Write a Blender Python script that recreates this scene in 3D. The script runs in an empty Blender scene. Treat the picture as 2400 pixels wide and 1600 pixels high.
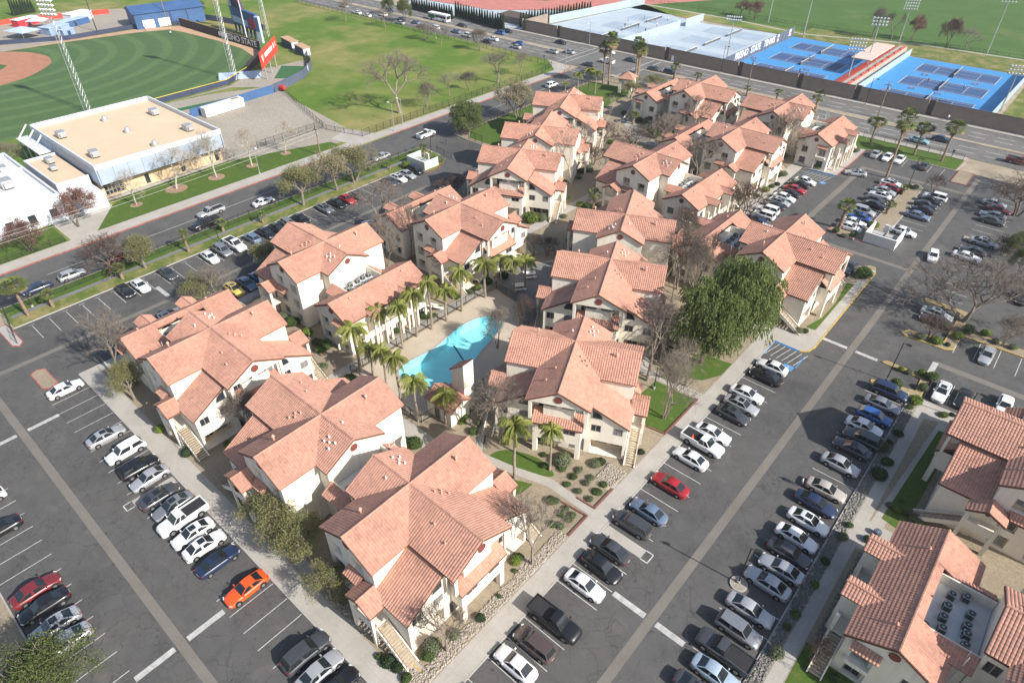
import bpy, bmesh, math, random
from mathutils import Vector, Matrix
R = math.radians
rnd = random.Random(7)
sc = bpy.context.scene
col = sc.collection

# ---------------------------------------------------------------- camera, sky, sun, exposure
cam_d = bpy.data.cameras.new('camera')
cam = bpy.data.objects.new('camera', cam_d); col.objects.link(cam)
cam_d.sensor_width = 36; cam_d.lens = 22.905
cam_d.clip_start = 1; cam_d.clip_end = 5000
cam.location = (0, 0, 64); cam.rotation_euler = (R(51.84), 0, R(41.25))
sc.camera = cam
SUN_AZ, SUN_EL = 6.0, 34.5           # azimuth measured from +X towards +Y
w = bpy.data.worlds.new('World'); sc.world = w; w.use_nodes = True
nt = w.node_tree
sky = nt.nodes.new('ShaderNodeTexSky'); sky.sky_type = 'NISHITA'; sky.sun_disc = False
sky.sun_elevation = R(SUN_EL); sky.sun_rotation = R(90 - SUN_AZ)
sky.dust_density = 1.6; sky.air_density = 1.0; sky.ozone_density = 1.0
nt.links.new(sky.outputs[0], nt.nodes['Background'].inputs[0])
nt.nodes['Background'].inputs[1].default_value = 0.12
sun_d = bpy.data.lights.new('sun', 'SUN'); sun_d.energy = 5.0; sun_d.angle = R(0.53); sun_d.color = (1.0, .955, .89)
sun = bpy.data.objects.new('sun', sun_d); col.objects.link(sun)
sdir = Vector((math.cos(R(SUN_EL))*math.cos(R(SUN_AZ)), math.cos(R(SUN_EL))*math.sin(R(SUN_AZ)), math.sin(R(SUN_EL))))
sun.rotation_euler = sdir.to_track_quat('Z', 'Y').to_euler(); sun.location = (0, 0, 150)
sc.view_settings.view_transform = 'Standard'; sc.view_settings.look = 'None'
sc.view_settings.exposure = 0.5; sc.view_settings.gamma = 1.0; sc.view_settings.use_curve_mapping = False
sc.cycles.max_bounces = 5; sc.cycles.diffuse_bounces = 3; sc.cycles.glossy_bounces = 2
sc.cycles.transparent_max_bounces = 6; sc.cycles.caustics_reflective = False; sc.cycles.caustics_refractive = False

# ---------------------------------------------------------------- materials
MATS = {}
def new_mat(name):
    m = bpy.data.materials.new(name); m.use_nodes = True
    MATS[name] = m
    n = m.node_tree.nodes; b = n['Principled BSDF']
    return m, n, m.node_tree.links, b
def noise_pair(n, l, scale, detail=4, pos=None, rough=.6):
    if pos is None:
        g = n.new('ShaderNodeNewGeometry'); pos = g.outputs['Position']
    t = n.new('ShaderNodeTexNoise'); t.inputs['Scale'].default_value = scale
    t.inputs['Detail'].default_value = detail; t.inputs['Roughness'].default_value = rough
    l.new(pos, t.inputs['Vector']); return t.outputs['Fac'], pos
def ramp(n, l, fac, stops):
    r = n.new('ShaderNodeValToRGB'); l.new(fac, r.inputs[0])
    e = r.color_ramp.elements
    while len(e) < len(stops): e.new(.5)
    for i, (p, c) in enumerate(stops):
        e[i].position = p; e[i].color = (*c, 1) if len(c) == 3 else c
    return r.outputs[0]
def mix(n, l, fac, a, b, mode='MIX'):
    m = n.new('ShaderNodeMix'); m.data_type = 'RGBA'; m.blend_type = mode
    for s, v in ((0, fac), (6, a), (7, b)):
        if isinstance(v, (int, float)): m.inputs[s].default_value = v
        elif isinstance(v, tuple): m.inputs[s].default_value = (*v, 1)
        else: l.new(v, m.inputs[s])
    return m.outputs[2]
def sh(c, k): return tuple(min(1, max(0, x*k)) for x in c)
def M(name, c, rough=.8, var=.12, scale=1.2, bump=0, bscale=20, spec=.3, metal=0, coat=0, c2=None, big=.06):
    """plain procedural surface: base colour varied by two octaves of noise, optional bump"""
    m, n, l, b = new_mat(name)
    f1, pos = noise_pair(n, l, scale, 5); f2, _ = noise_pair(n, l, big, 3, pos)
    ca = ramp(n, l, f1, [(.3, sh(c, 1-var)), (.7, c2 if c2 else sh(c, 1+var))])
    cb = ramp(n, l, f2, [(.35, (1-var*.6,)*3), (.65, (1, 1, 1))])
    l.new(mix(n, l, 1.0, ca, cb, 'MULTIPLY'), b.inputs['Base Color'])
    b.inputs['Roughness'].default_value = rough; b.inputs['Specular IOR Level'].default_value = spec
    b.inputs['Metallic'].default_value = metal
    if coat: b.inputs['Coat Weight'].default_value = coat; b.inputs['Coat Roughness'].default_value = .05
    if bump:
        f3, _ = noise_pair(n, l, bscale, 3, pos)
        bp = n.new('ShaderNodeBump'); bp.inputs['Strength'].default_value = bump; bp.inputs['Distance'].default_value = .05
        l.new(f3, bp.inputs['Height']); l.new(bp.outputs[0], b.inputs['Normal'])
    return m
def asphalt(name, c, crack=.6):
    m, n, l, b = new_mat(name)
    f1, pos = noise_pair(n, l, 9, 6); f2, _ = noise_pair(n, l, .09, 5, pos, .65); f4, _ = noise_pair(n, l, .55, 4, pos)
    ca = ramp(n, l, f1, [(.25, sh(c, .82)), (.75, sh(c, 1.2))])
    cb = ramp(n, l, f2, [(.32, (.72, .72, .73)), (.5, (1, 1, 1)), (.72, (1.0, .97, .93))])
    cc = mix(n, l, 1.0, ca, cb, 'MULTIPLY')
    cd = ramp(n, l, f4, [(.3, (.86, .86, .86)), (.62, (1, 1, 1))]); cc = mix(n, l, 1.0, cc, cd, 'MULTIPLY')
    f7, _ = noise_pair(n, l, 1.1, 3, pos, .4); cc = mix(n, l, 1.0, cc, ramp(n, l, f7, [(.66, (1, 1, 1)), (.76, (.62, .62, .62))]), 'MULTIPLY')      # oil spots
    f8, _ = noise_pair(n, l, .22, 4, pos, .7); cc = mix(n, l, 1.0, cc, ramp(n, l, f8, [(.56, (1, 1, 1)), (.72, (1.28, 1.25, 1.2))]), 'MULTIPLY')     # worn, dusty areas
    # crack network, confined to worn patches
    dn = n.new('ShaderNodeTexNoise'); dn.inputs['Scale'].default_value = .8; l.new(pos, dn.inputs['Vector'])
    wv = n.new('ShaderNodeVectorMath'); wv.operation = 'MULTIPLY_ADD'; l.new(dn.outputs['Color'], wv.inputs[0])
    wv.inputs[1].default_value = (1.6, 1.6, 0); l.new(pos, wv.inputs[2])
    v = n.new('ShaderNodeTexVoronoi'); v.feature = 'DISTANCE_TO_EDGE'; v.inputs['Scale'].default_value = .42; l.new(wv.outputs[0], v.inputs['Vector'])
    v2 = n.new('ShaderNodeTexVoronoi'); v2.feature = 'DISTANCE_TO_EDGE'; v2.inputs['Scale'].default_value = 1.5; l.new(wv.outputs[0], v2.inputs['Vector'])
    k1 = ramp(n, l, v.outputs['Distance'], [(.0, (1, 1, 1)), (.022, (0, 0, 0))])
    k2 = ramp(n, l, v2.outputs['Distance'], [(.0, (.9, .9, .9)), (.065, (0, 0, 0))])
    f3, _ = noise_pair(n, l, .16, 3, pos); msk = ramp(n, l, f3, [(.5, (0, 0, 0)), (.6, (1, 1, 1))])
    f5, _ = noise_pair(n, l, .07, 2, pos); msk2 = ramp(n, l, f5, [(.38, (0, 0, 0)), (.52, (.9, .9, .9))])
    kk = mix(n, l, 1.0, mix(n, l, 1.0, k2, msk, 'MULTIPLY'), mix(n, l, 1.0, k1, msk2, 'MULTIPLY'), 'LIGHTEN')
    kk = mix(n, l, 1.0, kk, (crack,)*3, 'MULTIPLY')
    l.new(mix(n, l, kk, cc, sh(c, .35)), b.inputs['Base Color'])
    b.inputs['Roughness'].default_value = .85; b.inputs['Specular IOR Level'].default_value = .25
    bp = n.new('ShaderNodeBump'); bp.inputs['Strength'].default_value = .25; bp.inputs['Distance'].default_value = .02
    l.new(f1, bp.inputs['Height']); l.new(bp.outputs[0], b.inputs['Normal'])
    return m
def grass(name, g1, g2, dry, dryamt=.5, scale=.12):
    m, n, l, b = new_mat(name)
    f1, pos = noise_pair(n, l, 6, 6, None, .75); f2, _ = noise_pair(n, l, scale, 5, pos, .6); f3, _ = noise_pair(n, l, scale*4, 4, pos)
    ca = ramp(n, l, f1, [(.3, g1), (.7, g2)])
    k = ramp(n, l, f2, [(dryamt, (0, 0, 0)), (dryamt+.22, (.85, .85, .85))])
    cc = mix(n, l, k, ca, dry)
    cd = ramp(n, l, f3, [(.3, (.8, .85, .75)), (.7, (1.08, 1.05, 1.0))])
    l.new(mix(n, l, 1.0, cc, cd, 'MULTIPLY'), b.inputs['Base Color'])
    b.inputs['Roughness'].default_value = .95; b.inputs['Specular IOR Level'].default_value = .1
    bp = n.new('ShaderNodeBump'); bp.inputs['Strength'].default_value = .6; bp.inputs['Distance'].default_value = .06
    f6, _ = noise_pair(n, l, 14, 3, pos); l.new(f6, bp.inputs['Height']); l.new(bp.outputs[0], b.inputs['Normal'])
    return m
def concrete(name, c, joint=1.5):
    m, n, l, b = new_mat(name)
    f1, pos = noise_pair(n, l, 5, 6); f2, _ = noise_pair(n, l, .3, 4, pos)
    ca = ramp(n, l, f1, [(.25, sh(c, .9)), (.75, sh(c, 1.07))]); cb = ramp(n, l, f2, [(.3, (.84, .83, .81)), (.65, (1, 1, 1))])
    cc = mix(n, l, 1.0, ca, cb, 'MULTIPLY')
    if joint:
        s = n.new('ShaderNodeSeparateXYZ'); l.new(pos, s.inputs[0]); tot = None
        for ax in (0, 1):
            d = n.new('ShaderNodeMath'); d.operation = 'PINGPONG'; l.new(s.outputs[ax], d.inputs[0]); d.inputs[1].default_value = joint/2
            r_ = ramp(n, l, d.outputs[0], [(0, (1, 1, 1)), (.022, (0, 0, 0))])
            tot = r_ if tot is None else mix(n, l, 1.0, tot, r_, 'LIGHTEN')
        cc = mix(n, l, mix(n, l, 1.0, tot, (.45,)*3, 'MULTIPLY'), cc, sh(c, .55))
    l.new(cc, b.inputs['Base Color']); b.inputs['Roughness'].default_value = .9; b.inputs['Specular IOR Level'].default_value = .2
    return m
def tile_mat(name, c):
    m, n, l, b = new_mat(name)
    g = n.new('ShaderNodeNewGeometry'); pos = g.outputs['Position']
    v = n.new('ShaderNodeTexVoronoi'); v.inputs['Scale'].default_value = 3.0; l.new(pos, v.inputs['Vector'])
    f2, _ = noise_pair(n, l, .25, 4, pos); f1, _ = noise_pair(n, l, 12, 4, pos)
    s = n.new('ShaderNodeSeparateColor'); l.new(v.outputs['Color'], s.inputs[0])
    ca = ramp(n, l, s.outputs[0], [(0, sh(c, .86)), (.5, c), (1, (c[0]*1.12, c[1]*1.1, c[2]*1.08))])
    cb = ramp(n, l, f2, [(.28, (.78, .77, .78)), (.5, (.97, .96, .96)), (.72, (1.05, 1.04, 1.03))]); cc = ramp(n, l, f1, [(.3, (.92,)*3), (.7, (1.05,)*3)])
    oi = n.new('ShaderNodeObjectInfo'); rr = ramp(n, l, oi.outputs['Random'], [(0, (.93, .95, .96)), (1, (1.05, 1.02, 1.0))])
    l.new(mix(n, l, 1.0, mix(n, l, 1.0, mix(n, l, 1.0, ca, cb, 'MULTIPLY'), cc, 'MULTIPLY'), rr, 'MULTIPLY'), b.inputs['Base Color'])
    b.inputs['Roughness'].default_value = .82; b.inputs['Specular IOR Level'].default_value = .25
    return m
def stucco(name, c):
    m, n, l, b = new_mat(name)
    g = n.new('ShaderNodeNewGeometry'); pos = g.outputs['Position']
    vm = n.new('ShaderNodeVectorMath'); vm.operation = 'MULTIPLY'; l.new(pos, vm.inputs[0]); vm.inputs[1].default_value = (1.8, 1.8, .12)
    f1, _ = noise_pair(n, l, 1.0, 5, vm.outputs[0]); f2, _ = noise_pair(n, l, .35, 4, pos); f3, _ = noise_pair(n, l, 26, 3, pos)
    ca = ramp(n, l, f1, [(.3, sh(c, .88)), (.5, c), (.75, sh(c, 1.03))]); cb = ramp(n, l, f2, [(.3, (.93, .92, .90)), (.65, (1, 1, 1))])
    l.new(mix(n, l, 1.0, ca, cb, 'MULTIPLY'), b.inputs['Base Color']); b.inputs['Roughness'].default_value = .92; b.inputs['Specular IOR Level'].default_value = .15
    bp = n.new('ShaderNodeBump'); bp.inputs['Strength'].default_value = .25; bp.inputs['Distance'].default_value = .03; l.new(f3, bp.inputs['Height']); l.new(bp.outputs[0], b.inputs['Normal'])
    return m
def leaf_mat(name, c, c2, trans=.25):
    m, n, l, b = new_mat(name)
    f1, pos = noise_pair(n, l, 1.1, 3); f2, _ = noise_pair(n, l, 7, 2, pos)
    oi = n.new('ShaderNodeObjectInfo'); hv = n.new('ShaderNodeHueSaturation'); 
    mr = n.new('ShaderNodeMapRange'); l.new(oi.outputs['Random'], mr.inputs[0]); mr.inputs[3].default_value = .82; mr.inputs[4].default_value = 1.15
    l.new(mr.outputs[0], hv.inputs['Value'])
    l.new(mix(n, l, .5, ramp(n, l, f1, [(.3, c), (.7, c2)]), ramp(n, l, f2, [(.35, c), (.65, c2)])), hv.inputs['Color'])
    l.new(hv.outputs[0], b.inputs['Base Color'])
    b.inputs['Roughness'].default_value = .6; b.inputs['Specular IOR Level'].default_value = .25
    t = n.new('ShaderNodeBsdfTranslucent'); l.new(hv.outputs[0], t.inputs[0]); ms = n.new('ShaderNodeMixShader'); ms.inputs[0].default_value = trans
    l.new(b.outputs[0], ms.inputs[1]); l.new(t.outputs[0], ms.inputs[2]); l.new(ms.outputs[0], n['Material Output'].inputs[0])
    return m

asphalt('asphalt', (.105, .102, .098)); asphalt('street_asphalt', (.115, .112, .107), .4); asphalt('avenue_asphalt', (.17, .163, .152), .4)
concrete('sidewalk', (.43, .40, .355)); concrete('kerb', (.42, .40, .37), 0); concrete('swale', (.195, .178, .155), 0)
concrete('pool_deck', (.52, .44, .34), 0); concrete('path_asphalt', (.2, .2, .2), 0)
M('soil', (.315, .26, .185), .95, .22, 5.0, .6, 14, .1, big=.25); M('dry_earth', (.36, .30, .22), .95, .22, .3, .3, 4, .1)
M('gravel_lot', (.36, .32, .265), .95, .22, 2.2, .3, 9, .1, big=.05)
grass('lawn', (.06, .105, .02), (.10, .16, .035), (.20, .17, .07), .56, .5)
grass('field_lawn', (.085, .15, .025), (.14, .22, .04), (.30, .255, .11), .44, .03)
grass('park_lawn', (.065, .125, .035), (.095, .17, .05), (.18, .17, .08), .58, .02)
grass('verge_lawn', (.09, .125, .03), (.15, .19, .05), (.30, .25, .12), .42, .25)
M('line_paint', (.55, .55, .53), .8, .25, 2.5); M('bar_paint', (.46, .45, .43), .85, .25, 1.6); M('red_paint', (.36, .12, .10), .75, .3, 2); M('edging_brick', (.19, .085, .07), .85, .25, 5); M('yellow_paint', (.52, .37, .10), .75, .3, 2); M('blue_paint', (.10, .28, .55), .6, .2, 3)
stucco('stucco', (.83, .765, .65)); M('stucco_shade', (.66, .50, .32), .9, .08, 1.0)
M('white_trim', (.80, .76, .68), .7, .05); M('brown_trim', (.16, .075, .05), .6, .15); M('medallion', (.20, .055, .045), .6, .12, 4)
tile_mat('roof_tile', (.495, .272, .20)); M('roof_under', (.34, .15, .10), .9)
M('glass', (.035, .04, .05), .06, .25, .8, spec=.6); M('glass_blind', (.22, .22, .22), .12, .2, 3.0, spec=.5)
M('window_frame', (.42, .38, .32), .5, .05); M('dark_gap', (.05, .042, .036), .9, .2); M('red_panel', (.16, .04, .035), .7, .15, 2)
M('deck_white', (.72, .70, .66), .8, .1, .8); M('ac_metal', (.40, .39, .36), .5, .15, 3); M('ac_dark', (.06, .09, .09), .6, .3, 2)
M('black_iron', (.025, .027, .025), .5, .1); M('galv', (.45, .46, .46), .4, .1, 2, metal=.4); M('white_metal', (.75, .75, .74), .4, .06)
M('wood_stair', (.52, .43, .31), .85, .2, 2.5); M('copper_vent', (.62, .36, .27), .5, .1); M('vent_white', (.8, .78, .74), .5, .1)

# ---------------------------------------------------------------- mesh helpers
class MB:
    def __init__(s): s.v = []; s.f = []
    def face(s, pts):
        i = len(s.v); s.v += [tuple(p) for p in pts]; s.f.append(tuple(range(i, i+len(pts)))); return s
    def box(s, x0, x1, y0, y1, z0, z1):
        x0, x1 = min(x0, x1), max(x0, x1); y0, y1 = min(y0, y1), max(y0, y1)
        i = len(s.v)
        s.v += [(x0,y0,z0),(x1,y0,z0),(x1,y1,z0),(x0,y1,z0),(x0,y0,z1),(x1,y0,z1),(x1,y1,z1),(x0,y1,z1)]
        s.f += [(i,i+3,i+2,i+1),(i+4,i+5,i+6,i+7),(i,i+1,i+5,i+4),(i+1,i+2,i+6,i+5),(i+2,i+3,i+7,i+6),(i+3,i,i+4,i+7)]
        return s
    def prism(s, poly, z0, z1):
        a = sum(poly[i][0]*poly[(i+1) % len(poly)][1]-poly[(i+1) % len(poly)][0]*poly[i][1] for i in range(len(poly)))
        if a < 0: poly = poly[::-1]
        n = len(poly); i = len(s.v)
        s.v += [(x, y, z0) for x, y in poly]+[(x, y, z1) for x, y in poly]
        s.f += [tuple(range(i+n, i+2*n)), tuple(range(i+n-1, i-1, -1))]
        s.f += [(i+k, i+(k+1) % n, i+n+(k+1) % n, i+n+k) for k in range(n)]
        return s
    def tube(s, p0, p1, r0, r1, n=8, caps=True):
        p0 = Vector(p0); p1 = Vector(p1); d = (p1-p0)
        if d.length < 1e-6: return s
        q = d.to_track_quat('Z', 'Y'); i = len(s.v)
        for p, r in ((p0, r0), (p1, r1)):
            for k in range(n):
                a = 2*math.pi*k/n; s.v.append(tuple(p+q @ Vector((r*math.cos(a), r*math.sin(a), 0))))
        s.f += [(i+k, i+(k+1) % n, i+n+(k+1) % n, i+n+k) for k in range(n)]
        if caps: s.f += [tuple(range(i+n-1, i-1, -1)), tuple(range(i+n, i+2*n))]
        return s
    def bar(s, p0, p1, wd, ht):
        """rectangular beam from p0 to p1"""
        p0 = Vector(p0); p1 = Vector(p1); d = (p1-p0).normalized()
        sd = d.cross(Vector((0, 0, 1)))
        sd = sd.normalized()*wd/2 if sd.length > 1e-4 else Vector((wd/2, 0, 0))
        up = sd.cross(d).normalized()*ht/2; i = len(s.v)
        for p in (p0, p1):
            for a, b in ((-1,-1),(1,-1),(1,1),(-1,1)): s.v.append(tuple(p+sd*a+up*b))
        s.f += [(i,i+1,i+2,i+3),(i+7,i+6,i+5,i+4)]+[(i+k, i+4+k, i+4+(k+1) % 4, i+(k+1) % 4) for k in range(4)]
        return s
    def mesh(s, name, mat, smooth=False):
        me = bpy.data.meshes.new(name); me.from_pydata(s.v, [], s.f)
        if mat: me.materials.append(MATS[mat] if isinstance(mat, str) else mat)
        if smooth: me.polygons.foreach_set('use_smooth', [True]*len(me.polygons))
        me.update(); return me
    def build(s, name, mat, parent=None, smooth=False, loc=None):
        return link(name, s.mesh(name, mat, smooth), parent, loc)
def link(name, me, parent=None, loc=None, rz=0, scl=None):
    o = bpy.data.objects.new(name, me); col.objects.link(o)
    if parent: o.parent = parent
    if loc: o.location = loc
    if rz: o.rotation_euler.z = rz
    if scl: o.scale = scl
    return o
def tag(o, label=None, cat=None, group=None, kind=None):
    if label: o['label'] = label
    if cat: o['category'] = cat
    if group: o['group'] = group
    if kind: o['kind'] = kind
    return o
def empty(name, loc=(0, 0, 0), rz=0): return link(name, None, None, loc, rz)
def copy_tree(o, parent=None):
    c = o.copy(); col.objects.link(c)
    if parent is not None: c.parent = parent
    for ch in KIDS.get(o.name, ()): copy_tree(ch, c)
    return c
KIDS = {}
def index_kids(root):
    KIDS[root.name] = list(root.children)
    for ch in root.children: index_kids(ch)
def struct(name, mb, mat): return tag(mb.build(name, mat), kind='structure')
def sheet(name, poly, z, mat):
    m = MB(); a = sum(poly[i][0]*poly[(i+1) % len(poly)][1]-poly[(i+1) % len(poly)][0]*poly[i][1] for i in range(len(poly)))
    if a < 0: poly = poly[::-1]
    m.face([(x, y, z) for x, y in poly]); return struct(name, m, mat)
def rect(x0, x1, y0, y1): return [(x0, y0), (x1, y0), (x1, y1), (x0, y1)]
def slab(name, poly, z0, z1, mat): return struct(name, MB().prism(poly, z0, z1), mat)
def blob(pts, n=6):
    """closed Catmull-Rom outline"""
    out = []; k = len(pts)
    for i in range(k):
        p0, p1, p2, p3 = (Vector(pts[(i+j-1) % k]) for j in range(4))
        for t in (q/n for q in range(n)):
            out.append(tuple(.5*((2*p1)+(p2-p0)*t+(2*p0-5*p1+4*p2-p3)*t*t+(3*p1-p0-3*p2+p3)*t**3)))
    return out
# ---------------------------------------------------------------- the ground and its surfaces
def ring(name, outer, inner, z, mat):
    """flat sheet with a hole, bridged by matching angles"""
    bm = bmesh.new(); cx = sum(p[0] for p in inner)/len(inner); cy = sum(p[1] for p in inner)/len(inner)
    o = [bm.verts.new((x, y, z)) for x, y in outer]; i = [bm.verts.new((x, y, z)) for x, y in inner]
    e = [bm.edges.new((q[k], q[(k+1) % len(q)])) for q in (o, i) for k in range(len(q))]
    bmesh.ops.triangle_fill(bm, use_beauty=True, use_dissolve=False, edges=e)
    for f in bm.faces:
        if f.normal.z < 0: f.normal_flip()
    me = bpy.data.meshes.new(name); bm.to_mesh(me); bm.free(); me.materials.append(MATS[mat])
    return tag(link(name, me), kind='structure')
ring0 = ring
POOLBOX = rect(-64, -52, 42, 66)

lot = ring0('parking_lot', rect(-116.8, 95, -75, 181), POOLBOX, 0, 'asphalt')
ring0('ground', rect(-1500, 1200, -700, 1800), POOLBOX, -.06, 'dry_earth')
sheet('street', rect(-136.6, -124.6, -130, 191), 0, 'street_asphalt')
avenue = sheet('avenue', rect(-520, 130, 190.8, 214.8), .004, 'avenue_asphalt')
K = .12
def part_sheet(name, poly, z, mat, parent):
    m = MB(); a = sum(poly[i][0]*poly[(i+1) % len(poly)][1]-poly[(i+1) % len(poly)][0]*poly[i][1] for i in range(len(poly)))
    m.face([(x, y, z) for x, y in (poly if a > 0 else poly[::-1])]); return m.build(name, mat, parent)
_lm = {}
def pline(x0, y0, x1, y1, wd=.085, z=.008, mat='line_paint', name='parking_line', parent=None):
    L = math.hypot(x1-x0, y1-y0); key = (round(L, 2), wd, mat)
    if key not in _lm:
        _lm[key] = MB().face([(0, -wd/2, 0), (L, -wd/2, 0), (L, wd/2, 0), (0, wd/2, 0)]).mesh(name, mat)
    return link(name, _lm[key], parent or lot, (x0, y0, z), math.atan2(y1-y0, x1-x0))
def kerb(pts, mat='kerb', wd=.16, z1=K+.012, name='kerb', closed=False):
    m = MB(); q = pts+[pts[0]] if closed else pts
    for a, b in zip(q[:-1], q[1:]): m.bar((*a, z1/2-.01), (*b, z1/2-.01), wd, z1+.02)
    return struct(name, m, mat)
# swales (concrete drainage strips) ------------------------------------------------
for a in (rect(-116, 60, 2.2, 3.15), ): sheet('drainage_strip', a, .005, 'swale')
sheet('drainage_strip', rect(-12.9, -11.9, 3.15, 178.5), .005, 'swale')
sheet('drainage_strip', rect(-106.5, -105.5, 3.15, 92), .006, 'swale')
sheet('drainage_strip', rect(-35.3, -34.1, 124, 168.5), .005, 'swale')
sheet('drainage_strip', rect(-34.1, -13, 167.3, 168.5), .005, 'swale')
sheet('drainage_strip', rect(-34.1, -13, 125, 126), .006, 'swale')
sheet('drainage_strip', rect(-1.5, 60, 99.2, 100.4), .005, 'swale')
# bay lines ------------------------------------------------------------------------
for k in range(27): 
    if not 17 <= k <= 17: pline(-95.6+k*2.65, 7.35, -95.6+k*2.65, 12.45)
for k in range(24): pline(-92.4+k*2.8, -7.2, -92.4+k*2.8, -1.9)
for k in range(25): pline(-22.35, 13.6+k*2.77, -17.15, 13.6+k*2.77)
for k in range(26): pline(-7.7, 22.1+k*2.8, -2.45, 22.1+k*2.8) if k < 25 else None
for k in range(32):
    y = 12.5+k*2.62
    if y < 96: pline(-115.6, y, -110.7, y); pline(-116.0, y-.45, -116.0, y+.45)
for k in range(27): 
    if k > 2: pline(-102.2, 14+k*2.7, -97.4, 14+k*2.7)
for k in range(12): pline(-44.6-.05*k, 126.5+k*2.7, -39.6, 126.5+k*2.7)
for k in range(10): pline(-28.8, 138.6+k*2.65, -23.8, 138.6+k*2.65)
for k in range(9): pline(-19.9, 140.5+k*2.65, -14.9, 140.5+k*2.65)
for k in range(7): pline(-36.5+k*2.8, 174.6, -36.5+k*2.8, 179.6)
for k in range(10): pline(-3+k*2.75+2.2, 90.9, -3+k*2.75+2.2, 96); pline(-.3+k*2.8, 104.3, -.3+k*2.8, 109.8)
for k in range(9): pline(-7.7, 120+k*2.8, -2.4, 120+k*2.8)
for k in range(9): pline(-7.7, 148+k*2.8, -2.4, 148+k*2.8)
for x in (-46.3, -90.2):                        # broad concrete bars across the aisle
    for y0, y1 in ((-1.95, 2.0), (3.35, 7.3)): part_sheet('aisle_bar', rect(x-.33, x+.33, y0, y1), .009, 'bar_paint', lot)
for y in (35.75, 94.65):
    for x0, x1 in ((-16.95, -13.05), (-11.75, -8.5)): part_sheet('aisle_bar', rect(x0, x1, y-.33, y+.33), .009, 'bar_paint', lot)
for x0, x1, y0, y1 in ((-111.5, -107, 31.0, 31.7), (-105, -98, 60.6, 61.2), (-111.5, -107, 60.6, 61.2), (-2, -1.2, 94.5, 100)):
    part_sheet('aisle_bar', rect(x0, x1, y0, y1), .009, 'bar_paint', lot)
# concrete pads with outlined end squares between bays
for x0, x1, y0, y1 in ((-22.3, -17.1, 41.2, 42.55), ): 
    part_sheet('concrete_pad', rect(x0, x1, y0, y1), .011, 'sidewalk', lot)
    for a in ((x1, y0, x1+.9, y0), (x1, y1, x1+.9, y1), (x1+.9, y0, x1+.9, y1)): pline(*a, wd=.12)
part_sheet('concrete_pad', rect(-67.75, -66.65, 7.3, 12.4), .011, 'sidewalk', lot)
for a in ((-67.75, 7.2, -67.75, 6.3), (-66.65, 7.2, -66.65, 6.3), (-67.75, 6.3, -66.65, 6.3)): pline(*a, wd=.12)
# blue accessible bays with hatching and wheelchair squares
for k in range(6): pline(-22.2+k*.9, 84.9, -21.4+k*.9, 88.6, wd=.1)
for a in ((-22.3, 84.8, -22.3, 88.9), (-22.3, 88.75, -18.4, 88.75), (-17.2, 84.6, -17.2, 88.2)): pline(*a, wd=.16, mat='blue_paint', z=.010)
part_sheet('accessible_symbol', rect(-18.9, -17.4, 83.3, 84.6), .011, 'blue_paint', lot)
def wheelchair(x, y, s):
    m = MB(); z = .0155
    c = [(x+.28*s*math.cos(2*math.pi*k/14), y+.28*s*math.sin(2*math.pi*k/14)-.1*s) for k in range(14)]
    for k in range(14):
        if 3 < k < 6: continue
        a, b = c[k], c[(k+1) % 14]; ix, iy = x, y-.1*s
        m.face([(a[0], a[1], z), (b[0], b[1], z), (ix+(b[0]-ix)*.72, iy+(b[1]-iy)*.72, z), (ix+(a[0]-ix)*.72, iy+(a[1]-iy)*.72, z)])
    for x0, x1, y0, y1 in ((-.1, 0, -.02, .36), (-.06, .04, .4, .52), (0, .22, -.02, .06), (.18, .27, -.34, 0), (.27, .38, -.34, -.27)):
        m.face([(x+u*s, y+v*s, z) for u, v in ((x0, y0), (x1, y0), (x1, y1), (x0, y1))])
    return m.build('wheelchair_mark', 'line_paint', lot)
wheelchair(-18.15, 83.95, 1.05)
for k in range(6): pline(-43.4+k*.85, 153.9, -42.7+k*.85, 157.3, wd=.1)
for a in ((-43.9, 157.3, -38, 157.95), (-43.9, 153.6, -43.9, 157.2)): pline(*a, wd=.16, mat='blue_paint', z=.010)
part_sheet('accessible_symbol', rect(-39.6, -38.2, 152.2, 153.5), .011, 'blue_paint', lot); wheelchair(-38.9, 152.85, 1)
# ---------------------------------------------------------------- courtyard plot with the apartments
PLOT = [(-97, 12.6), (-22.45, 12.6), (-22.4, 88.9), (-18.4, 88.9), (-17.3, 89.6), (-16.9, 91.5), (-16.95, 120.3), (-17.6, 122.2), (-18.6, 122.2), (-20, 120.8),
        (-20.2, 115), (-35, 115), (-44.9, 118), (-44.8, 125.6), (-45.4, 142), (-45.9, 158.3), (-44, 158.3), (-37.9, 158.6), (-37.8, 172), (-38, 179), (-36.5, 180), (-17.5, 180.3),
        (-17, 187), (-17.2, 190.7), (-118, 190.7), (-122, 187), (-124.5, 181), (-124.5, 118.5), (-119.5, 117.6), (-113.3, 117.6), (-107, 113), (-101.8, 101), (-97.2, 90)]
kerb(PLOT[:2]+PLOT[1:3]); kerb([PLOT[-1], PLOT[0]]); kerb(PLOT[9:17]); kerb(PLOT[20:24]); kerb(PLOT[-6:])
kerb(PLOT[2:4], 'blue_paint'); kerb(PLOT[3:9], 'yellow_paint', .2); kerb(PLOT[17:20], 'red_paint', .2); kerb(PLOT[16:18], 'blue_paint', .2)
def walk(name, poly, mat='sidewalk', z=K+.016): return sheet(name, poly, z, mat)
walk('sidewalk', rect(-97, -22.5, 12.68, 15.1)); walk('sidewalk', rect(-24.75, -22.55, 15.1, 84)); walk('sidewalk', rect(-24.75, -22.5, 84, 88.8))
walk('sidewalk', [(-24.75, 88.9), (-18.5, 88.98), (-17.4, 89.7), (-17.05, 91.5), (-17.1, 121), (-18.5, 121), (-18.5, 96), (-24.75, 92)])
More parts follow.
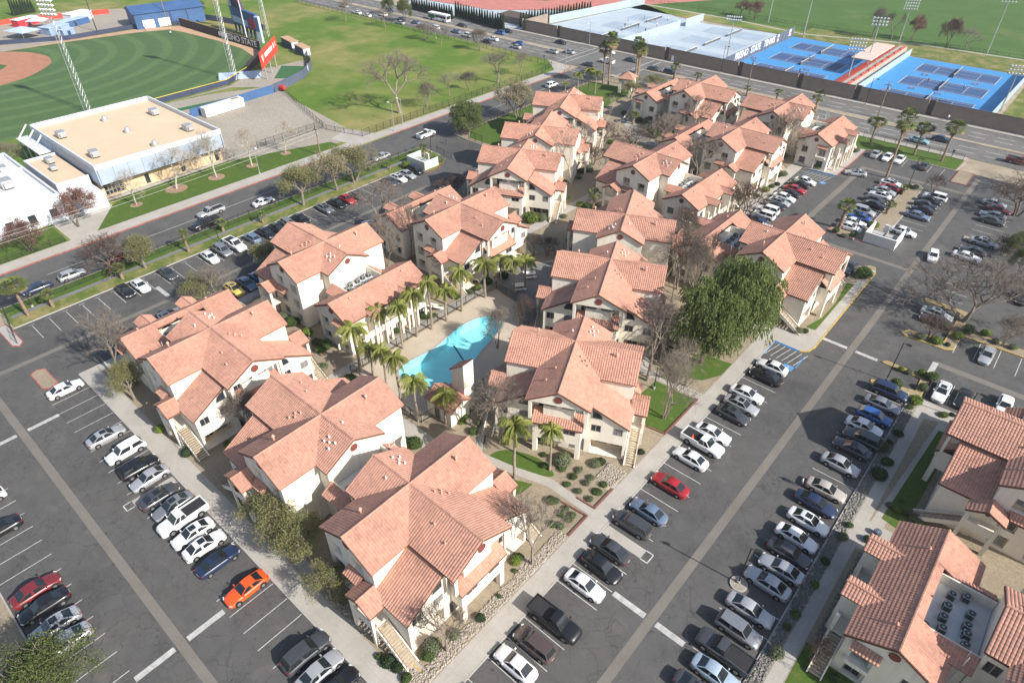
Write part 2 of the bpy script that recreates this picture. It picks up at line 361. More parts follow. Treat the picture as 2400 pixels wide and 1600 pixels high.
walk('sidewalk', [(-46, 118.5), (-45, 118.2), (-44.9, 125.6), (-45.5, 142), (-46, 158.4), (-48.4, 158.4), (-48.2, 140), (-47.2, 125)])
walk('sidewalk', [(-46, 158.42), (-38, 158.75), (-37.95, 172), (-38.1, 179.2), (-41, 179.2), (-41, 161.5), (-48.4, 161)])
walk('sidewalk', rect(-123, -17.3, 188.4, 190.6)); walk('sidewalk', rect(-97, -95.2, 15.2, 90))
walk('lawn', [(-42, 179.4), (-38, 179.4), (-36.5, 180.25), (-17.7, 180.5), (-17.5, 188.3), (-43, 188.3)], 'lawn', K+.02)
walk('lawn', [(-20.1, 95.7), (-18.55, 95.7), (-18.55, 113.5), (-19.7, 113.5), (-18.9, 106), (-19.0, 100)], 'lawn', K+.02)
walk('lawn', [(-111, 119), (-119.3, 119), (-123.5, 124), (-123.5, 150), (-108, 140), (-107, 120)], 'lawn', K+.02)
walk('lawn', [(-120, 152), (-123.5, 156), (-123, 180), (-108, 182), (-106, 160)], 'lawn', K+.02)
walk('lawn', blob([(-39.8, 40.9), (-36, 41.6), (-32.2, 43.4), (-32, 44.4), (-35, 45), (-39, 43.4)]), 'lawn', K+.02)
walk('lawn', [(-35.2, 40.2), (-32.8, 41.3), (-32.9, 39.1), (-34, 37.9), (-35.4, 38.2)], 'lawn', K+.02)
walk('lawn', [(-27.6, 59.2), (-24.8, 59.6), (-24.8, 68.4), (-27.4, 68.1), (-31.5, 68), (-31.6, 64)], 'lawn', K+.02)
walk('lawn', [(-31, 70.2), (-26.4, 72.6), (-24.8, 75.6), (-24.8, 79), (-30, 78)], 'lawn', K+.02)
walk('lawn', blob([(-73, 146), (-69, 150), (-66, 156), (-72, 160), (-80, 156), (-78, 149)]), 'lawn', K+.02)
walk('lawn', [(-66, 66), (-60, 74), (-56, 80), (-60, 84), (-68, 76)], 'soil', K+.02)
# courtyard paths
walk('path', [(-48.6, 50.8), (-47.2, 50.2), (-44.6, 44.2), (-41, 39.2), (-38, 40.3), (-35.6, 40.9), (-31.2, 42.2), (-24.75, 42.1), (-24.75, 43.2), (-31.5, 43.5), (-36, 42.0), (-41, 40.9), (-43.5, 45)], z=K+.026)
walk('path', rect(-48.8, -47.2, 50.6, 68)); walk('path', [(-33, 68.2), (-24.75, 68.6), (-24.75, 70), (-34, 69.8), (-36, 76), (-37.5, 76), (-36, 68)])
walk('path', [(-60, 36), (-41, 36.6), (-41, 38.6), (-66, 38.4), (-66, 36)]); walk('path', rect(-68.6, -66.8, 36, 72)); walk('path', [(-66.5, 72), (-61, 84), (-57, 108), (-59, 108), (-64, 86), (-68.6, 72)])
walk('path', [(-76, 86), (-74, 86), (-73.5, 120), (-70, 146), (-72, 146), (-76, 120)]); walk('path', [(-74, 126), (-48.3, 127), (-48.3, 129), (-74, 128)])
walk('path', [(-72, 146), (-84, 147), (-84, 150), (-96, 160), (-98, 158), (-86, 146), (-72, 144)])
walk('path', rect(-24.7, -26.5, 64.5-33, 31.0+2)); 
for x0, x1, y0, y1 in ((-27.6, -24.8, 15.2, 17.0), (-72.5, -70, 15.2, 17), (-45.5, -43, 15.2, 17), (-27, -24.8, 46.6, 48.2), (-31, -24.8, 88.5, 95.8)):
    walk('path', rect(x0, x1, y0, y1), z=K+.03)
for x0, x1, y in ((-27.5, -25.6, 16.6), (-71.6, -69.8, 16.6), (-26.9, -25, 46.9), (-44.8, -43, 16.6)):
    walk('yellow_edge', rect(x0, x1, y-.1, y+.1), 'yellow_paint', K+.036)
# brick-red garden edging
for pts in ([(-24.9, 47.2), (-24.9, 43.3), (-27.4, 43.2)], [(-30, 41.3), (-24.9, 41.8), (-24.9, 38.2)], [(-27.5, 59.1), (-24.9, 59.5), (-24.9, 68.5)]):
    kerb(pts, 'edging_brick', .22, K+.16, 'garden_edging')
# ---------------------------------------------------------------- pool
POOL = blob([(-62.2, 46.0), (-61.7, 52.0), (-62.6, 57.5), (-62.1, 62.0), (-60, 64.4), (-57.4, 63.2), (-56.2, 59.4), (-55.2, 55.4), (-53.6, 51.4), (-53.4, 48.2), (-55.0, 45.5), (-58, 43.7), (-60.8, 43.8)], 5)
DECK = [(-66.2, 39.6), (-51.2, 39.6), (-50.9, 57), (-55.6, 65.2), (-60, 69.6), (-65.4, 70.4), (-66.2, 66)]
ring('courtyard_ground', PLOT, POOL, K, 'soil')
ring('pool_terrace', DECK, POOL, K+.05, 'pool_deck')
m = MB()
for k in range(len(POOL)):
    a, b = POOL[k], POOL[(k+1) % len(POOL)]; m.bar((*a, K+.07), (*b, K+.07), .32, .08)
struct('pool_coping', m, 'sidewalk')
mt, n, l, b = new_mat('pool_plaster')
f1, pos = noise_pair(n, l, .8, 3); l.new(ramp(n, l, f1, [(.3, (.46, .84, .88)), (.7, (.56, .89, .91))]), b.inputs['Base Color']); b.inputs['Roughness'].default_value = .6
M('pool_tile', (.02, .10, .2), .4)
m = MB(); ZB = -1.5
PF = POOL if sum(POOL[i][0]*POOL[i-len(POOL)+1][1]-POOL[i-len(POOL)+1][0]*POOL[i][1] for i in range(len(POOL))) > 0 else POOL[::-1]
m.face([(x, y, ZB) for x, y in PF])
for k in range(len(POOL)):
    a, b_ = POOL[k], POOL[(k+1) % len(POOL)]; m.face([(*b_, ZB), (*a, ZB), (*a, K+.05), (*b_, K+.05)])
tag(m.build('pool_basin', 'pool_plaster'), kind='structure')
mt, n, l, b = new_mat('pool_water')
tr = n.new('ShaderNodeBsdfTransparent'); tr.inputs[0].default_value = (.74, .95, .98, 1); gl = n.new('ShaderNodeBsdfGlossy'); gl.inputs['Roughness'].default_value = .05
f1, pos = noise_pair(n, l, 2.2, 2); bp = n.new('ShaderNodeBump'); bp.inputs['Strength'].default_value = .15; bp.inputs['Distance'].default_value = .05; l.new(f1, bp.inputs['Height']); l.new(bp.outputs[0], gl.inputs['Normal'])
fr = n.new('ShaderNodeLayerWeight'); fr.inputs[0].default_value = .5; rf_ = ramp(n, l, fr.outputs['Facing'], [(.0, (.02, .02, .02)), (.7, (.09, .09, .09)), (1, (.8, .8, .8))]); ms = n.new('ShaderNodeMixShader'); l.new(rf_, ms.inputs[0]); l.new(tr.outputs[0], ms.inputs[1]); l.new(gl.outputs[0], ms.inputs[2]); l.new(ms.outputs[0], n['Material Output'].inputs[0])
m = MB(); m.face([(x, y, K-.08) for x, y in PF]); struct('pool_water', m, 'pool_water')
m = MB(); m.bar((-61.4, 55.7, ZB+.012), (-54.4, 52.7, ZB+.012), .25, .02); struct('pool_lane_line', m, 'pool_tile')
# ---------------------------------------------------------------- east side plot (right of the main aisle)
EAST = [(-2.35, 20), (-2.3, 87.5), (-1.2, 89.6), (90, 89.6), (90, 20)]
slab('east_garden_ground', EAST, -.05, K, 'soil'); kerb(EAST[:4])
sheet('gravel_bed', rect(-2.25, -1.0, 21, 87), K+.012, 'gravel_lot')
walk('sidewalk', rect(-.95, .45, 20, 87.5)); walk('sidewalk', [(-.9, 85.2), (3.9, 86.8), (3.9, 89.5), (-1.1, 89.5)], z=K+.022); walk('path', rect(.45, 3.6, 58.5, 63.2)); walk('path', [(.6, 63.2), (2.0, 63.2), (3.4, 86.4), (2.2, 86.2)])
walk('lawn', [(1.4, 64.5), (3.8, 64), (4.6, 85), (2.6, 84.5)], 'lawn', K+.02); walk('lawn', rect(.6, 6.5, 22, 44), 'lawn', K+.02)
walk('lawn', rect(12, 30, 40, 62), 'lawn', K+.02)
walk('sidewalk', rect(-2.2, -.95, 58, 60.3), z=K+.02)
# islands in the lots
def island(pts, ktag='kerb', mat='soil', z=K):
    slab('planting_island', pts, -.05, z, mat); kerb(pts, ktag, .18, z+.015, closed=True)
island([(-7.8, 104.6), (-7.1, 106.1), (-2, 106.3), (-1.9, 116.6), (-7.6, 116.9), (-7.6, 117.5), (-1.1, 117.5), (-.6, 112), (12, 112), (12, 110.2), (-.6, 110), (-.4, 105.2), (-1.6, 104.3), (-7.2, 104.0)], 'yellow_paint')
island([(-7.8, 94.6), (-2.2, 94.5), (-2.0, 90.9), (-7.6, 89.4), (-7.6, 88.8), (-1.2, 90.0), (-1.2, 95.1), (-7.3, 95.3)], 'yellow_paint')
island([(-23.8, 137.6), (-23.7, 164.6), (-22.2, 166.2), (-20.7, 164.8), (-20.0, 149), (-20.0, 137.6)])
island([(-29.9, 131.3), (-28.6, 130.6), (-22.9, 130.7), (-22.9, 137.5), (-27.8, 137.5)], 'red_paint')
island([(-102.8, 8.7), (-102.2, 9.7), (-97.6, 9.8), (-96.8, 8.7), (-97.6, 7.8), (-102.2, 7.8)], 'red_paint')
island([(-119, 8.3), (-112, 8.4), (-111, 9.2), (-112, 10.0), (-119, 9.8)], 'red_paint', 'kerb')
island([(-8, 145), (-2, 145), (-2, 146.5), (-8, 146.5)]); island([(-16.9, 172.8), (-13.8, 172.8), (-13.8, 181), (-16.9, 181)], 'red_paint')
island(rect(-103, -97.4, 33.4, 36.6)); island(rect(-103, -97.4, 46.4, 48.6))
# west side: verge between the street and the lot
VERGE = [(-124.5, 10.2), (-116.9, 10.2), (-116.9, 95.5), (-112.2, 96), (-111, 99), (-112.8, 103.2), (-117, 106), (-124.5, 106.4)]
slab('verge', VERGE, -.05, K, 'verge_lawn'); kerb(VERGE, closed=True)
sheet('path', rect(-121, -120, 11, 104), K+.014, 'path_asphalt'); sheet('lawn', rect(-124.3, -121.1, 11, 105), K+.010, 'lawn')
sheet('driveway', [(-124.8, 106.6), (-116.6, 106.2), (-112.6, 103.4), (-112.6, 117.4), (-119.6, 117.4), (-124.8, 118.3)], .006, 'asphalt')
kerb([(-112.2, 96), (-111, 99), (-112.8, 103.2)], 'red_paint', .24)
slab('verge', [(-124.5, -75), (-117, -75), (-117, 4), (-124.5, 4)], -.05, K, 'verge_lawn')
# bottom-left planting beyond the second row of bays
slab('planting_bed', rect(-92, -40, -11, -7.4), -.05, K, 'soil'); kerb([(-92, -7.4), (-40, -7.4)])
sheet('sidewalk', rect(-92, -40, -11, -9.4), K+.012, 'sidewalk')
# far side of the street
slab('campus_ground', [(-136.8, -130), (-136.8, 182), (-139, 189), (-146, 190.4), (-520, 190.4), (-520, -130)], -.05, K, 'field_lawn')
kerb([(-136.75, -130), (-136.75, 95.5)], 'red_paint', .22); kerb([(-136.75, 106.5), (-136.75, 182), (-139, 189), (-146, 190.4)], 'red_paint', .22)
sheet('sidewalk', [(-136.9, -130), (-136.9, 182), (-139.1, 188.8), (-146, 190.2), (-150, 190.2), (-140.6, 182), (-140.4, -130)], K+.014, 'sidewalk')
sheet('dirt_yard', [(-146, 68.5), (-141.5, 100.2), (-152, 102.4), (-180, 106), (-196, 111), (-204, 92), (-208, 66)], K+.012, 'gravel_lot')
sheet('driveway', [(-136.9, 96), (-146, 94.5), (-149, 101.8), (-136.9, 106)], K+.018, 'sidewalk')
sheet('lawn', [(-140.5, 33), (-140.5, 93.5), (-144.4, 93), (-153, 69), (-152.5, 44), (-150, 40)], K+.022, 'lawn')
sheet('sidewalk', [(-140.5, 28), (-140.5, 33), (-150, 40), (-152.6, 40), (-152.4, 69), (-154.5, 69), (-155.5, 39), (-156, 28)], K+.016, 'sidewalk')
sheet('lawn', rect(-150, -140.6, -60, 27.5), K+.022, 'lawn')
# ---------------------------------------------------------------- apartment buildings
PITCH = .512
def facade(mb, o, u, W, H, holes=(), depth=.12, top=None, back=True, backs=None):
    """wall from point o along unit vector u (length W), rect 0..H (+ polygon top), with recessed holes (u0,u1,z0,z1[,depth])"""
    o = Vector(o); u = Vector(u).normalized(); nrm = u.cross(Vector((0, 0, 1)))       # outward
    P = lambda a, z, d=0: tuple(o+u*a+Vector((0, 0, z))-nrm*d)
    us = sorted({0, W, *[h[0] for h in holes], *[h[1] for h in holes]}); zs = sorted({0, H, *[h[2] for h in holes], *[h[3] for h in holes]})
    for a0, a1 in zip(us[:-1], us[1:]):
        for z0, z1 in zip(zs[:-1], zs[1:]):
            ca, cz = (a0+a1)/2, (z0+z1)/2
            if any(h[0] < ca < h[1] and h[2] < cz < h[3] for h in holes): continue
            mb.face([P(a0, z0), P(a1, z0), P(a1, z1), P(a0, z1)])
    if top: mb.face([P(a, z) for a, z in top])
    for h in holes:
        d = h[4] if len(h) > 4 else depth; a0, a1, z0, z1 = h[:4]
        mb.face([P(a0, z0), P(a0, z0, d), P(a0, z1, d), P(a0, z1)][::-1]); mb.face([P(a1, z0), P(a1, z1), P(a1, z1, d), P(a1, z0, d)][::-1])
        mb.face([P(a0, z0), P(a1, z0), P(a1, z0, d), P(a0, z0, d)]); mb.face([P(a0, z1), P(a0, z1, d), P(a1, z1, d), P(a1, z1)])
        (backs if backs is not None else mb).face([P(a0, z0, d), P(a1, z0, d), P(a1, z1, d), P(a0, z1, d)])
_win = {}
def window(parent, o, u, a0, a1, z0, z1, d=.06, glass='glass', mull=1):
    """window set in a hole: frame with mullions, and a pane"""
    o = Vector(o); u = Vector(u).normalized(); W, H = a1-a0, z1-z0; key = (round(W, 2), round(H, 2), glass, mull)
    if key not in _win:
        f = MB(); t = .07
        for x0, x1, y0, y1 in ((0, W, 0, t), (0, W, H-t, H), (0, t, t, H-t), (W-t, W, t, H-t)): f.box(x0, x1, -.05, .05, y0, y1)
        for k in range(mull): xm = W*(k+1)/(mull+1); f.box(xm-.03, xm+.03, -.04, .04, t, H-t)
        _win[key] = (f.mesh('window', 'window_frame'), MB().face([(0, 0, 0), (W, 0, 0), (W, 0, H), (0, 0, H)]).mesh('pane', glass))
    nrm = u.cross(Vector((0, 0, 1))); p = o+u*a0+Vector((0, 0, z0))-nrm*d
    wo = link('window', _win[key][0], parent, p, math.atan2(u.y, u.x)); link('pane', _win[key][1], wo)
    return wo
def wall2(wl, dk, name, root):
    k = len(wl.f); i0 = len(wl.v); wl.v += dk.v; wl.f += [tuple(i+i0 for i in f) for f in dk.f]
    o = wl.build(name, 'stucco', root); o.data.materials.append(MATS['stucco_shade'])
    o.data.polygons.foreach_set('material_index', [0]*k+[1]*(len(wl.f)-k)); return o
RIB, CRS = .31, .37
def tile_plane(bm, poly, down):
    """barrel tiles over a convex roof polygon (3D points); down = horizontal downhill direction"""
    P = [Vector(p) for p in poly]; n = (P[1]-P[0]).cross(P[2]-P[0]).normalized()
    if n.z < 0: n = -n
    e = Vector((0, 0, 1)).cross(n).normalized(); s = n.cross(e).normalized()       # s points uphill
    if s.z < 0: s = -s; e = -e
    O = min(P, key=lambda p: p.z)
    us = [(p-O).dot(e) for p in P]; vs = [(p-O).dot(s) for p in P]
    u0 = math.floor(min(us)/RIB)*RIB; nu = int(math.ceil((max(us)-u0)/RIB)); v1 = max(vs); nv = int(math.ceil((v1-min(vs))/CRS)); vmin = min(vs)
    prof = ((0, 0), (.22, .045), (.5, .062), (.78, .045))
    tb = bmesh.new(); rows = []
    for j in range(nv):
        for vv, hh in ((vmin+j*CRS, .038), (vmin+(j+1)*CRS, 0)):
            row = []
            for i in range(nu):
                for f, h in prof: row.append(tb.verts.new(O+e*(u0+(i+f)*RIB)+s*vv+n*(h+hh+.02)))
            row.append(tb.verts.new(O+e*(u0+nu*RIB)+s*vv+n*(hh+.02))); rows.append(row)
    for r0, r1 in zip(rows[:-1], rows[1:]):
        for i in range(len(r0)-1): tb.faces.new((r0[i], r0[i+1], r1[i+1], r1[i]))
    c = sum(P, Vector())/len(P)
    for i in range(len(P)):
        a, b = P[i], P[(i+1) % len(P)]; en = (b-a).cross(n).normalized()
        if en.dot(c-a) > 0: en = -en
        bmesh.ops.bisect_plane(tb, geom=tb.verts[:]+tb.edges[:]+tb.faces[:], plane_co=a, plane_no=en, clear_outer=True)
    for f in tb.faces:
        if f.normal.dot(n) < -.01: f.normal_flip()
    me = bpy.data.meshes.new('t'); tb.to_mesh(me); tb.free(); bm.from_mesh(me); bpy.data.meshes.remove(me)
def roof(parent, polys, name='roof', ridges=(), rakes=(), trim='brown_trim', thick=.14):
    """polys: list of (points, downhill). builds underlay + tile course geometry + ridge caps + fascia"""
    u = MB()
    for pts in polys:
        P = [Vector(p) for p in pts]; n = (P[1]-P[0]).cross(P[2]-P[0])
        if n.z < 0: P = P[::-1]
        u.face(P); u.face([p-Vector((0, 0, thick)) for p in P[::-1]])
        for a, b in zip(P, P[1:]+P[:1]): u.face([a, a-Vector((0, 0, thick)), b-Vector((0, 0, thick)), b])
    r = u.build(name, 'roof_under', parent)
    bm = bmesh.new()
    for pts in polys: tile_plane(bm, pts, None)
    me = bpy.data.meshes.new('roof_tiles'); bm.to_mesh(me); bm.free(); me.materials.append(MATS['roof_tile'])
    tag(link('roof_tiles', me, r), kind='stuff')
    if ridges:
        g = MB()
        for a, b in ridges:
            a, b = Vector(a), Vector(b); L = (b-a).length; k = max(1, int(L/.42))
            for i in range(k):
                p, q = a.lerp(b, i/k), a.lerp(b, (i+1.08)/k); z = Vector((0, 0, .03))
                g.tube(p+z, q+z, .15, .125, 7)
        tag(g.build('ridge_tiles', 'roof_tile', r), kind='stuff')
    if rakes:
        for a, b in rakes: MB().bar(Vector(a)-Vector((0, 0, .12)), Vector(b)-Vector((0, 0, .12)), .07, .2).build('fascia', trim, r)
    return r
def vent(parent, x, y, z, r=.14, h=.5, mat='copper_vent'):
    m = MB().tube((0, 0, -.3), (0, 0, h), r*.75, r*.75, 8); m.tube((0, 0, h-.05), (0, 0, h+.18), r*1.5, r*.6, 8)
    return m.build('roof_vent', mat, parent, loc=(x, y, z))
def pent(parent, x0, x1, y0, y1, z0, z1, hip=.0):
    """lean-to tiled canopy: high at y0, low at y1"""
    return roof(parent, [[(x0, y1, z0), (x1, y1, z0), (x1-hip, y0, z1), (x0+hip, y0, z1)]], 'canopy_roof', rakes=[((x0, y1, z0), (x1, y1, z0))], thick=.1)

def cross_block(root):
    """three-storey cross-gabled block; +x is the balcony front, -x the short service end"""
    RZ, HW, OV = 11.0, 4.1, 4.1*PITCH; EZ = RZ-OV; FR, BK, SD = 10.35, 5.95, 8.7
    wl = MB(); dk = MB(); W2 = 3.8; GZ = RZ-W2*PITCH-.12          # wall top just below the tiles
    tri = lambda w: [(0, GZ), (w, GZ), (w/2, RZ-.13)]
    wins = []
    for s in (-1, 1):                                            # side gables
        o, u = ((-W2, -8.4, 0), (1, 0, 0)) if s < 0 else ((W2, 8.4, 0), (-1, 0, 0))
        A = (lambda a0, a1: (a0+W2, a1+W2)) if s < 0 else (lambda a0, a1: (W2-a1, W2-a0))
        H = []
        for z0, z1 in ((.5, 2.2), (3.2, 4.9), (6.0, 7.7)): H.append((*A(-3.0, -1.35), z0, z1, .75))
        for z0, z1 in ((.5, 2.2), (3.2, 4.9)): H.append((*A(.5, 2.2), z0, z1, .3))
        H.append((*A(.5, 2.1), 6.3, 8.0, .55))
        facade(wl, o, u, 7.6, GZ, H, top=tri(7.6), backs=dk)
        for h in H: wins.append((o, u, h[0]+.12, h[1]-.12, h[2]+(.55 if h[4] > .5 else .1), h[3]-.08, h[4]-.05))
    # short end wall, arm sides
    facade(wl, (-5.65, W2, 0), (0, -1, 0), 2*W2, GZ, [], top=tri(7.6))
    for s in (-1, 1):
        if s < 0: facade(wl, (-5.65, -W2, 0), (1, 0, 0), 1.85, GZ, [(.3, 1.6, 6.3, 7.8, .12)], backs=dk); wins.append(((-5.65, -W2, 0), (1, 0, 0), .3, 1.6, 6.3, 7.8, .06))
        else: facade(wl, (-3.8, W2, 0), (-1, 0, 0), 1.85, GZ, [])
    facade(wl, (-W2, -W2, 0), (0, -1, 0), 4.6, GZ); facade(wl, (-W2, 8.4, 0), (0, -1, 0), 4.6, GZ)
    facade(wl, (W2, -8.4, 0), (0, 1, 0), 4.6, GZ); facade(wl, (W2, W2, 0), (0, 1, 0), 4.6, GZ)
    facade(wl, (W2, -W2, 0), (1, 0, 0), 4.7, GZ); facade(wl, (8.5, W2, 0), (-1, 0, 0), 4.7, GZ)
    # front: recessed third-floor wall, overhanging gable, projecting bay on pillars
    facade(wl, (8.5, -W2, 0), (0, 1, 0), 7.6, GZ, [(.35, 1.7, .1, 2.3, .1), (5.2, 7.2, .1, 2.3, .1), (1.0, 2.2, 6.2, 8.2, .1), (5.6, 6.8, 6.2, 8.2, .1)], backs=dk)
    for a0, a1, z0, z1 in ((.35, 1.7, .1, 2.3), (5.2, 7.2, .1, 2.3), (1.0, 2.2, 6.2, 8.2), (5.6, 6.8, 6.2, 8.2)): wins.append(((8.5, -W2, 0), (0, 1, 0), a0, a1, z0, z1, .06))
    gy = [(-W2, 8.62), (W2, 8.62), (W2, GZ), (0, RZ-.13), (-W2, GZ)]
    for x, fl in ((10.1, 1), (9.88, -1)): wl.face([(x, y, z) for y, z in gy[::fl]])
    wl.face([(10.1, -W2, 8.62), (8.5, -W2, 8.62), (8.5, W2, 8.62), (10.1, W2, 8.62)]); wl.face([(8.5, -W2, 8.62), (10.1, -W2, 8.62), (10.1, -W2, GZ), (8.5, -W2, GZ)]); wl.face([(10.1, W2, 8.62), (8.5, W2, 8.62), (8.5, W2, GZ), (10.1, W2, GZ)])
    bh = [(.7, 2.3, 4.05, 4.95, .1), (3.9, 5.5, 4.05, 4.95, .1)]
    facade(wl, (10.15, -3.1, 2.6), (0, 1, 0), 6.2, 2.8, [(a, b_, c-2.6, d-2.6, e) for a, b_, c, d, e in bh], backs=dk)
    for h in bh: wins.append(((10.15, -3.1, 0), (0, 1, 0), *h[:4], .06))
    wl.box(8.52, 10.14, -3.1, -3.0, 2.6, 5.4); wl.box(8.52, 10.14, 3.0, 3.1, 2.6, 5.4); wl.box(8.52, 10.14, -2.99, 2.99, 2.6, 2.75)
    for s in (-1, 1): wl.box(9.55, 10.14, s*2.5, s*3.09, 0, 2.6)
    wl.box(9.25, 9.45, -1.95, 1.95, 5.7, 7.65); wl.box(8.52, 9.25, -1.95, -1.8, 5.7, 7.6); wl.box(8.52, 9.25, 1.8, 1.95, 5.7, 7.6); wl.box(9.2, 9.42, -.35, .35, 7.65, 8.6)
    for s in (-1, 1): wl.box(9.75, 10.05, s*3.35, s*3.75, 5.6, 8.62)
    # wings with half-arched windows
    for s in (-1, 1):
        o, u = ((8.5, -8.6, 0), (0, 1, 0)) if s < 0 else ((8.5, 3.8, 0), (0, 1, 0))
        A = (lambda c0, c1: (8.6-c1, 8.6-c0)) if s < 0 else (lambda c0, c1: (c0-3.8, c1-3.8))
        H = [(*A(4.05, 5.35), 4.0, 5.2, .1), (*A(6.85, 8.1), 4.0, 5.2, .1), (*A(4.15, 8.3), .05, 2.45, 1.6)]
        tp = [(0, 5.45), (4.8, 5.45), (4.8, 8.2)] if s < 0 else [(0, 5.45), (4.8, 5.45), (0, 8.2)]
        facade(wl, o, u, 4.8, 5.45, H, top=tp, backs=dk)
        for h in H[:2]: wins.append((o, u, *h[:4], .06))
        for c0, c1 in ((4.6, 6.2), (6.6, 7.8)): wins.append(((8.5-1.6, o[1], 0), u, *A(c0, c1), .6, 2.1, -.06))
        q = [(8.53, s*(4.1+1.3*math.cos(t*math.pi/14)), 6.3+1.35*math.sin(t*math.pi/14)) for t in range(8)]+[(8.53, s*4.1, 6.3)]
        m = MB().face(q if s > 0 else q[::-1]); ar = m.build('arch_window', 'glass', root)
        m = MB()
        for a, b_ in zip(q, q[1:]+q[:1]): m.bar(a, b_, .07, .07)
        m.build('arch_frame', 'window_frame', ar)
        ys = s*8.6
        if s < 0: facade(wl, (3.8, ys, 0), (1, 0, 0), 4.7, 5.45)
        else: facade(wl, (8.5, ys, 0), (-1, 0, 0), 4.7, 5.45)
        # stair porch: posts, landing with railing, gabled roof
        for x, y in ((2.1, 10.3), (5.15, 10.3)): wl.box(x-.2, x+.2, s*(y-.2), s*(y+.2), 0, 5.4)
        wl.box(2.0, 5.3, s*8.6, s*10.45, 2.72, 2.95); wl.box(2.3, 4.95, s*10.3, s*10.42, 2.95, 3.85)
        gt = [(1.85, 5.4), (5.45, 5.4), (3.65, 6.3)]
        for yy, fl in ((10.42, 1 if s < 0 else -1),): wl.face([(x, s*yy, z) for x, z in gt[::fl]])
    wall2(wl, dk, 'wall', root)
    for i, (o, u, a0, a1, z0, z1, d) in enumerate(wins):
        window(root, o, u, a0, a1, z0, z1, d, 'glass_blind' if i % 5 in (1, 4) else 'glass', 1)
    # main roof: eight slopes meeting in valleys
    def P(x, y): return (x, y, RZ-PITCH*min(abs(x), abs(y)))
    polys = []
    for s in (-1, 1):
        polys.append([(0, 0, RZ), (FR, 0, RZ), (FR, s*HW, EZ), (HW, s*HW, EZ)]); polys.append([(0, 0, RZ), (-BK, 0, RZ), (-BK, s*HW, EZ), (-HW, s*HW, EZ)])
        for t in (-1, 1): polys.append([(0, 0, RZ), (0, s*SD, RZ), (t*HW, s*SD, EZ), (t*HW, s*HW, EZ)])
    rk = []
    for s in (-1, 1):
        rk += [((FR, 0, RZ), (FR, s*HW, EZ)), ((-BK, 0, RZ), (-BK, s*HW, EZ)), ((0, s*SD, RZ), (HW, s*SD, EZ)), ((0, s*SD, RZ), (-HW, s*SD, EZ)), ((HW, s*HW, EZ), (FR, s*HW, EZ)), ((-HW, s*HW, EZ), (-BK, s*HW, EZ))]
    mr = roof(root, polys, 'roof', [((-BK, 0, RZ), (FR, 0, RZ)), ((0, -SD, RZ), (0, SD, RZ))], rk)
    for s in (-1, 1):
        WZ = lambda y: 8.5-.56*(y-3.8)
        roof(root, [[(3.82, s*3.82, WZ(3.82)), (8.8, s*3.82, WZ(3.82)), (8.8, s*8.9, WZ(8.9)), (3.82, s*8.9, WZ(8.9))]], 'wing_roof', rakes=[((8.8, s*3.82, WZ(3.82)), (8.8, s*8.9, WZ(8.9))), ((5.4, s*8.9, WZ(8.9)), (8.8, s*8.9, WZ(8.9)))])
        roof(root, [[(3.65, s*8.42, 6.4), (3.65, s*10.65, 6.4), (1.75, s*10.65, 5.45), (1.75, s*8.42, 5.45)], [(3.65, s*8.42, 6.4), (3.65, s*10.65, 6.4), (5.55, s*10.65, 5.45), (5.55, s*8.42, 5.45)]], 'porch_roof',
             [((3.65, s*8.42, 6.4), (3.65, s*10.65, 6.4))], [((3.65, s*10.65, 6.4), (1.75, s*10.65, 5.45)), ((3.65, s*10.65, 6.4), (5.55, s*10.65, 5.45)), ((5.55, s*9, 5.45), (5.55, s*10.65, 5.45))])
        roof(root, [[(-.35, s*8.42, 6.15), (2.0-.0, s*8.42, 6.15), (1.72, s*9.3, 5.5), (-.35, s*9.3, 5.5)]], 'canopy_roof', rakes=[((-.35, s*9.3, 5.5), (1.72, s*9.3, 5.5))], thick=.1)
        # medallions on the side gables
        MB().tube((0, s*8.38, 9.55), (0, s*8.47, 9.55), .5, .5, 20).build('medallion', 'medallion', root)
        MB().tube((3.65, s*10.4, 5.85), (3.65, s*10.47, 5.85), .22, .22, 14).build('medallion', 'medallion', root)
        # stair flight along the wing
        N = 15; tm = None
        for k in range(N):
            x = 5.35+(k+.5)*4.1/N; z = 2.85-(k+1)*2.85/(N+1)
            if tm is None: tm = MB().box(-.15, .15, -.62, .62, -.05, 0).mesh('tread', 'wood_stair')
            link('tread', tm, root, (x, s*9.42, z))
        m = MB()
        for yy in (8.75, 10.08):
            m.face([(5.3, s*yy, 2.95), (9.6, s*yy, .2), (9.6, s*yy, 0), (9.0, s*yy, 0), (5.3, s*yy, 2.3)]); m.face([(5.3, s*(yy+.12), 2.95), (9.6, s*(yy+.12), .2), (9.6, s*(yy+.12), 0), (9.0, s*(yy+.12), 0), (5.3, s*(yy+.12), 2.3)][::-1])
            m.bar((5.3, s*(yy+.06), 2.9), (9.6, s*(yy+.06), .15), .13, .12)
        m.build('stringer', 'stucco', root)
        m = MB(); m.bar((5.3, s*10.14, 3.85), (9.5, s*10.14, 1.0), .05, .06)
        for k in range(9): x = 5.4+k*.5; m.bar((x, s*10.14, 2.95-(x-5.3)*.64), (x, s*10.14, 3.85-(x-5.3)*.68), .03, .03)
        m.build('handrail', 'brown_trim', root)
    roof(root, [[(8.6, -3.3, 6.65), (10.4, -3.3, 5.35), (10.4, 3.3, 5.35), (8.6, 3.3, 6.65)]], 'canopy_roof', rakes=[((10.4, -3.3, 5.35), (10.4, 3.3, 5.35)), ((10.4, 3.3, 5.35), (8.6, 3.3, 6.65)), ((10.4, -3.3, 5.35), (8.6, -3.3, 6.65))], thick=.1)
    MB().tube((10.08, 0, 9.6), (10.17, 0, 9.6), .52, .52, 22).build('medallion', 'medallion', root)
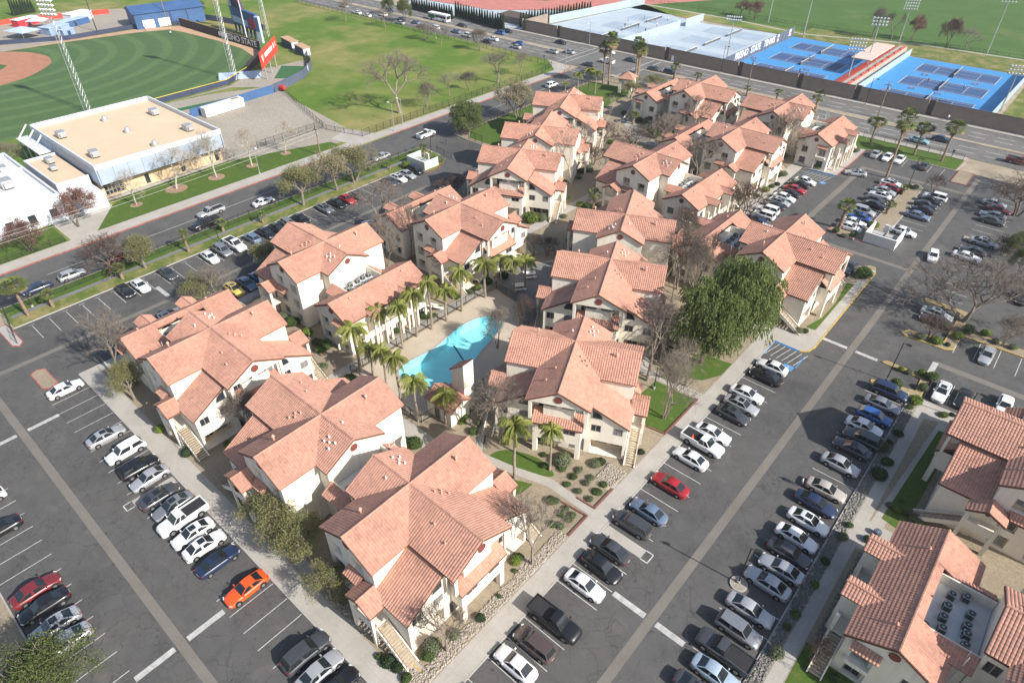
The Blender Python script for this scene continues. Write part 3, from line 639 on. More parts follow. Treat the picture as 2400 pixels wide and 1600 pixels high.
    MB().tube((-5.63, 0, 9.6), (-5.72, 0, 9.6), .5, .5, 20).build('medallion', 'medallion', root)
    for x, y in ((2.4, 1.2), (3.0, 1.6), (2.6, 1.9), (3.3, 2.3), (5.2, -1.5), (7.4, -2.2), (-2.6, -1.0), (-3.2, 1.3), (-3.7, 1.7), (-3.0, 1.9), (-4.2, 2.2), (-4.4, 1.4)):
        z = RZ-PITCH*min(abs(y), 99 if abs(x) < abs(y) else abs(y)); vent(mr, x, y, z, .09, .3, 'vent_white' if x < -2 else 'copper_vent')
    for x, y in ((-1.3, -5.4), (1.1, 5.6)): vent(mr, x, y, RZ-PITCH*abs(x), .14, .7)
    return root

def long_block(root, deck=True):
    """two-storey gabled range joined to the short end of the cross block by a flat service deck"""
    RX, RZ, HW, L = -11.3, 8.1, 4.05, 8.25; EZ = RZ-HW*PITCH; W2 = 3.75; GZ = RZ-W2*PITCH-.12
    wl = MB(); dk = MB(); wins = []
    for s in (-1, 1):
        o, u = ((RX-W2, -L+.3, 0), (1, 0, 0)) if s < 0 else ((RX+W2, L-.3, 0), (-1, 0, 0))
        A = (lambda a0, a1: (a0, a1)) if s < 0 else (lambda a0, a1: (7.5-a1, 7.5-a0))
        H = [(*A(.9, 2.5), z0, z1, .35) for z0, z1 in ((.5, 2.1), (3.2, 4.8))]+[(*A(5.1, 6.6), z0, z1, .5) for z0, z1 in ((.4, 2.1), (3.2, 4.7))]
        facade(wl, o, u, 7.5, GZ, H, top=[(0, GZ), (7.5, GZ), (3.75, RZ-.13)], backs=dk)
        for h in H: wins.append((o, u, h[0]+.1, h[1]-.1, h[2]+.1, h[3]-.08, h[4]-.06))
        MB().tube((RX, s*(L-.32), 6.75), (RX, s*(L-.22), 6.75), .5, .5, 20).build('medallion', 'medallion', root)
        bx = (RX-3.1, RX-1.0)
        wl.box(bx[0], bx[1], s*(L-.28), s*(L+.25), 2.6, 3.15)
        wl.box(bx[1]-.0, bx[1]+.25, s*(L-.28), s*(L+.25), 0, 5.1)
        yy = s*(L-.28); roof(root, [[(bx[0]-.1, yy, 5.75), (bx[1]+.35, yy, 5.75), (bx[1]+.35, yy+s*.75, 5.2), (bx[0]-.1, yy+s*.75, 5.2)]], 'canopy_roof', thick=.1)
    facade(wl, (RX+W2, -L+.3, 0), (0, 1, 0), 2*L-.6, GZ)
    # outer side: open gallery with pillars on two floors, two gabled stair porches
    xo = RX-W2; H = []
    for y0, y1 in ((-6.8, -5.6), (-2.4, -1.2), (1.2, 2.4), (5.6, 6.8)):
        for z0 in (.1, 3.0): H.append((L-.3-y1, L-.3-y0, z0, z0+2.1, .12)); wins.append(((xo, L-.3, 0), (0, -1, 0), L-.3-y1, L-.3-y0, z0, z0+2.1, .07))
    facade(wl, (xo, L-.3, 0), (0, -1, 0), 2*L-.6, GZ, H, backs=dk)
    wl.box(xo-1.5, xo-.02, -6.2, 6.2, 2.7, 2.92); wl.box(xo-1.5, xo-1.38, -6.2, 6.2, 2.92, 3.75)
    for y in (-6.1, -3.3, -1.1, 1.1, 3.3, 6.1): wl.box(xo-1.52, xo-1.2, y-.17, y+.17, 0, 5.3 if abs(y) > 1.5 else 2.7)
    for s in (-1, 1):
        yc = s*3.2; zr = 6.85; ze = zr-1.25*PITCH-.05; xt = RX-2.45; xf = RX-5.8
        roof(root, [[(xt, yc, zr), (xf, yc, zr), (xf, yc+t*1.3, ze), (RX-3.7, yc+t*1.3, ze)] for t in (-1, 1)], 'porch_roof', [((xt, yc, zr), (xf, yc, zr))], [((xf, yc, zr), (xf, yc+t*1.3, ze)) for t in (-1, 1)])
        wl.face([(xf+.25, yc+1.1, ze-.1), (xf+.25, yc-1.1, ze-.1), (xf+.25, yc, zr-.15)])
        wl.box(xf+.25, xf+.45, yc-1.12, yc-.8, 0, ze-.08); wl.box(xf+.25, xf+.45, yc+.8, yc+1.12, 0, ze-.08); wl.box(xf+.45, xo-.02, yc-1.12, yc-1.0, 0, ze-.1); wl.box(xf+.45, xo-.02, yc+1.0, yc+1.12, 2.9, ze-.1)
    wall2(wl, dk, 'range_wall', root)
    for i, (o, u, a0, a1, z0, z1, d) in enumerate(wins): window(root, o, u, a0, a1, z0, z1, d, 'glass_blind' if i % 4 == 1 else 'glass', 1)
    # stair from the gallery end
    m = MB(); tm = MB().box(-.6, .6, -.15, .15, -.05, 0).mesh('tread', 'wood_stair')
    for k in range(13): link('tread', tm, root, (xo-.75, -6.35-(k+.5)*.27, 2.8-(k+1)*.2))
    for xx in (xo-1.42, xo-.12): m.bar((xx, -6.3, 2.75), (xx, -10.0, 0.1), .12, .35)
    m.build('stringer', 'stucco', root)
    # roof; inner slope stops at the service deck
    d0, d1 = -3.5, 3.5; xi = RX+.75; zi = RZ-.75*PITCH
    polys = [[(RX, -L, RZ), (RX, L, RZ), (RX-HW, L, EZ), (RX-HW, -L, EZ)], [(RX, -L, RZ), (RX, d0, RZ), (RX+HW, d0, EZ), (RX+HW, -L, EZ)], [(RX, d1, RZ), (RX, L, RZ), (RX+HW, L, EZ), (RX+HW, d1, EZ)], [(RX, d0, RZ), (RX, d1, RZ), (xi, d1, zi), (xi, d0, zi)]]
    rk = [((RX, s*L, RZ), (RX+t*HW, s*L, EZ)) for s in (-1, 1) for t in (-1, 1)]+[((RX-HW, -L, EZ), (RX-HW, L, EZ))]
    mr = roof(root, polys, 'range_roof', [((RX, -L, RZ), (RX, L, RZ))], rk)
    for y in (-5.5, 4.9): vent(mr, RX-.9, y, RZ-.9*PITCH, .12, .3)
    service_deck(root, xi, -5.7, d0, d1)
def service_deck(root, x0, x1, y0, y1, z=6.0):
    f = MB().box(x0, x1, y0+.2, y1-.2, z-.2, z).build('service_deck', 'deck_white', root)
    p = MB(); p.box(x0-.1, x0, y0+.2, y1-.2, z, z+1.1)
    for ya, yb in ((y0, y0+.2), (y1-.2, y1)): p.box(x0, x1, ya, yb, 0, z+1.15)
    p.build('deck_parapet', 'stucco', root)
    for s, y in ((-1, y0), (1, y1)):
        roof(root, [[(x0-.2, y, z+1.2), (x1, y, z+1.2), (x1, y+s*1.5, z+.2), (x0-.2, y+s*1.5, z+.2)]], 'canopy_roof', thick=.1)
    m = MB()
    for yy in (y0-1.2, y0-.4):
        m.tube((x1-.9, yy, 3.0), (x1-.9, yy, z+2.0), .03, .03, 5)
    for k in range(9): m.tube((x1-.9, y0-1.2, 3.3+k*.45), (x1-.9, y0-.4, 3.3+k*.45), .025, .025, 5)
    m.build('service_ladder', 'white_metal', root)
    return f

A0 = cross_block(empty('apartment_building')); index_kids(A0)
L0 = long_block_root = empty('range_proto'); long_block(L0); index_kids(L0)
J0 = empty('link_proto'); service_deck(J0, -9.3, -5.7, -3.6, 3.6); index_kids(J0)
GA = 'red tiled apartment blocks round the courtyard'
UNITS = [  # x, y, heading, with two-storey range, with link deck, label
 (-36.7, 25.9, 0, 0, 0, 'three storey cream apartment block at the corner where the two lots meet'),
 (-51.9, 25.9, 180, 0, 1, 'apartment block sharing its roof deck with the corner block'),
 (-76.8, 26.0, 0, 1, 0, 'apartment block with roof deck behind it, beside the leaning bare multi-stem tree'),
 (-84.7, 50.2, 180, 1, 0, 'apartment block whose two storey range faces the swimming pool palms'),
 (-77.8, 74.7, 0, 1, 0, 'apartment block beyond the pool end with picnic tables below its front'),
 (-85.9, 100.9, -65, 0, 0, 'turned apartment block with open front stair facing the pool side'),
 (-91.4, 114.4, 115, 0, 1, 'turned apartment block wedged between two others beside the gated lawn'),
 (-100.3, 136.3, -65, 0, 0, 'turned apartment block nearest the street corner and the willowy tree'),
 (-63.6, 117.9, 180, 1, 0, 'apartment block with roof deck between the courtyard and the upper lot'),
 (-53.0, 90.6, 115, 0, 0, 'turned apartment block with tall bare trees at its side'),
 (-46.4, 76.4, -65, 0, 1, 'turned apartment block sharing a deck, facing the picnic yard'),
 (-38.0, 56.1, -65, 0, 0, 'turned apartment block with garden of low shrubs in front'),
 (-79.9, 167.0, 0, 1, 0, 'apartment block with roof deck near the palms at the street corner'),
 (-57.2, 143.0, 0, 1, 0, 'apartment block fronting the long row of cars in the upper lot'),
 (-56.0, 167.1, 180, 1, 0, 'apartment block with yellow-tipped stair beside the avenue'),
 (-29.5, 102.8, 0, 1, 0, 'apartment block beside the big green pepper tree and yellow kerb'),
 (13.4, 77.0, 180, 0, 0, 'apartment block right of the shaded lawn across the aisle'),
 (18.2, 51.1, 0, 1, 0, 'apartment block with sunlit white roof deck of condensers across the aisle'),
]
first = True
BUILDINGS = []
for x, y, h, rng, lnk, lab in UNITS:
    if first: o = A0; first = False
    else: o = copy_tree(A0)
    o.location = (x, y, K); o.rotation_euler.z = R(h)
    for src, on in ((L0, rng), (J0, lnk)):
        if on:
            for ch in KIDS[src.name]: copy_tree(ch, o)
    tag(o, lab, 'apartment building', GA); BUILDINGS.append(o)
def kill(o):
    for ch in list(o.children): kill(ch)
    bpy.data.objects.remove(o)
kill(L0); kill(J0)
# condensers on the decks
def make_ac():
    m = MB().box(-.42, .42, -.42, .42, 0, .85); r = m.build('condenser_unit', 'ac_metal')
    MB().tube((0, 0, .851), (0, 0, .88), .36, .36, 16).build('fan_grille', 'ac_dark', r); MB().tube((0, 0, .88), (0, 0, .93), .12, .12, 10).build('fan_hub', 'ac_metal', r)
    for q in ((.421, .435, -.34, .34), (-.435, -.421, -.34, .34), (-.34, .34, .421, .435), (-.34, .34, -.435, -.421)): MB().box(*q, .1, .76).build('coil_panel', 'ac_dark', r)
    index_kids(r); return r
DK = {u[5]: t for u, t in zip([u for u in UNITS if u[3] or u[4]], ('the block paired with the corner block', 'the block by the multi-stem bare tree', 'the block above the pool palms', 'the block above the picnic tables',
      'the block by the gated lawn', 'the block between courtyard and upper lot', 'the block facing the picnic yard', 'the block near the street corner palms', 'the block along the upper car row', 'the block beside the avenue', 'the block by the pepper tree', 'the block across the main aisle'))}
ac0 = make_ac(); acn = 0
for (x, y, h, rng, lnk, lab) in UNITS:
    if not (rng or lnk): continue
    spots = [(-7.0, -2.6), (-7.0, -1.4), (-7.0, -.2), (-7.0, 1.2), (-8.9, -2.2), (-8.9, -.9), (-8.9, .5), (-8.9, 2.0), (-7.9, 2.6), (-10.0, -2.8)] if rng else [(-7.5, -2.6), (-7.5, -1.3), (-7.5, 0.1), (-7.5, 1.4), (-7.5, 2.6)]
    for (u, v) in spots:
        o = ac0 if acn == 0 else copy_tree(ac0); acn += 1
        c, s = math.cos(R(h)), math.sin(R(h)); u += rnd.uniform(-.2, .2); v += rnd.uniform(-.15, .15)
        o.scale = (.82, .82, .85); o.location = (x+u*c-v*s, y+u*s+v*c, 6.0+K); o.rotation_euler.z = R(h)+rnd.uniform(-.15, .15)
        tag(o, 'grey condenser on the roof deck of '+DK[lab], 'air conditioner', 'condensers on the deck of '+DK[lab])
# ---------------------------------------------------------------- vehicles
PAINT = {'white': (.78, .78, .77), 'silver': (.45, .46, .47), 'grey': (.24, .25, .27), 'dark grey': (.055, .058, .065), 'black': (.012, .012, .014), 'navy': (.018, .03, .075),
         'blue': (.03, .10, .33), 'slate blue': (.13, .18, .26), 'pale blue': (.42, .52, .60), 'red': (.36, .02, .025), 'dark red': (.19, .022, .025), 'orange': (.80, .10, .015),
         'yellow': (.75, .55, .12), 'champagne': (.55, .49, .42), 'brown': (.085, .06, .055), 'teal': (.22, .42, .44)}
for k, c in PAINT.items():
    m, n, l, b = new_mat('paint_'+k.replace(' ', '_'))
    f1, _ = noise_pair(n, l, 1.6, 3); l.new(ramp(n, l, f1, [(.3, sh(c, .93)), (.7, sh(c, 1.05))]), b.inputs['Base Color'])
    b.inputs['Roughness'].default_value = .35; b.inputs['Metallic'].default_value = .35 if k in ('silver', 'grey', 'champagne', 'pale blue') else .05
    b.inputs['Coat Weight'].default_value = .8; b.inputs['Coat Roughness'].default_value = .06
M('tyre', (.018, .018, .018), .85); M('rim', (.38, .38, .39), .35, .1, metal=.6); M('headlight', (.6, .6, .6), .15, .05, spec=.6); M('taillight', (.35, .012, .012), .25, .1); M('car_glass', (.02, .026, .03), .05, .2, spec=.7)
M('bed_liner', (.03, .03, .032), .8); M('plastic', (.02, .02, .022), .6); M('bed_cover', (.45, .40, .33), .85)
SPEC = {  # length, half width, roof z, belt, wheel radius, greenhouse base rear/front, roof rear/front, deck heights
 'sedan': (4.85, .92, 1.45, .95, .33, -.375, .215, -.20, .055), 'coupe': (4.9, .95, 1.38, .93, .35, -.38, .19, -.20, .03), 'hatchback': (4.4, .90, 1.52, .97, .33, -.465, .235, -.33, .085),
 'suv': (4.75, .95, 1.72, 1.05, .37, -.475, .235, -.40, .095), 'wagon': (5.05, .97, 1.66, 1.02, .36, -.47, .215, -.385, .065), 'pickup': (5.85, 1.0, 1.86, 1.16, .41, -.045, .235, -.03, .115)}
def make_car(kind):
    L, hw, rz, belt, wr, gb, gf, rb, rf = SPEC[kind]
    root = empty('car' if kind != 'pickup' else 'pickup_truck')
    z0 = .24 if kind not in ('pickup', 'suv') else .34
    hood = belt-.06
    if kind == 'pickup': st = [(-.5, .86, belt-.12), (-.493, .95, belt-.02), (-.06, 1, belt-.02), (-.05, 1, belt), (.24, 1, belt), (.26, 1, belt-.0), (.40, .98, belt-.06), (.455, .93, belt-.12), (.485, .84, belt-.26), (.497, .72, belt-.4), (.5, .6, .65)]
    elif kind in ('suv', 'wagon', 'hatchback'): st = [(-.5, .70, .66), (-.494, .84, belt-.12), (-.475, .93, belt-.02), (-.44, .98, belt), (-.3, 1, belt+.02), (0, 1, belt), (.24, 1, belt-.02), (.36, .98, hood-.05), (.43, .93, hood-.13), (.47, .84, .74), (.492, .69, .62), (.5, .5, .5)]
    else: st = [(-.5, .52, .58), (-.494, .70, belt-.2), (-.472, .84, belt-.06), (-.43, .93, belt+.0), (-.36, .985, belt+.02), (-.15, 1, belt), (.12, 1, belt-.02), (.23, 1, belt-.03), (.34, .985, hood-.07), (.42, .92, hood-.16), (.465, .82, .66), (.49, .66, .56), (.5, .46, .46)]
    m = MB(); ring_n = None; prev = None
    for x, wf, zt in st:
        w = hw*wf; pts = [(0, zt+.02), (.55*w, zt+.005), (.86*w, zt-.05), (.97*w, zt-.16), (w, max(zt-.32, .45)), (w, .44), (.96*w, z0+.02), (.8*w, z0-.02)]
        full = [(x*L, y, z) for y, z in pts]+[(x*L, -y, z) for y, z in pts[:0:-1]]
        i = len(m.v); m.v += full; n_ = len(full)
        if prev is not None: m.f += [(prev+k, prev+(k+1) % n_, i+(k+1) % n_, i+k) for k in range(n_)]
        else: m.f.append(tuple(range(i, i+n_)))
        prev = i
    m.f.append(tuple(range(prev+n_-1, prev-1, -1)))
    # greenhouse
    bw, tw = hw*.90, hw*.70 if kind in ('sedan', 'coupe') else hw*.76
    if kind == 'coupe': tw = hw*.64
    B = [(gb*L, -bw*.9, belt-.02), (gb*L, bw*.9, belt-.02), (gf*L, bw*.88, belt-.05), (gf*L, -bw*.88, belt-.05)]
    mid = (rb+rf)/2*L; sag = .05
    Rr = [(rb*L, -tw*.92, rz-sag), (rb*L, tw*.92, rz-sag), (rf*L, tw*.95, rz-sag*.8), (rf*L, -tw*.95, rz-sag*.8)]
    i = len(m.v); m.v += B+Rr+[(mid, -tw, rz-.015), (mid, tw, rz-.015), (mid, 0, rz+.02), (rb*L, 0, rz-sag+.03), (rf*L, 0, rz-sag*.8+.03)]
    b0, b1, b2, b3, r0, r1, r2, r3, ml, mr_, mc, rc, fc = range(i, i+13)
    m.f += [(b0, r0, rc, r1, b1), (b2, r2, fc, r3, b3), (b1, r1, mr_, r2, b2), (b3, r3, ml, r0, b0), (r0, ml, mc, rc), (rc, mc, mr_, r1), (ml, r3, fc, mc), (mc, fc, r2, mr_)]
    if kind == 'pickup':           # open load bed
        pass
    bo = m.build('body', 'paint_white', root)
    me = bo.data; bm = bmesh.new(); bm.from_mesh(me); bmesh.ops.remove_doubles(bm, verts=bm.verts, dist=.0005); bmesh.ops.recalc_face_normals(bm, faces=bm.faces)
    for f in bm.faces: f.smooth = True
    for e in bm.edges:
        if e.calc_face_angle(0) > .6: e.smooth = False
    bm.to_mesh(me); bm.free()
    def quad(name, mat, pts, inset=.12, off=.018, par=None):
        P = [Vector(p) for p in pts]; c = sum(P, Vector())/len(P); n = (P[1]-P[0]).cross(P[2]-P[0]).normalized()
        if n.dot(c-Vector((mid, 0, .6))) < 0: n = -n; P = P[::-1]
        return MB().face([p.lerp(c, inset)+n*off for p in P]).build(name, mat, par or root)
    V = lambda p: Vector(p)
    quad('windscreen', 'car_glass', [B[2], B[3], Rr[3], Rr[2]], .10); quad('rear_window', 'car_glass', [B[1], B[0], Rr[0], Rr[1]], .14)
    for s in (0, 1):
        q0, q1, t1, t0 = (B[1], B[2], Rr[2], Rr[1]) if s == 0 else (B[0], B[3], Rr[3], Rr[0])
        q0, q1, t0, t1 = map(V, (q0, q1, t0, t1)); t0 = t0+Vector((0, 0, .0)); hm = .5
        ma, mb_ = q0.lerp(q1, hm-.02), t0.lerp(t1, hm-.02); mc_, md = q0.lerp(q1, hm+.02), t0.lerp(t1, hm+.02)
        quad('side_window', 'car_glass', [q0, ma, mb_, t0], .13, .03); quad('side_window', 'car_glass', [mc_, q1, t1, md], .13, .03)
    # wheels
    wt = MB().tube((0, -.11, 0), (0, .11, 0), wr, wr, 16).mesh('wheel', 'tyre'); rm = MB().tube((0, .085, 0), (0, .125, 0), wr*.62, wr*.58, 12).mesh('rim', 'rim')
    arch = MB().tube((0, -.1, 0), (0, 0, 0), wr+.06, wr+.06, 16).mesh('wheel_arch', 'plastic')
    for fx in (-.30, .305):
        for s in (-1, 1):
            wo = link('wheel', wt, root, (fx*L, s*(hw-.10), wr)); link('rim', rm, wo, None, 0 if s > 0 else math.pi)
            link('wheel_arch', arch, root, (fx*L, s*(hw+.004), wr+.02), 0 if s > 0 else math.pi)
    hz, tz = (.60, .74) if kind not in ('pickup', 'suv', 'wagon') else (.76, .90)
    for s in (-1, 1):
        MB().bar((.478*L, s*hw*.60, hz), (.445*L, s*hw*.88, hz+.04), .10, .11).build('headlight', 'headlight', root)
        MB().bar((-.487*L, s*hw*.52, tz), (-.462*L, s*hw*.86, tz+.02), .09, .12).build('taillight', 'taillight', root)
        MB().box(gf*L-.24, gf*L-.10, s*(hw*.93), s*(hw+.13), belt+.0, belt+.12).build('mirror', 'paint_white', root)
    MB().box(.48*L, .502*L, -hw*.42, hw*.42, .40, .52).build('grille', 'plastic', root)
    MB().box(-.503*L, -.49*L, -.22, .22, .52, .62).build('number_plate', 'headlight', root)
    if kind == 'pickup':
        m = MB(); m.box(-.475*L, -.06*L, -hw*.84, hw*.84, belt+.022, belt+.035).build('bed_liner', 'bed_liner', root)
        for a in ((-.5*L, -.05*L, hw*.84, hw*.98), (-.5*L, -.05*L, -hw*.98, -hw*.84), (-.5*L, -.478*L, -hw*.84, hw*.84)): MB().box(a[0], a[1], a[2], a[3], belt-.05, belt+.16).build('bed_wall', 'paint_white', root)
    index_kids(root); return root
PROTO = {}; used = set()
for k in SPEC: PROTO[k] = make_car(k)
def paint(o, colr):
    for ch in [o]+list(o.children):
        if ch.type == 'MESH' and ch.data.materials and ch.data.materials[0].name.startswith('paint_'):
            ch.material_slots[0].link = 'OBJECT'; ch.material_slots[0].material = MATS['paint_'+colr.replace(' ', '_')]
def place_car(x, y, h, kind, colr, label, group, far=False):
    p = PROTO[kind]
    c = copy_tree(p)
    c.location = (x, y, 0.012); c.rotation_euler.z = R(h)
    c.scale = (rnd.uniform(.96, 1.03), rnd.uniform(.98, 1.02), rnd.uniform(.97, 1.04))
    paint(c, colr); tag(c, label, 'pickup truck' if kind == 'pickup' else 'car', group)
    if kind == 'sedan' and rnd.random() < .3 and not far:
        MB().box(-.5, .25, -.38, .38, 1.462, 1.478).build('sunroof', 'car_glass', c)
    return c
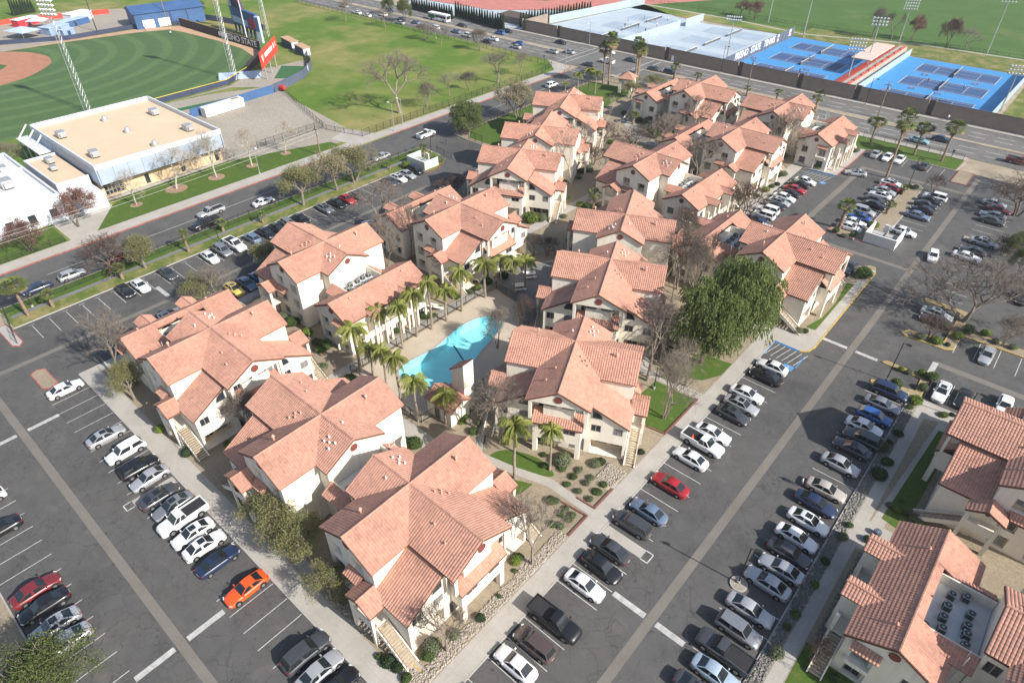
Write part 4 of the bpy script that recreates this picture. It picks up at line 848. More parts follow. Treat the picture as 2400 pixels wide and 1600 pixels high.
CARS = [
 ('in the row below the corner block', [
  (-94.4, 10.1, 90, 'sedan', 'white'),
  (-80.4, 10.1, 90, 'sedan', 'silver'),
  (-75.7, 10.1, -90, 'suv', 'white'),
  (-71.6, 10.1, 90, 'suv', 'black'),
  (-69.0, 10.1, -90, 'sedan', 'silver'),
  (-65.3, 10.1, 90, 'sedan', 'dark grey'),
  (-62.7, 10.1, -90, 'sedan', 'grey'),
  (-60.1, 10.1, -90, 'pickup', 'white'),
  (-57.3, 10.1, -90, 'sedan', 'white'),
  (-54.8, 10.1, 90, 'sedan', 'white'),
  (-51.8, 10.1, 90, 'sedan', 'navy'),
  (-46.5, 10.1, -90, 'coupe', 'orange'),
  (-35.9, 10.1, 90, 'wagon', 'dark grey'),
  (-33.4, 10.1, 90, 'sedan', 'silver'),
  (-30.9, 10.1, 90, 'sedan', 'black'),
 ]),
 ('in the row against the planted bed', [
  (-83.8, -4.7, -90, 'suv', 'white'),
  (-80.5, -4.7, -90, 'hatchback', 'white'),
  (-74.5, -4.7, -90, 'sedan', 'black'),
  (-63.1, -4.7, 90, 'sedan', 'dark red'),
  (-60.5, -4.7, -90, 'sedan', 'black'),
  (-57.4, -4.7, -90, 'sedan', 'silver'),
  (-54.7, -4.7, -90, 'sedan', 'silver'),
 ]),
 ('in the row beside the courtyard sidewalk', [
  (-19.8, 17.9, 180, 'sedan', 'black'),
  (-19.8, 23.0, 180, 'sedan', 'white'),
  (-19.8, 25.7, 180, 'suv', 'brown'),
  (-19.8, 28.9, 0, 'pickup', 'black'),
  (-19.8, 34.2, 0, 'sedan', 'white'),
  (-19.8, 37.2, 0, 'sedan', 'black'),
  (-19.8, 39.7, 180, 'sedan', 'dark grey'),
  (-19.8, 44.1, 180, 'suv', 'dark grey'),
  (-19.8, 46.9, 180, 'sedan', 'slate blue'),
  (-19.8, 52.1, 180, 'sedan', 'red'),
  (-19.8, 57.6, 180, 'sedan', 'white'),
  (-19.8, 60.9, 0, 'pickup', 'white'),
  (-19.8, 63.5, 0, 'coupe', 'white'),
  (-19.8, 68.5, 0, 'sedan', 'dark grey'),
  (-19.8, 71.1, 0, 'sedan', 'silver'),
  (-19.8, 73.7, 0, 'sedan', 'white'),
  (-19.8, 79.1, 180, 'sedan', 'black'),
  (-19.8, 81.8, 180, 'sedan', 'white'),
 ]),
 ('in the row beside the gravel bed', [
  (-5.0, 32.3, 0, 'sedan', 'dark grey'),
  (-5.0, 34.9, 0, 'sedan', 'pale blue'),
  (-5.0, 37.4, 180, 'pickup', 'dark grey'),
  (-5.0, 40.4, 0, 'suv', 'grey'),
  (-5.0, 43.2, 0, 'sedan', 'silver'),
  (-5.0, 47.3, 180, 'sedan', 'silver'),
  (-5.0, 49.9, 180, 'sedan', 'silver'),
  (-5.0, 52.4, 0, 'sedan', 'dark grey'),
  (-5.0, 54.9, 0, 'sedan', 'white'),
  (-5.0, 58.0, 0, 'sedan', 'white'),
  (-5.0, 61.1, 0, 'sedan', 'navy'),
  (-5.0, 64.0, 0, 'sedan', 'champagne'),
  (-5.0, 69.2, 0, 'sedan', 'silver'),
  (-5.0, 73.0, 180, 'sedan', 'dark grey'),
  (-5.0, 75.6, 180, 'wagon', 'dark grey'),
  (-5.0, 78.1, 0, 'sedan', 'white'),
  (-5.0, 81.0, 0, 'hatchback', 'blue'),
  (-5.0, 84.2, 0, 'sedan', 'grey'),
  (-5.0, 87.7, 0, 'suv', 'navy'),
 ]),
 ('in the upper lot along the apartments', [
  (-42.0, 124.8, 0, 'sedan', 'navy'),
  (-42.0, 127.5, 180, 'suv', 'white'),
  (-42.0, 130.3, 180, 'suv', 'white'),
  (-42.0, 133.1, 180, 'sedan', 'black'),
  (-42.0, 135.6, 0, 'sedan', 'silver'),
  (-42.0, 138.4, 0, 'sedan', 'white'),
  (-42.0, 141.0, 180, 'sedan', 'black'),
  (-42.0, 144.0, 0, 'sedan', 'red'),
  (-42.0, 147.1, 180, 'sedan', 'black'),
  (-42.0, 149.7, 0, 'sedan', 'white'),
 ]),
 ('on the courtyard side of the palm island', [
  (-26.3, 134.1, 0, 'sedan', 'white'),
  (-26.3, 136.8, 0, 'coupe', 'white'),
  (-26.3, 139.7, 180, 'sedan', 'blue'),
  (-26.3, 142.9, 0, 'suv', 'silver'),
  (-26.3, 147.7, 0, 'sedan', 'black'),
  (-26.3, 150.3, 0, 'sedan', 'dark grey'),
  (-26.3, 153.4, 180, 'sedan', 'white'),
  (-26.3, 156.2, 0, 'sedan', 'silver'),
  (-26.3, 158.9, 180, 'sedan', 'red'),
  (-26.3, 161.5, 0, 'sedan', 'white'),
 ]),
 ('on the aisle side of the palm island', [
  (-17.4, 139.2, 0, 'sedan', 'white'),
  (-17.4, 148.5, 0, 'sedan', 'slate blue'),
  (-17.4, 152.0, 180, 'sedan', 'black'),
  (-17.4, 154.8, 0, 'sedan', 'black'),
  (-17.4, 157.7, 0, 'sedan', 'black'),
  (-17.4, 160.3, 180, 'suv', 'white'),
 ]),
 ('in the bays below the avenue lawn', [
  (-34.9, 177.2, 90, 'sedan', 'silver'),
  (-32.1, 177.2, -90, 'sedan', 'white'),
  (-29.4, 177.2, -90, 'sedan', 'white'),
  (-23.8, 177.2, 90, 'sedan', 'dark grey'),
 ]),
 ('in the bays under the street verge', [
  (-113.3, 26.9, 0, 'sedan', 'black'),
  (-113.3, 29.4, 0, 'coupe', 'white'),
  (-113.3, 34.5, 0, 'sedan', 'dark grey'),
  (-113.3, 42.5, 0, 'coupe', 'white'),
  (-113.3, 45.3, 0, 'suv', 'grey'),
  (-113.3, 48.0, 0, 'pickup', 'white'),
  (-113.3, 51.7, 180, 'hatchback', 'slate blue'),
  (-113.3, 54.7, 0, 'sedan', 'black'),
  (-113.3, 57.3, 0, 'sedan', 'black'),
  (-113.3, 59.9, 0, 'hatchback', 'grey'),
  (-113.3, 62.8, 0, 'sedan', 'black'),
  (-113.3, 68.9, 0, 'sedan', 'grey'),
  (-113.3, 72.2, 0, 'sedan', 'black'),
  (-113.3, 74.7, 0, 'sedan', 'red'),
  (-113.3, 77.2, 180, 'sedan', 'dark grey'),
  (-113.3, 86.8, 0, 'sedan', 'dark grey'),
  (-113.3, 89.4, 0, 'sedan', 'white'),
  (-113.3, 92.0, 0, 'sedan', 'silver'),
  (-113.3, 94.9, 0, 'suv', 'black'),
 ]),
 ('in the bays behind the apartments facing the street', [
  (-99.8, 27.8, 0, 'sedan', 'silver'),
  (-99.8, 30.4, 180, 'sedan', 'pale blue'),
  (-99.8, 39.7, 0, 'sedan', 'yellow'),
  (-99.8, 42.2, 0, 'sedan', 'slate blue'),
  (-99.8, 44.8, 180, 'sedan', 'blue'),
  (-99.8, 70.3, 0, 'sedan', 'white'),
  (-99.8, 81.3, 180, 'sedan', 'slate blue'),
  (-99.8, 92.2, 0, 'sedan', 'white'),
 ]),
 ('in the side lot past the hedge', [
  (0.8, 92.8, -90, 'sedan', 'white'),
  (3.5, 93.3, -90, 'sedan', 'black'),
  (3.8, 106.5, -90, 'sedan', 'silver'),
  (4.9, 128.2, -90, 'sedan', 'black'),
  (8.2, 94.9, -90, 'sedan', 'white'),
 ]),
 ('in the bays shaded by bare branches', [
  (-4.9, 110.7, 180, 'sedan', 'dark grey'),
  (-4.8, 112.8, 0, 'sedan', 'silver'),
  (-5.5, 136.9, 0, 'coupe', 'white'),
  (-5.4, 139.9, 180, 'sedan', 'dark grey'),
  (-4.7, 144.9, 0, 'sedan', 'silver'),
  (-5.4, 156.2, 0, 'sedan', 'dark grey'),
  (-5.5, 159.0, 180, 'sedan', 'grey'),
  (-5.8, 162.7, 0, 'sedan', 'dark red'),
  (-6.9, 165.4, 0, 'sedan', 'silver'),
 ]),
 ('', [
  (-34.7, 161.7, 200, 'sedan', 'silver'),
  (-20.9, 118.6, -90, 'sedan', 'dark grey'),
  (-10.6, 133.1, -80, 'hatchback', 'white'),
 ]),
 ('driving on the avenue', [
  (-250.8, 191.1, 180, 'sedan', 'white'),
  (-230.0, 191.4, 180, 'sedan', 'silver'),
  (-258.7, 191.8, 180, 'sedan', 'white'),
  (-219.0, 193.3, 180, 'sedan', 'black'),
  (-182.1, 193.3, 180, 'sedan', 'black'),
  (-135.0, 193.7, 180, 'sedan', 'dark grey'),
  (-29.1, 193.8, 0, 'sedan', 'teal'),
  (-194.3, 194.5, 180, 'suv', 'white'),
  (-168.6, 194.6, 180, 'sedan', 'silver'),
  (-212.7, 194.8, 180, 'suv', 'white'),
  (-118.1, 194.9, 180, 'sedan', 'grey'),
  (-7.3, 195.0, 0, 'pickup', 'dark red'),
  (-225.7, 196.2, 180, 'sedan', 'slate blue'),
  (-201.8, 196.3, 180, 'sedan', 'slate blue'),
  (-274.0, 196.3, 180, 'sedan', 'silver'),
  (-246.9, 196.4, 180, 'suv', 'white'),
  (-235.1, 196.4, 180, 'sedan', 'grey'),
  (-183.1, 197.4, 180, 'sedan', 'white'),
  (-154.4, 198.5, 180, 'sedan', 'silver'),
  (-25.6, 198.5, 0, 'sedan', 'navy'),
  (-171.3, 199.1, 180, 'sedan', 'blue'),
  (-132.3, 200.7, 180, 'pickup', 'white'),
  (-149.4, 202.0, 180, 'sedan', 'silver'),
  (-250.1, 203.2, 0, 'suv', 'navy'),
  (-115.2, 203.7, 0, 'sedan', 'dark grey'),
  (-109.1, 203.9, 0, 'suv', 'navy'),
  (-207.5, 205.0, 0, 'sedan', 'black'),
  (-186.8, 206.0, 180, 'suv', 'blue'),
  (-126.9, 207.9, 0, 'sedan', 'dark grey'),
  (-186.7, 210.5, 0, 'sedan', 'black'),
  (-159.8, 210.6, 0, 'sedan', 'black'),
  (-138.6, 211.5, 0, 'sedan', 'white'),
 ]),
 ('on the street past the campus', [
  (-130.0, 167.4, 90, 'suv', 'white'),
  (-129.9, 51.9, -90, 'pickup', 'silver'),
  (-128.5, 112.4, 90, 'pickup', 'white'),
  (-126.0, 48.9, -90, 'pickup', 'black'),
  (-124.9, 94.9, -90, 'sedan', 'silver'),
  (-124.8, 62.2, 90, 'sedan', 'white'),
  (-124.7, 16.8, -90, 'sedan', 'navy'),
  (-124.6, 31.7, 90, 'sedan', 'dark red'),
  (-124.4, 23.0, 90, 'hatchback', 'silver'),
 ]),
]

KN = {'sedan': 'sedan', 'coupe': 'coupe', 'hatchback': 'hatchback', 'suv': 'SUV', 'wagon': 'wagon', 'pickup': 'pickup'}
for phrase, items in CARS:
    for i, (x, y, h, kind, colr) in enumerate(items):
        nm = f'{colr} {KN[kind]}'
        if 'street past' in phrase:
            x = min(x, -126.0); lab = nm+' '+phrase
        elif 'driving' in phrase: lab = nm+' '+phrase+(' towards the crossing' if h == 180 else ' away from the crossing') if False else nm+' on the avenue beside the tennis wall and ball fields'
        elif not phrase: lab = {'white': 'white hatchback rolling down the aisle near the trash enclosure', 'dark grey': 'dark grey sedan in the bay behind the pepper tree block', 'silver': 'silver sedan turning out of the upper lot below the avenue'}[colr]
        else:
            nb = [f'{items[j][4]} {KN[items[j][3]]}' for j in (i-1, i+1) if 0 <= j < len(items)]
            lab = nm+(f' between {nb[0]} and {nb[1]} ' if len(nb) == 2 else f' beside {nb[0]} ')+phrase
            if len(lab.split()) > 16: lab = nm+f' next to {nb[0]} '+phrase
        # parked cars are never quite square in their bays
        j = rnd.uniform(-2.0, 2.0) if h in (0, 90, 180, -90) and 'avenue' not in phrase else 0
        dx, dy = (rnd.uniform(-.35, .35), 0) if h in (0, 180) else (0, rnd.uniform(-.35, .35))
        place_car(x+dx, y+dy, h+j, kind, colr, lab, 'cars '+(phrase or 'by themselves'), 'avenue' in phrase or 'street past' in phrase)
for k in PROTO: kill(PROTO[k])
# ---------------------------------------------------------------- trees, palms and shrubs
M('bark_grey', (.25, .21, .17), .9, .25, 3); M('bark_brown', (.16, .12, .09), .9, .25, 3); M('bark_pale', (.48, .43, .35), .9, .25, 1.5); M('twig', (.20, .165, .135), .9, .2, 2); M('twig_dark', (.115, .075, .06), .9, .25, 2); M('twig_pale', (.34, .29, .23), .9, .2, 2)
M('palm_trunk', (.30, .25, .19), .9, .25, 2); M('fan_trunk', (.27, .19, .13), .9, .3, 3); M('dead_frond', (.26, .18, .09), .9, .25, 3)
leaf_mat('leaf_olive', (.14, .15, .055), (.32, .30, .14), .3); leaf_mat('leaf_cream', (.19, .17, .08), (.40, .35, .21)); leaf_mat('leaf_pepper', (.13, .18, .055), (.27, .32, .115), .4); leaf_mat('leaf_green', (.07, .10, .025), (.17, .20, .065), .3)
leaf_mat('leaf_red', (.13, .06, .045), (.25, .13, .10)); leaf_mat('leaf_palm', (.13, .16, .03), (.38, .39, .10), .4); leaf_mat('leaf_fan', (.075, .11, .03), (.20, .22, .075)); leaf_mat('leaf_shrub', (.045, .085, .02), (.12, .17, .045)); leaf_mat('leaf_dark', (.025, .05, .018), (.06, .09, .035)); leaf_mat('leaf_sage', (.13, .16, .085), (.24, .26, .15)); leaf_mat('leaf_cypress', (.022, .042, .02), (.05, .075, .035)); leaf_mat('leaf_bright', (.10, .17, .025), (.24, .30, .05))
def tri_tube(m, p, q, r0, r1, n=3):
    d = q-p
    if d.length < 1e-5: return
    a = d.orthogonal().normalized(); b = d.normalized().cross(a); i = len(m.v)
    for c, r in ((p, r0), (q, r1)):
        for k in range(n):
            t = 2*math.pi*k/n; m.v.append(tuple(c+a*(r*math.cos(t))+b*(r*math.sin(t))))
    m.f += [(i+k, i+(k+1) % n, i+n+(k+1) % n, i+n+k) for k in range(n)]
def rv(r): 
    while 1:
        v = Vector((r.uniform(-1, 1), r.uniform(-1, 1), r.uniform(-1, 1)))
        if .01 < v.length < 1: return v.normalized()
def skeleton(seed, H, Wd, stems=1, trunk=.25, lev=5, up=.35, kids=(3, 4), r0=.16, twigs=3, droop=0):
    """branching skeleton -> (trunk mesh builder, twig mesh builder, twig tips)"""
    r = random.Random(seed); tr, tw, tips = MB(), MB(), []
    def grow(p, d, L, rad, lv):
        n = 3 if lv > 1 else 2; q = p
        for k in range(n):
            d2 = (d+rv(r)*.16+Vector((0, 0, up*.12 if lv > 2 else -droop*.3))).normalized(); q2 = q+d2*(L/n)
            ra, rb = rad*(1-.35*k/n), rad*(1-.35*(k+1)/n)
            tri_tube(tr if lv >= 3 else tw, q, q2, ra, rb, 6 if lv >= 4 else (4 if lv >= 3 else 3))
            if lv <= 3 and lv > 0 and k > 0:
                for _ in range(twigs if lv < 3 else 1):
                    dd = (d2+rv(r)*.9).normalized(); e = q.lerp(q2, r.random()); l_ = L*r.uniform(.25, .55)
                    mpt = e+dd*l_*.6; tri_tube(tw, e, mpt, rb*.45, rb*.32); tip = mpt+(dd+rv(r)*.5).normalized()*l_*.5; tri_tube(tw, mpt, tip, rb*.32, .006); tips.append(tip)
                    tip2 = mpt+(dd+rv(r)*.8).normalized()*l_*.45; tri_tube(tw, mpt, tip2, rb*.28, .006); tips.append(tip2)
            q, d = q2, d2
        if lv == 0: tips.append(q); return
        nk = r.randint(*kids) if lv > 1 else 3
        for k in range(nk):
            a = 2*math.pi*(k+r.random()*.7)/nk; side = d.orthogonal().normalized(); side = Matrix.Rotation(a, 3, d) @ side
            grow(q, (d*(.75 if lv > 2 else .6)+side*r.uniform(.45, .85)*(Wd/H*1.3)+Vector((0, 0, up*.4 if lv > 1 else 0))).normalized(), L*r.uniform(.62, .8), rad*.58, lv-1)
    L0 = H*trunk
    for s in range(stems):
        a = 2*math.pi*s/stems+r.random(); d = Vector((math.cos(a)*.28*(stems > 1), math.sin(a)*.28*(stems > 1), 1)).normalized()
        grow(Vector((math.cos(a)*.12*(stems > 1), math.sin(a)*.12*(stems > 1), -.15)), d, L0, r0*(1 if stems == 1 else .75), lev)
    zs = max(v[2] for v in tw.v) if tw.v else H; xs = sorted(abs(v[0]) for v in tw.v)[int(len(tw.v)*.97)]
    kz, kx = H/zs, Wd/2/max(xs, .1)
    for m in (tr, tw): m.v = [(x*kx, y*kx, z*kz) for x, y, z in m.v]
    return tr, tw, [Vector((t.x*kx, t.y*kx, t.z*kz)) for t in tips]
def leaves(m, r, pts, n, spread, size, hang=0, flat=0):
    for _ in range(n):
        c = r.choice(pts)+rv(r)*spread*r.random()**.5; nn = rv(r); nn.z = abs(nn.z)+flat; nn.normalize()
        a = nn.orthogonal().normalized(); a = Matrix.Rotation(r.uniform(0, 6.28), 3, nn) @ a; b = nn.cross(a); s = size*r.uniform(.6, 1.3)
        if hang: a = Vector((rv(r).x*.25, rv(r).y*.25, -1)).normalized(); b = a.orthogonal().normalized(); b = Matrix.Rotation(r.uniform(0, 6.28), 3, a) @ b
        i = len(m.v); e1, e2 = a*s*(1+hang), b*s*.55
        m.v += [tuple(c-e1), tuple(c+e2), tuple(c+e1), tuple(c-e2)]; m.f.append((i, i+1, i+2, i+3))
def tree_proto(name, trunk_mb, crown_parts, bark):
    root = empty(name); trunk_mb.build('trunk', bark, root)
    for nm, mb, mat in crown_parts:
        o = mb.build(nm, mat, root)
        if nm == 'twigs': tag(o, kind='stuff')
    index_kids(root); return root
TP = {}
def add(sp, o, H, W): TP.setdefault(sp, []).append((o, H, W))
for i in range(5):
    tr, tw, tips = skeleton(11+i, 10, 6.5, 1+(i % 3 == 1)*2, .24, 5, .35, (3, 4), .18, 6); add('bare', tree_proto('bare_tree', tr, [('crown', tw, 'twig')], 'bark_grey'), 10, 6.5)
for i in range(3):
    tr, tw, tips = skeleton(31+i, 6, 6, 3, .2, 4, .2, (3, 4), .10, 6); add('twiggy', tree_proto('bare_shrubby_tree', tr, [('crown', tw, 'twig_dark')], 'bark_brown'), 6, 6)
for i in range(2):
    tr, tw, tips = skeleton(41+i, 13, 5.5, 1, .33, 4, .5, (2, 3), .2, 2); add('sycamore', tree_proto('pale_bare_tree', tr, [('crown', tw, 'twig_pale')], 'bark_pale'), 13, 5.5)
for i in range(3):
    tr, tw, tips = skeleton(51+i, 10, 7.5, 1, .22, 5, .3, (3, 4), .15, 5); add('palebare', tree_proto('pale_bare_tree', tr, [('crown', tw, 'twig_pale')], 'bark_pale'), 10, 7.5)
def leafy(sp, name, seed, H, W, mat, n, spread, size, bark='bark_grey', hang=0, lev=4, tw_on=True, flat=0):
    r = random.Random(seed); tr, tw, tips = skeleton(seed, H*.93, W*.85, 1+(seed % 2)*2, .22, lev, .3, (3, 4), .17, 2)
    m = MB(); k = max(1, len(tips)//70); leaves(m, r, r.sample(tips, min(len(tips), 90)), n, spread, size, hang, flat)
    add(sp, tree_proto(name, tr, [('crown', m, mat)]+([('twigs', tw, 'twig')] if tw_on else []), bark), H, W)
for i in range(3): leafy('olive', 'olive_tree', 60+i, 7, 6, 'leaf_olive', 11000, .85, .085)
for i in range(2): leafy('cream', 'blossoming_tree', 70+i, 9, 8, 'leaf_cream', 9000, .8, .10)
for i in range(2): leafy('redleaf', 'russet_tree', 80+i, 9, 8, 'leaf_red', 7000, .85, .11, 'bark_brown')
leafy('green', 'broadleaf_tree', 91, 9, 9, 'leaf_green', 36000, 1.05, .085, 'bark_brown')
def pepper(seed):
    r = random.Random(seed); H, W = 14, 9
    tr, tw, tips = skeleton(seed, 11, 7, 1, .2, 4, .3, (3, 4), .25, 2); m = MB()
    cl = [Vector((r.uniform(-1, 1)*W*.4, r.uniform(-1, 1)*W*.4, r.uniform(4.5, 13.4))) for _ in range(230)]
    cl = [c for c in cl if (c.x/(W*.48))**2+(c.y/(W*.48))**2+((c.z-7.2)/6.6)**2 < 1.0]
    for c in cl:
        rad = r.uniform(.8, 1.35)
        for s in range(40):
            d = rv(r); d.z = abs(d.z); p = c+d*rad; L = r.uniform(.35, 1.0); dx = Vector((d.x, d.y, 0))*.25
            for k in range(6):
                q = p+dx*(k*.2)-Vector((0, 0, L*k/6)); a = Vector((r.uniform(-.5, .5), r.uniform(-.5, .5), -1)).normalized()*.17; b = a.orthogonal().normalized()*.07; b = Matrix.Rotation(r.uniform(0, 6.28), 3, a.normalized()) @ b
                i = len(m.v); m.v += [tuple(q-a), tuple(q+b), tuple(q+a), tuple(q-b)]; m.f.append((i, i+1, i+2, i+3))
    add('pepper', tree_proto('pepper_tree', tr, [('crown', m, 'leaf_pepper')], 'bark_brown'), H, W)
pepper(101); pepper(102)
def queen(seed):
    r = random.Random(seed); H = 8.5; m = MB(); p = Vector((0, 0, -.1)); pr = .20
    for k in range(8):
        q = Vector((math.sin(k*.5+seed)*.06, math.cos(k*.7+seed)*.06, H*.80*(k+1)/8)); tri_tube(m, p, q, pr, .20-.008*k, 8); p = q; pr = .20-.008*k
    top = p; fr, rc = MB(), MB(); tri_tube(m, top, top+Vector((0, 0, .9)), .16, .08, 8); top = top+Vector((0, 0, .8))
    for f_ in range(22):
        az = f_*2.399+r.uniform(-.2, .2); el = r.uniform(-.15, 1.2); L = r.uniform(2.0, 2.9); d = Vector((math.cos(az)*math.cos(el), math.sin(az)*math.cos(el), math.sin(el))); q = top.copy(); pts = [q]
        for k in range(9): d = (d+Vector((0, 0, -.24))).normalized(); q = q+d*(L/9); pts.append(q)
        for k in range(9):
            a, b = pts[k], pts[k+1]; tri_tube(rc, a, b, .03*(1-k/10), .03*(1-(k+1)/10)); 
            if k == 0: continue
            ax = (b-a).normalized(); sd = ax.cross(Vector((0, 0, 1))).normalized()
            for j in range(4):
                o = a.lerp(b, j/4); ll = .78*math.sin(math.pi*(.12+.8*(k+j/4)/9.2))
                for s in (-1, 1):
                    e = (sd*s*.75+ax*.45+Vector((r.uniform(-.2, .2), r.uniform(-.2, .2), -.85+r.uniform(-.35, .3)))).normalized()*ll; wv = ax*.045
                    i = len(fr.v); fr.v += [tuple(o-wv), tuple(o+wv), tuple(o+e*.6+wv*.8-Vector((0, 0, .02))), tuple(o+e-Vector((0, 0, .16*ll)))]; fr.f.append((i, i+1, i+2, i+3))
    root = empty('feather_palm'); m.build('trunk', 'palm_trunk', root); cr = fr.build('crown', 'leaf_palm', root); rc.build('frond_ribs', 'leaf_palm', cr); index_kids(root); add('queen', root, 9.0, 4.6)
for s in (1, 2, 3): queen(s)
def fan(seed, H, young):
    r = random.Random(seed); m = MB(); p = Vector((0, 0, -.1)); R0 = .36 if young else .23; rr = R0
    for k in range(7):
        q = Vector((math.sin(k*.4+seed)*.08*k/7, math.cos(k*.5)*.08*k/7, H*.84*(k+1)/7)); r2 = R0*(1-.06*(k+1)) if young else (.23-.008*k); tri_tube(m, p, q, rr*(1.05 if k % 2 else 1), r2, 9); p = q; rr = r2
    top = p; fr, dead = MB(), MB()
    for f_ in range(54 if not young else 26):
        az = f_*2.399; el = -.8+2.15*r.random(); L = (1.25 if not young else .8)*r.uniform(.85, 1.15); d = Vector((math.cos(az)*math.cos(el), math.sin(az)*math.cos(el), math.sin(el)))
        c = top+d*L; tgt = dead if el < -.45 and not young else fr; tri_tube(tgt, top, c, .03, .02); sd = d.cross(Vector((0, 0, 1)));  sd = sd.normalized() if sd.length > .01 else Vector((1, 0, 0)); up = sd.cross(d).normalized(); B = 1.05 if not young else .75
        for k in range(11):
            t = -1.25+2.5*k/10; e = (d*math.cos(t)+sd*math.sin(t)+up*.15).normalized()*B*r.uniform(.85, 1.1); w_ = (sd*math.cos(t)-d*math.sin(t))*.085
            i = len(tgt.v); tgt.v += [tuple(c), tuple(c+e*.55+w_), tuple(c+e-Vector((0, 0, .22*B))), tuple(c+e*.55-w_)]; tgt.f.append((i, i+1, i+2, i+3))
    if not young:
        for k in range(46):
            az = k*2.4; z = top.z-.1-1.5*r.random(); a = Vector((math.cos(az)*.22, math.sin(az)*.22, z)); b = Vector((math.cos(az)*.5, math.sin(az)*.5, z-.9)); w_ = Vector((-math.sin(az), math.cos(az), 0))*.2
            i = len(dead.v); dead.v += [tuple(a), tuple(b+w_), tuple(b-w_)]; dead.f.append((i, i+1, i+2))
    root = empty('fan_palm'); m.build('trunk', 'fan_trunk', root); fr.build('crown', 'leaf_fan', root)
    if dead.v: dead.build('dead_skirt', 'dead_frond', root)
    index_kids(root); add('fanyoung' if young else 'fan', root, H+.6, 3.6 if not young else 2.6)
fan(1, 12, False); fan(2, 12, False); fan(3, 5, True); fan(4, 4.5, True)
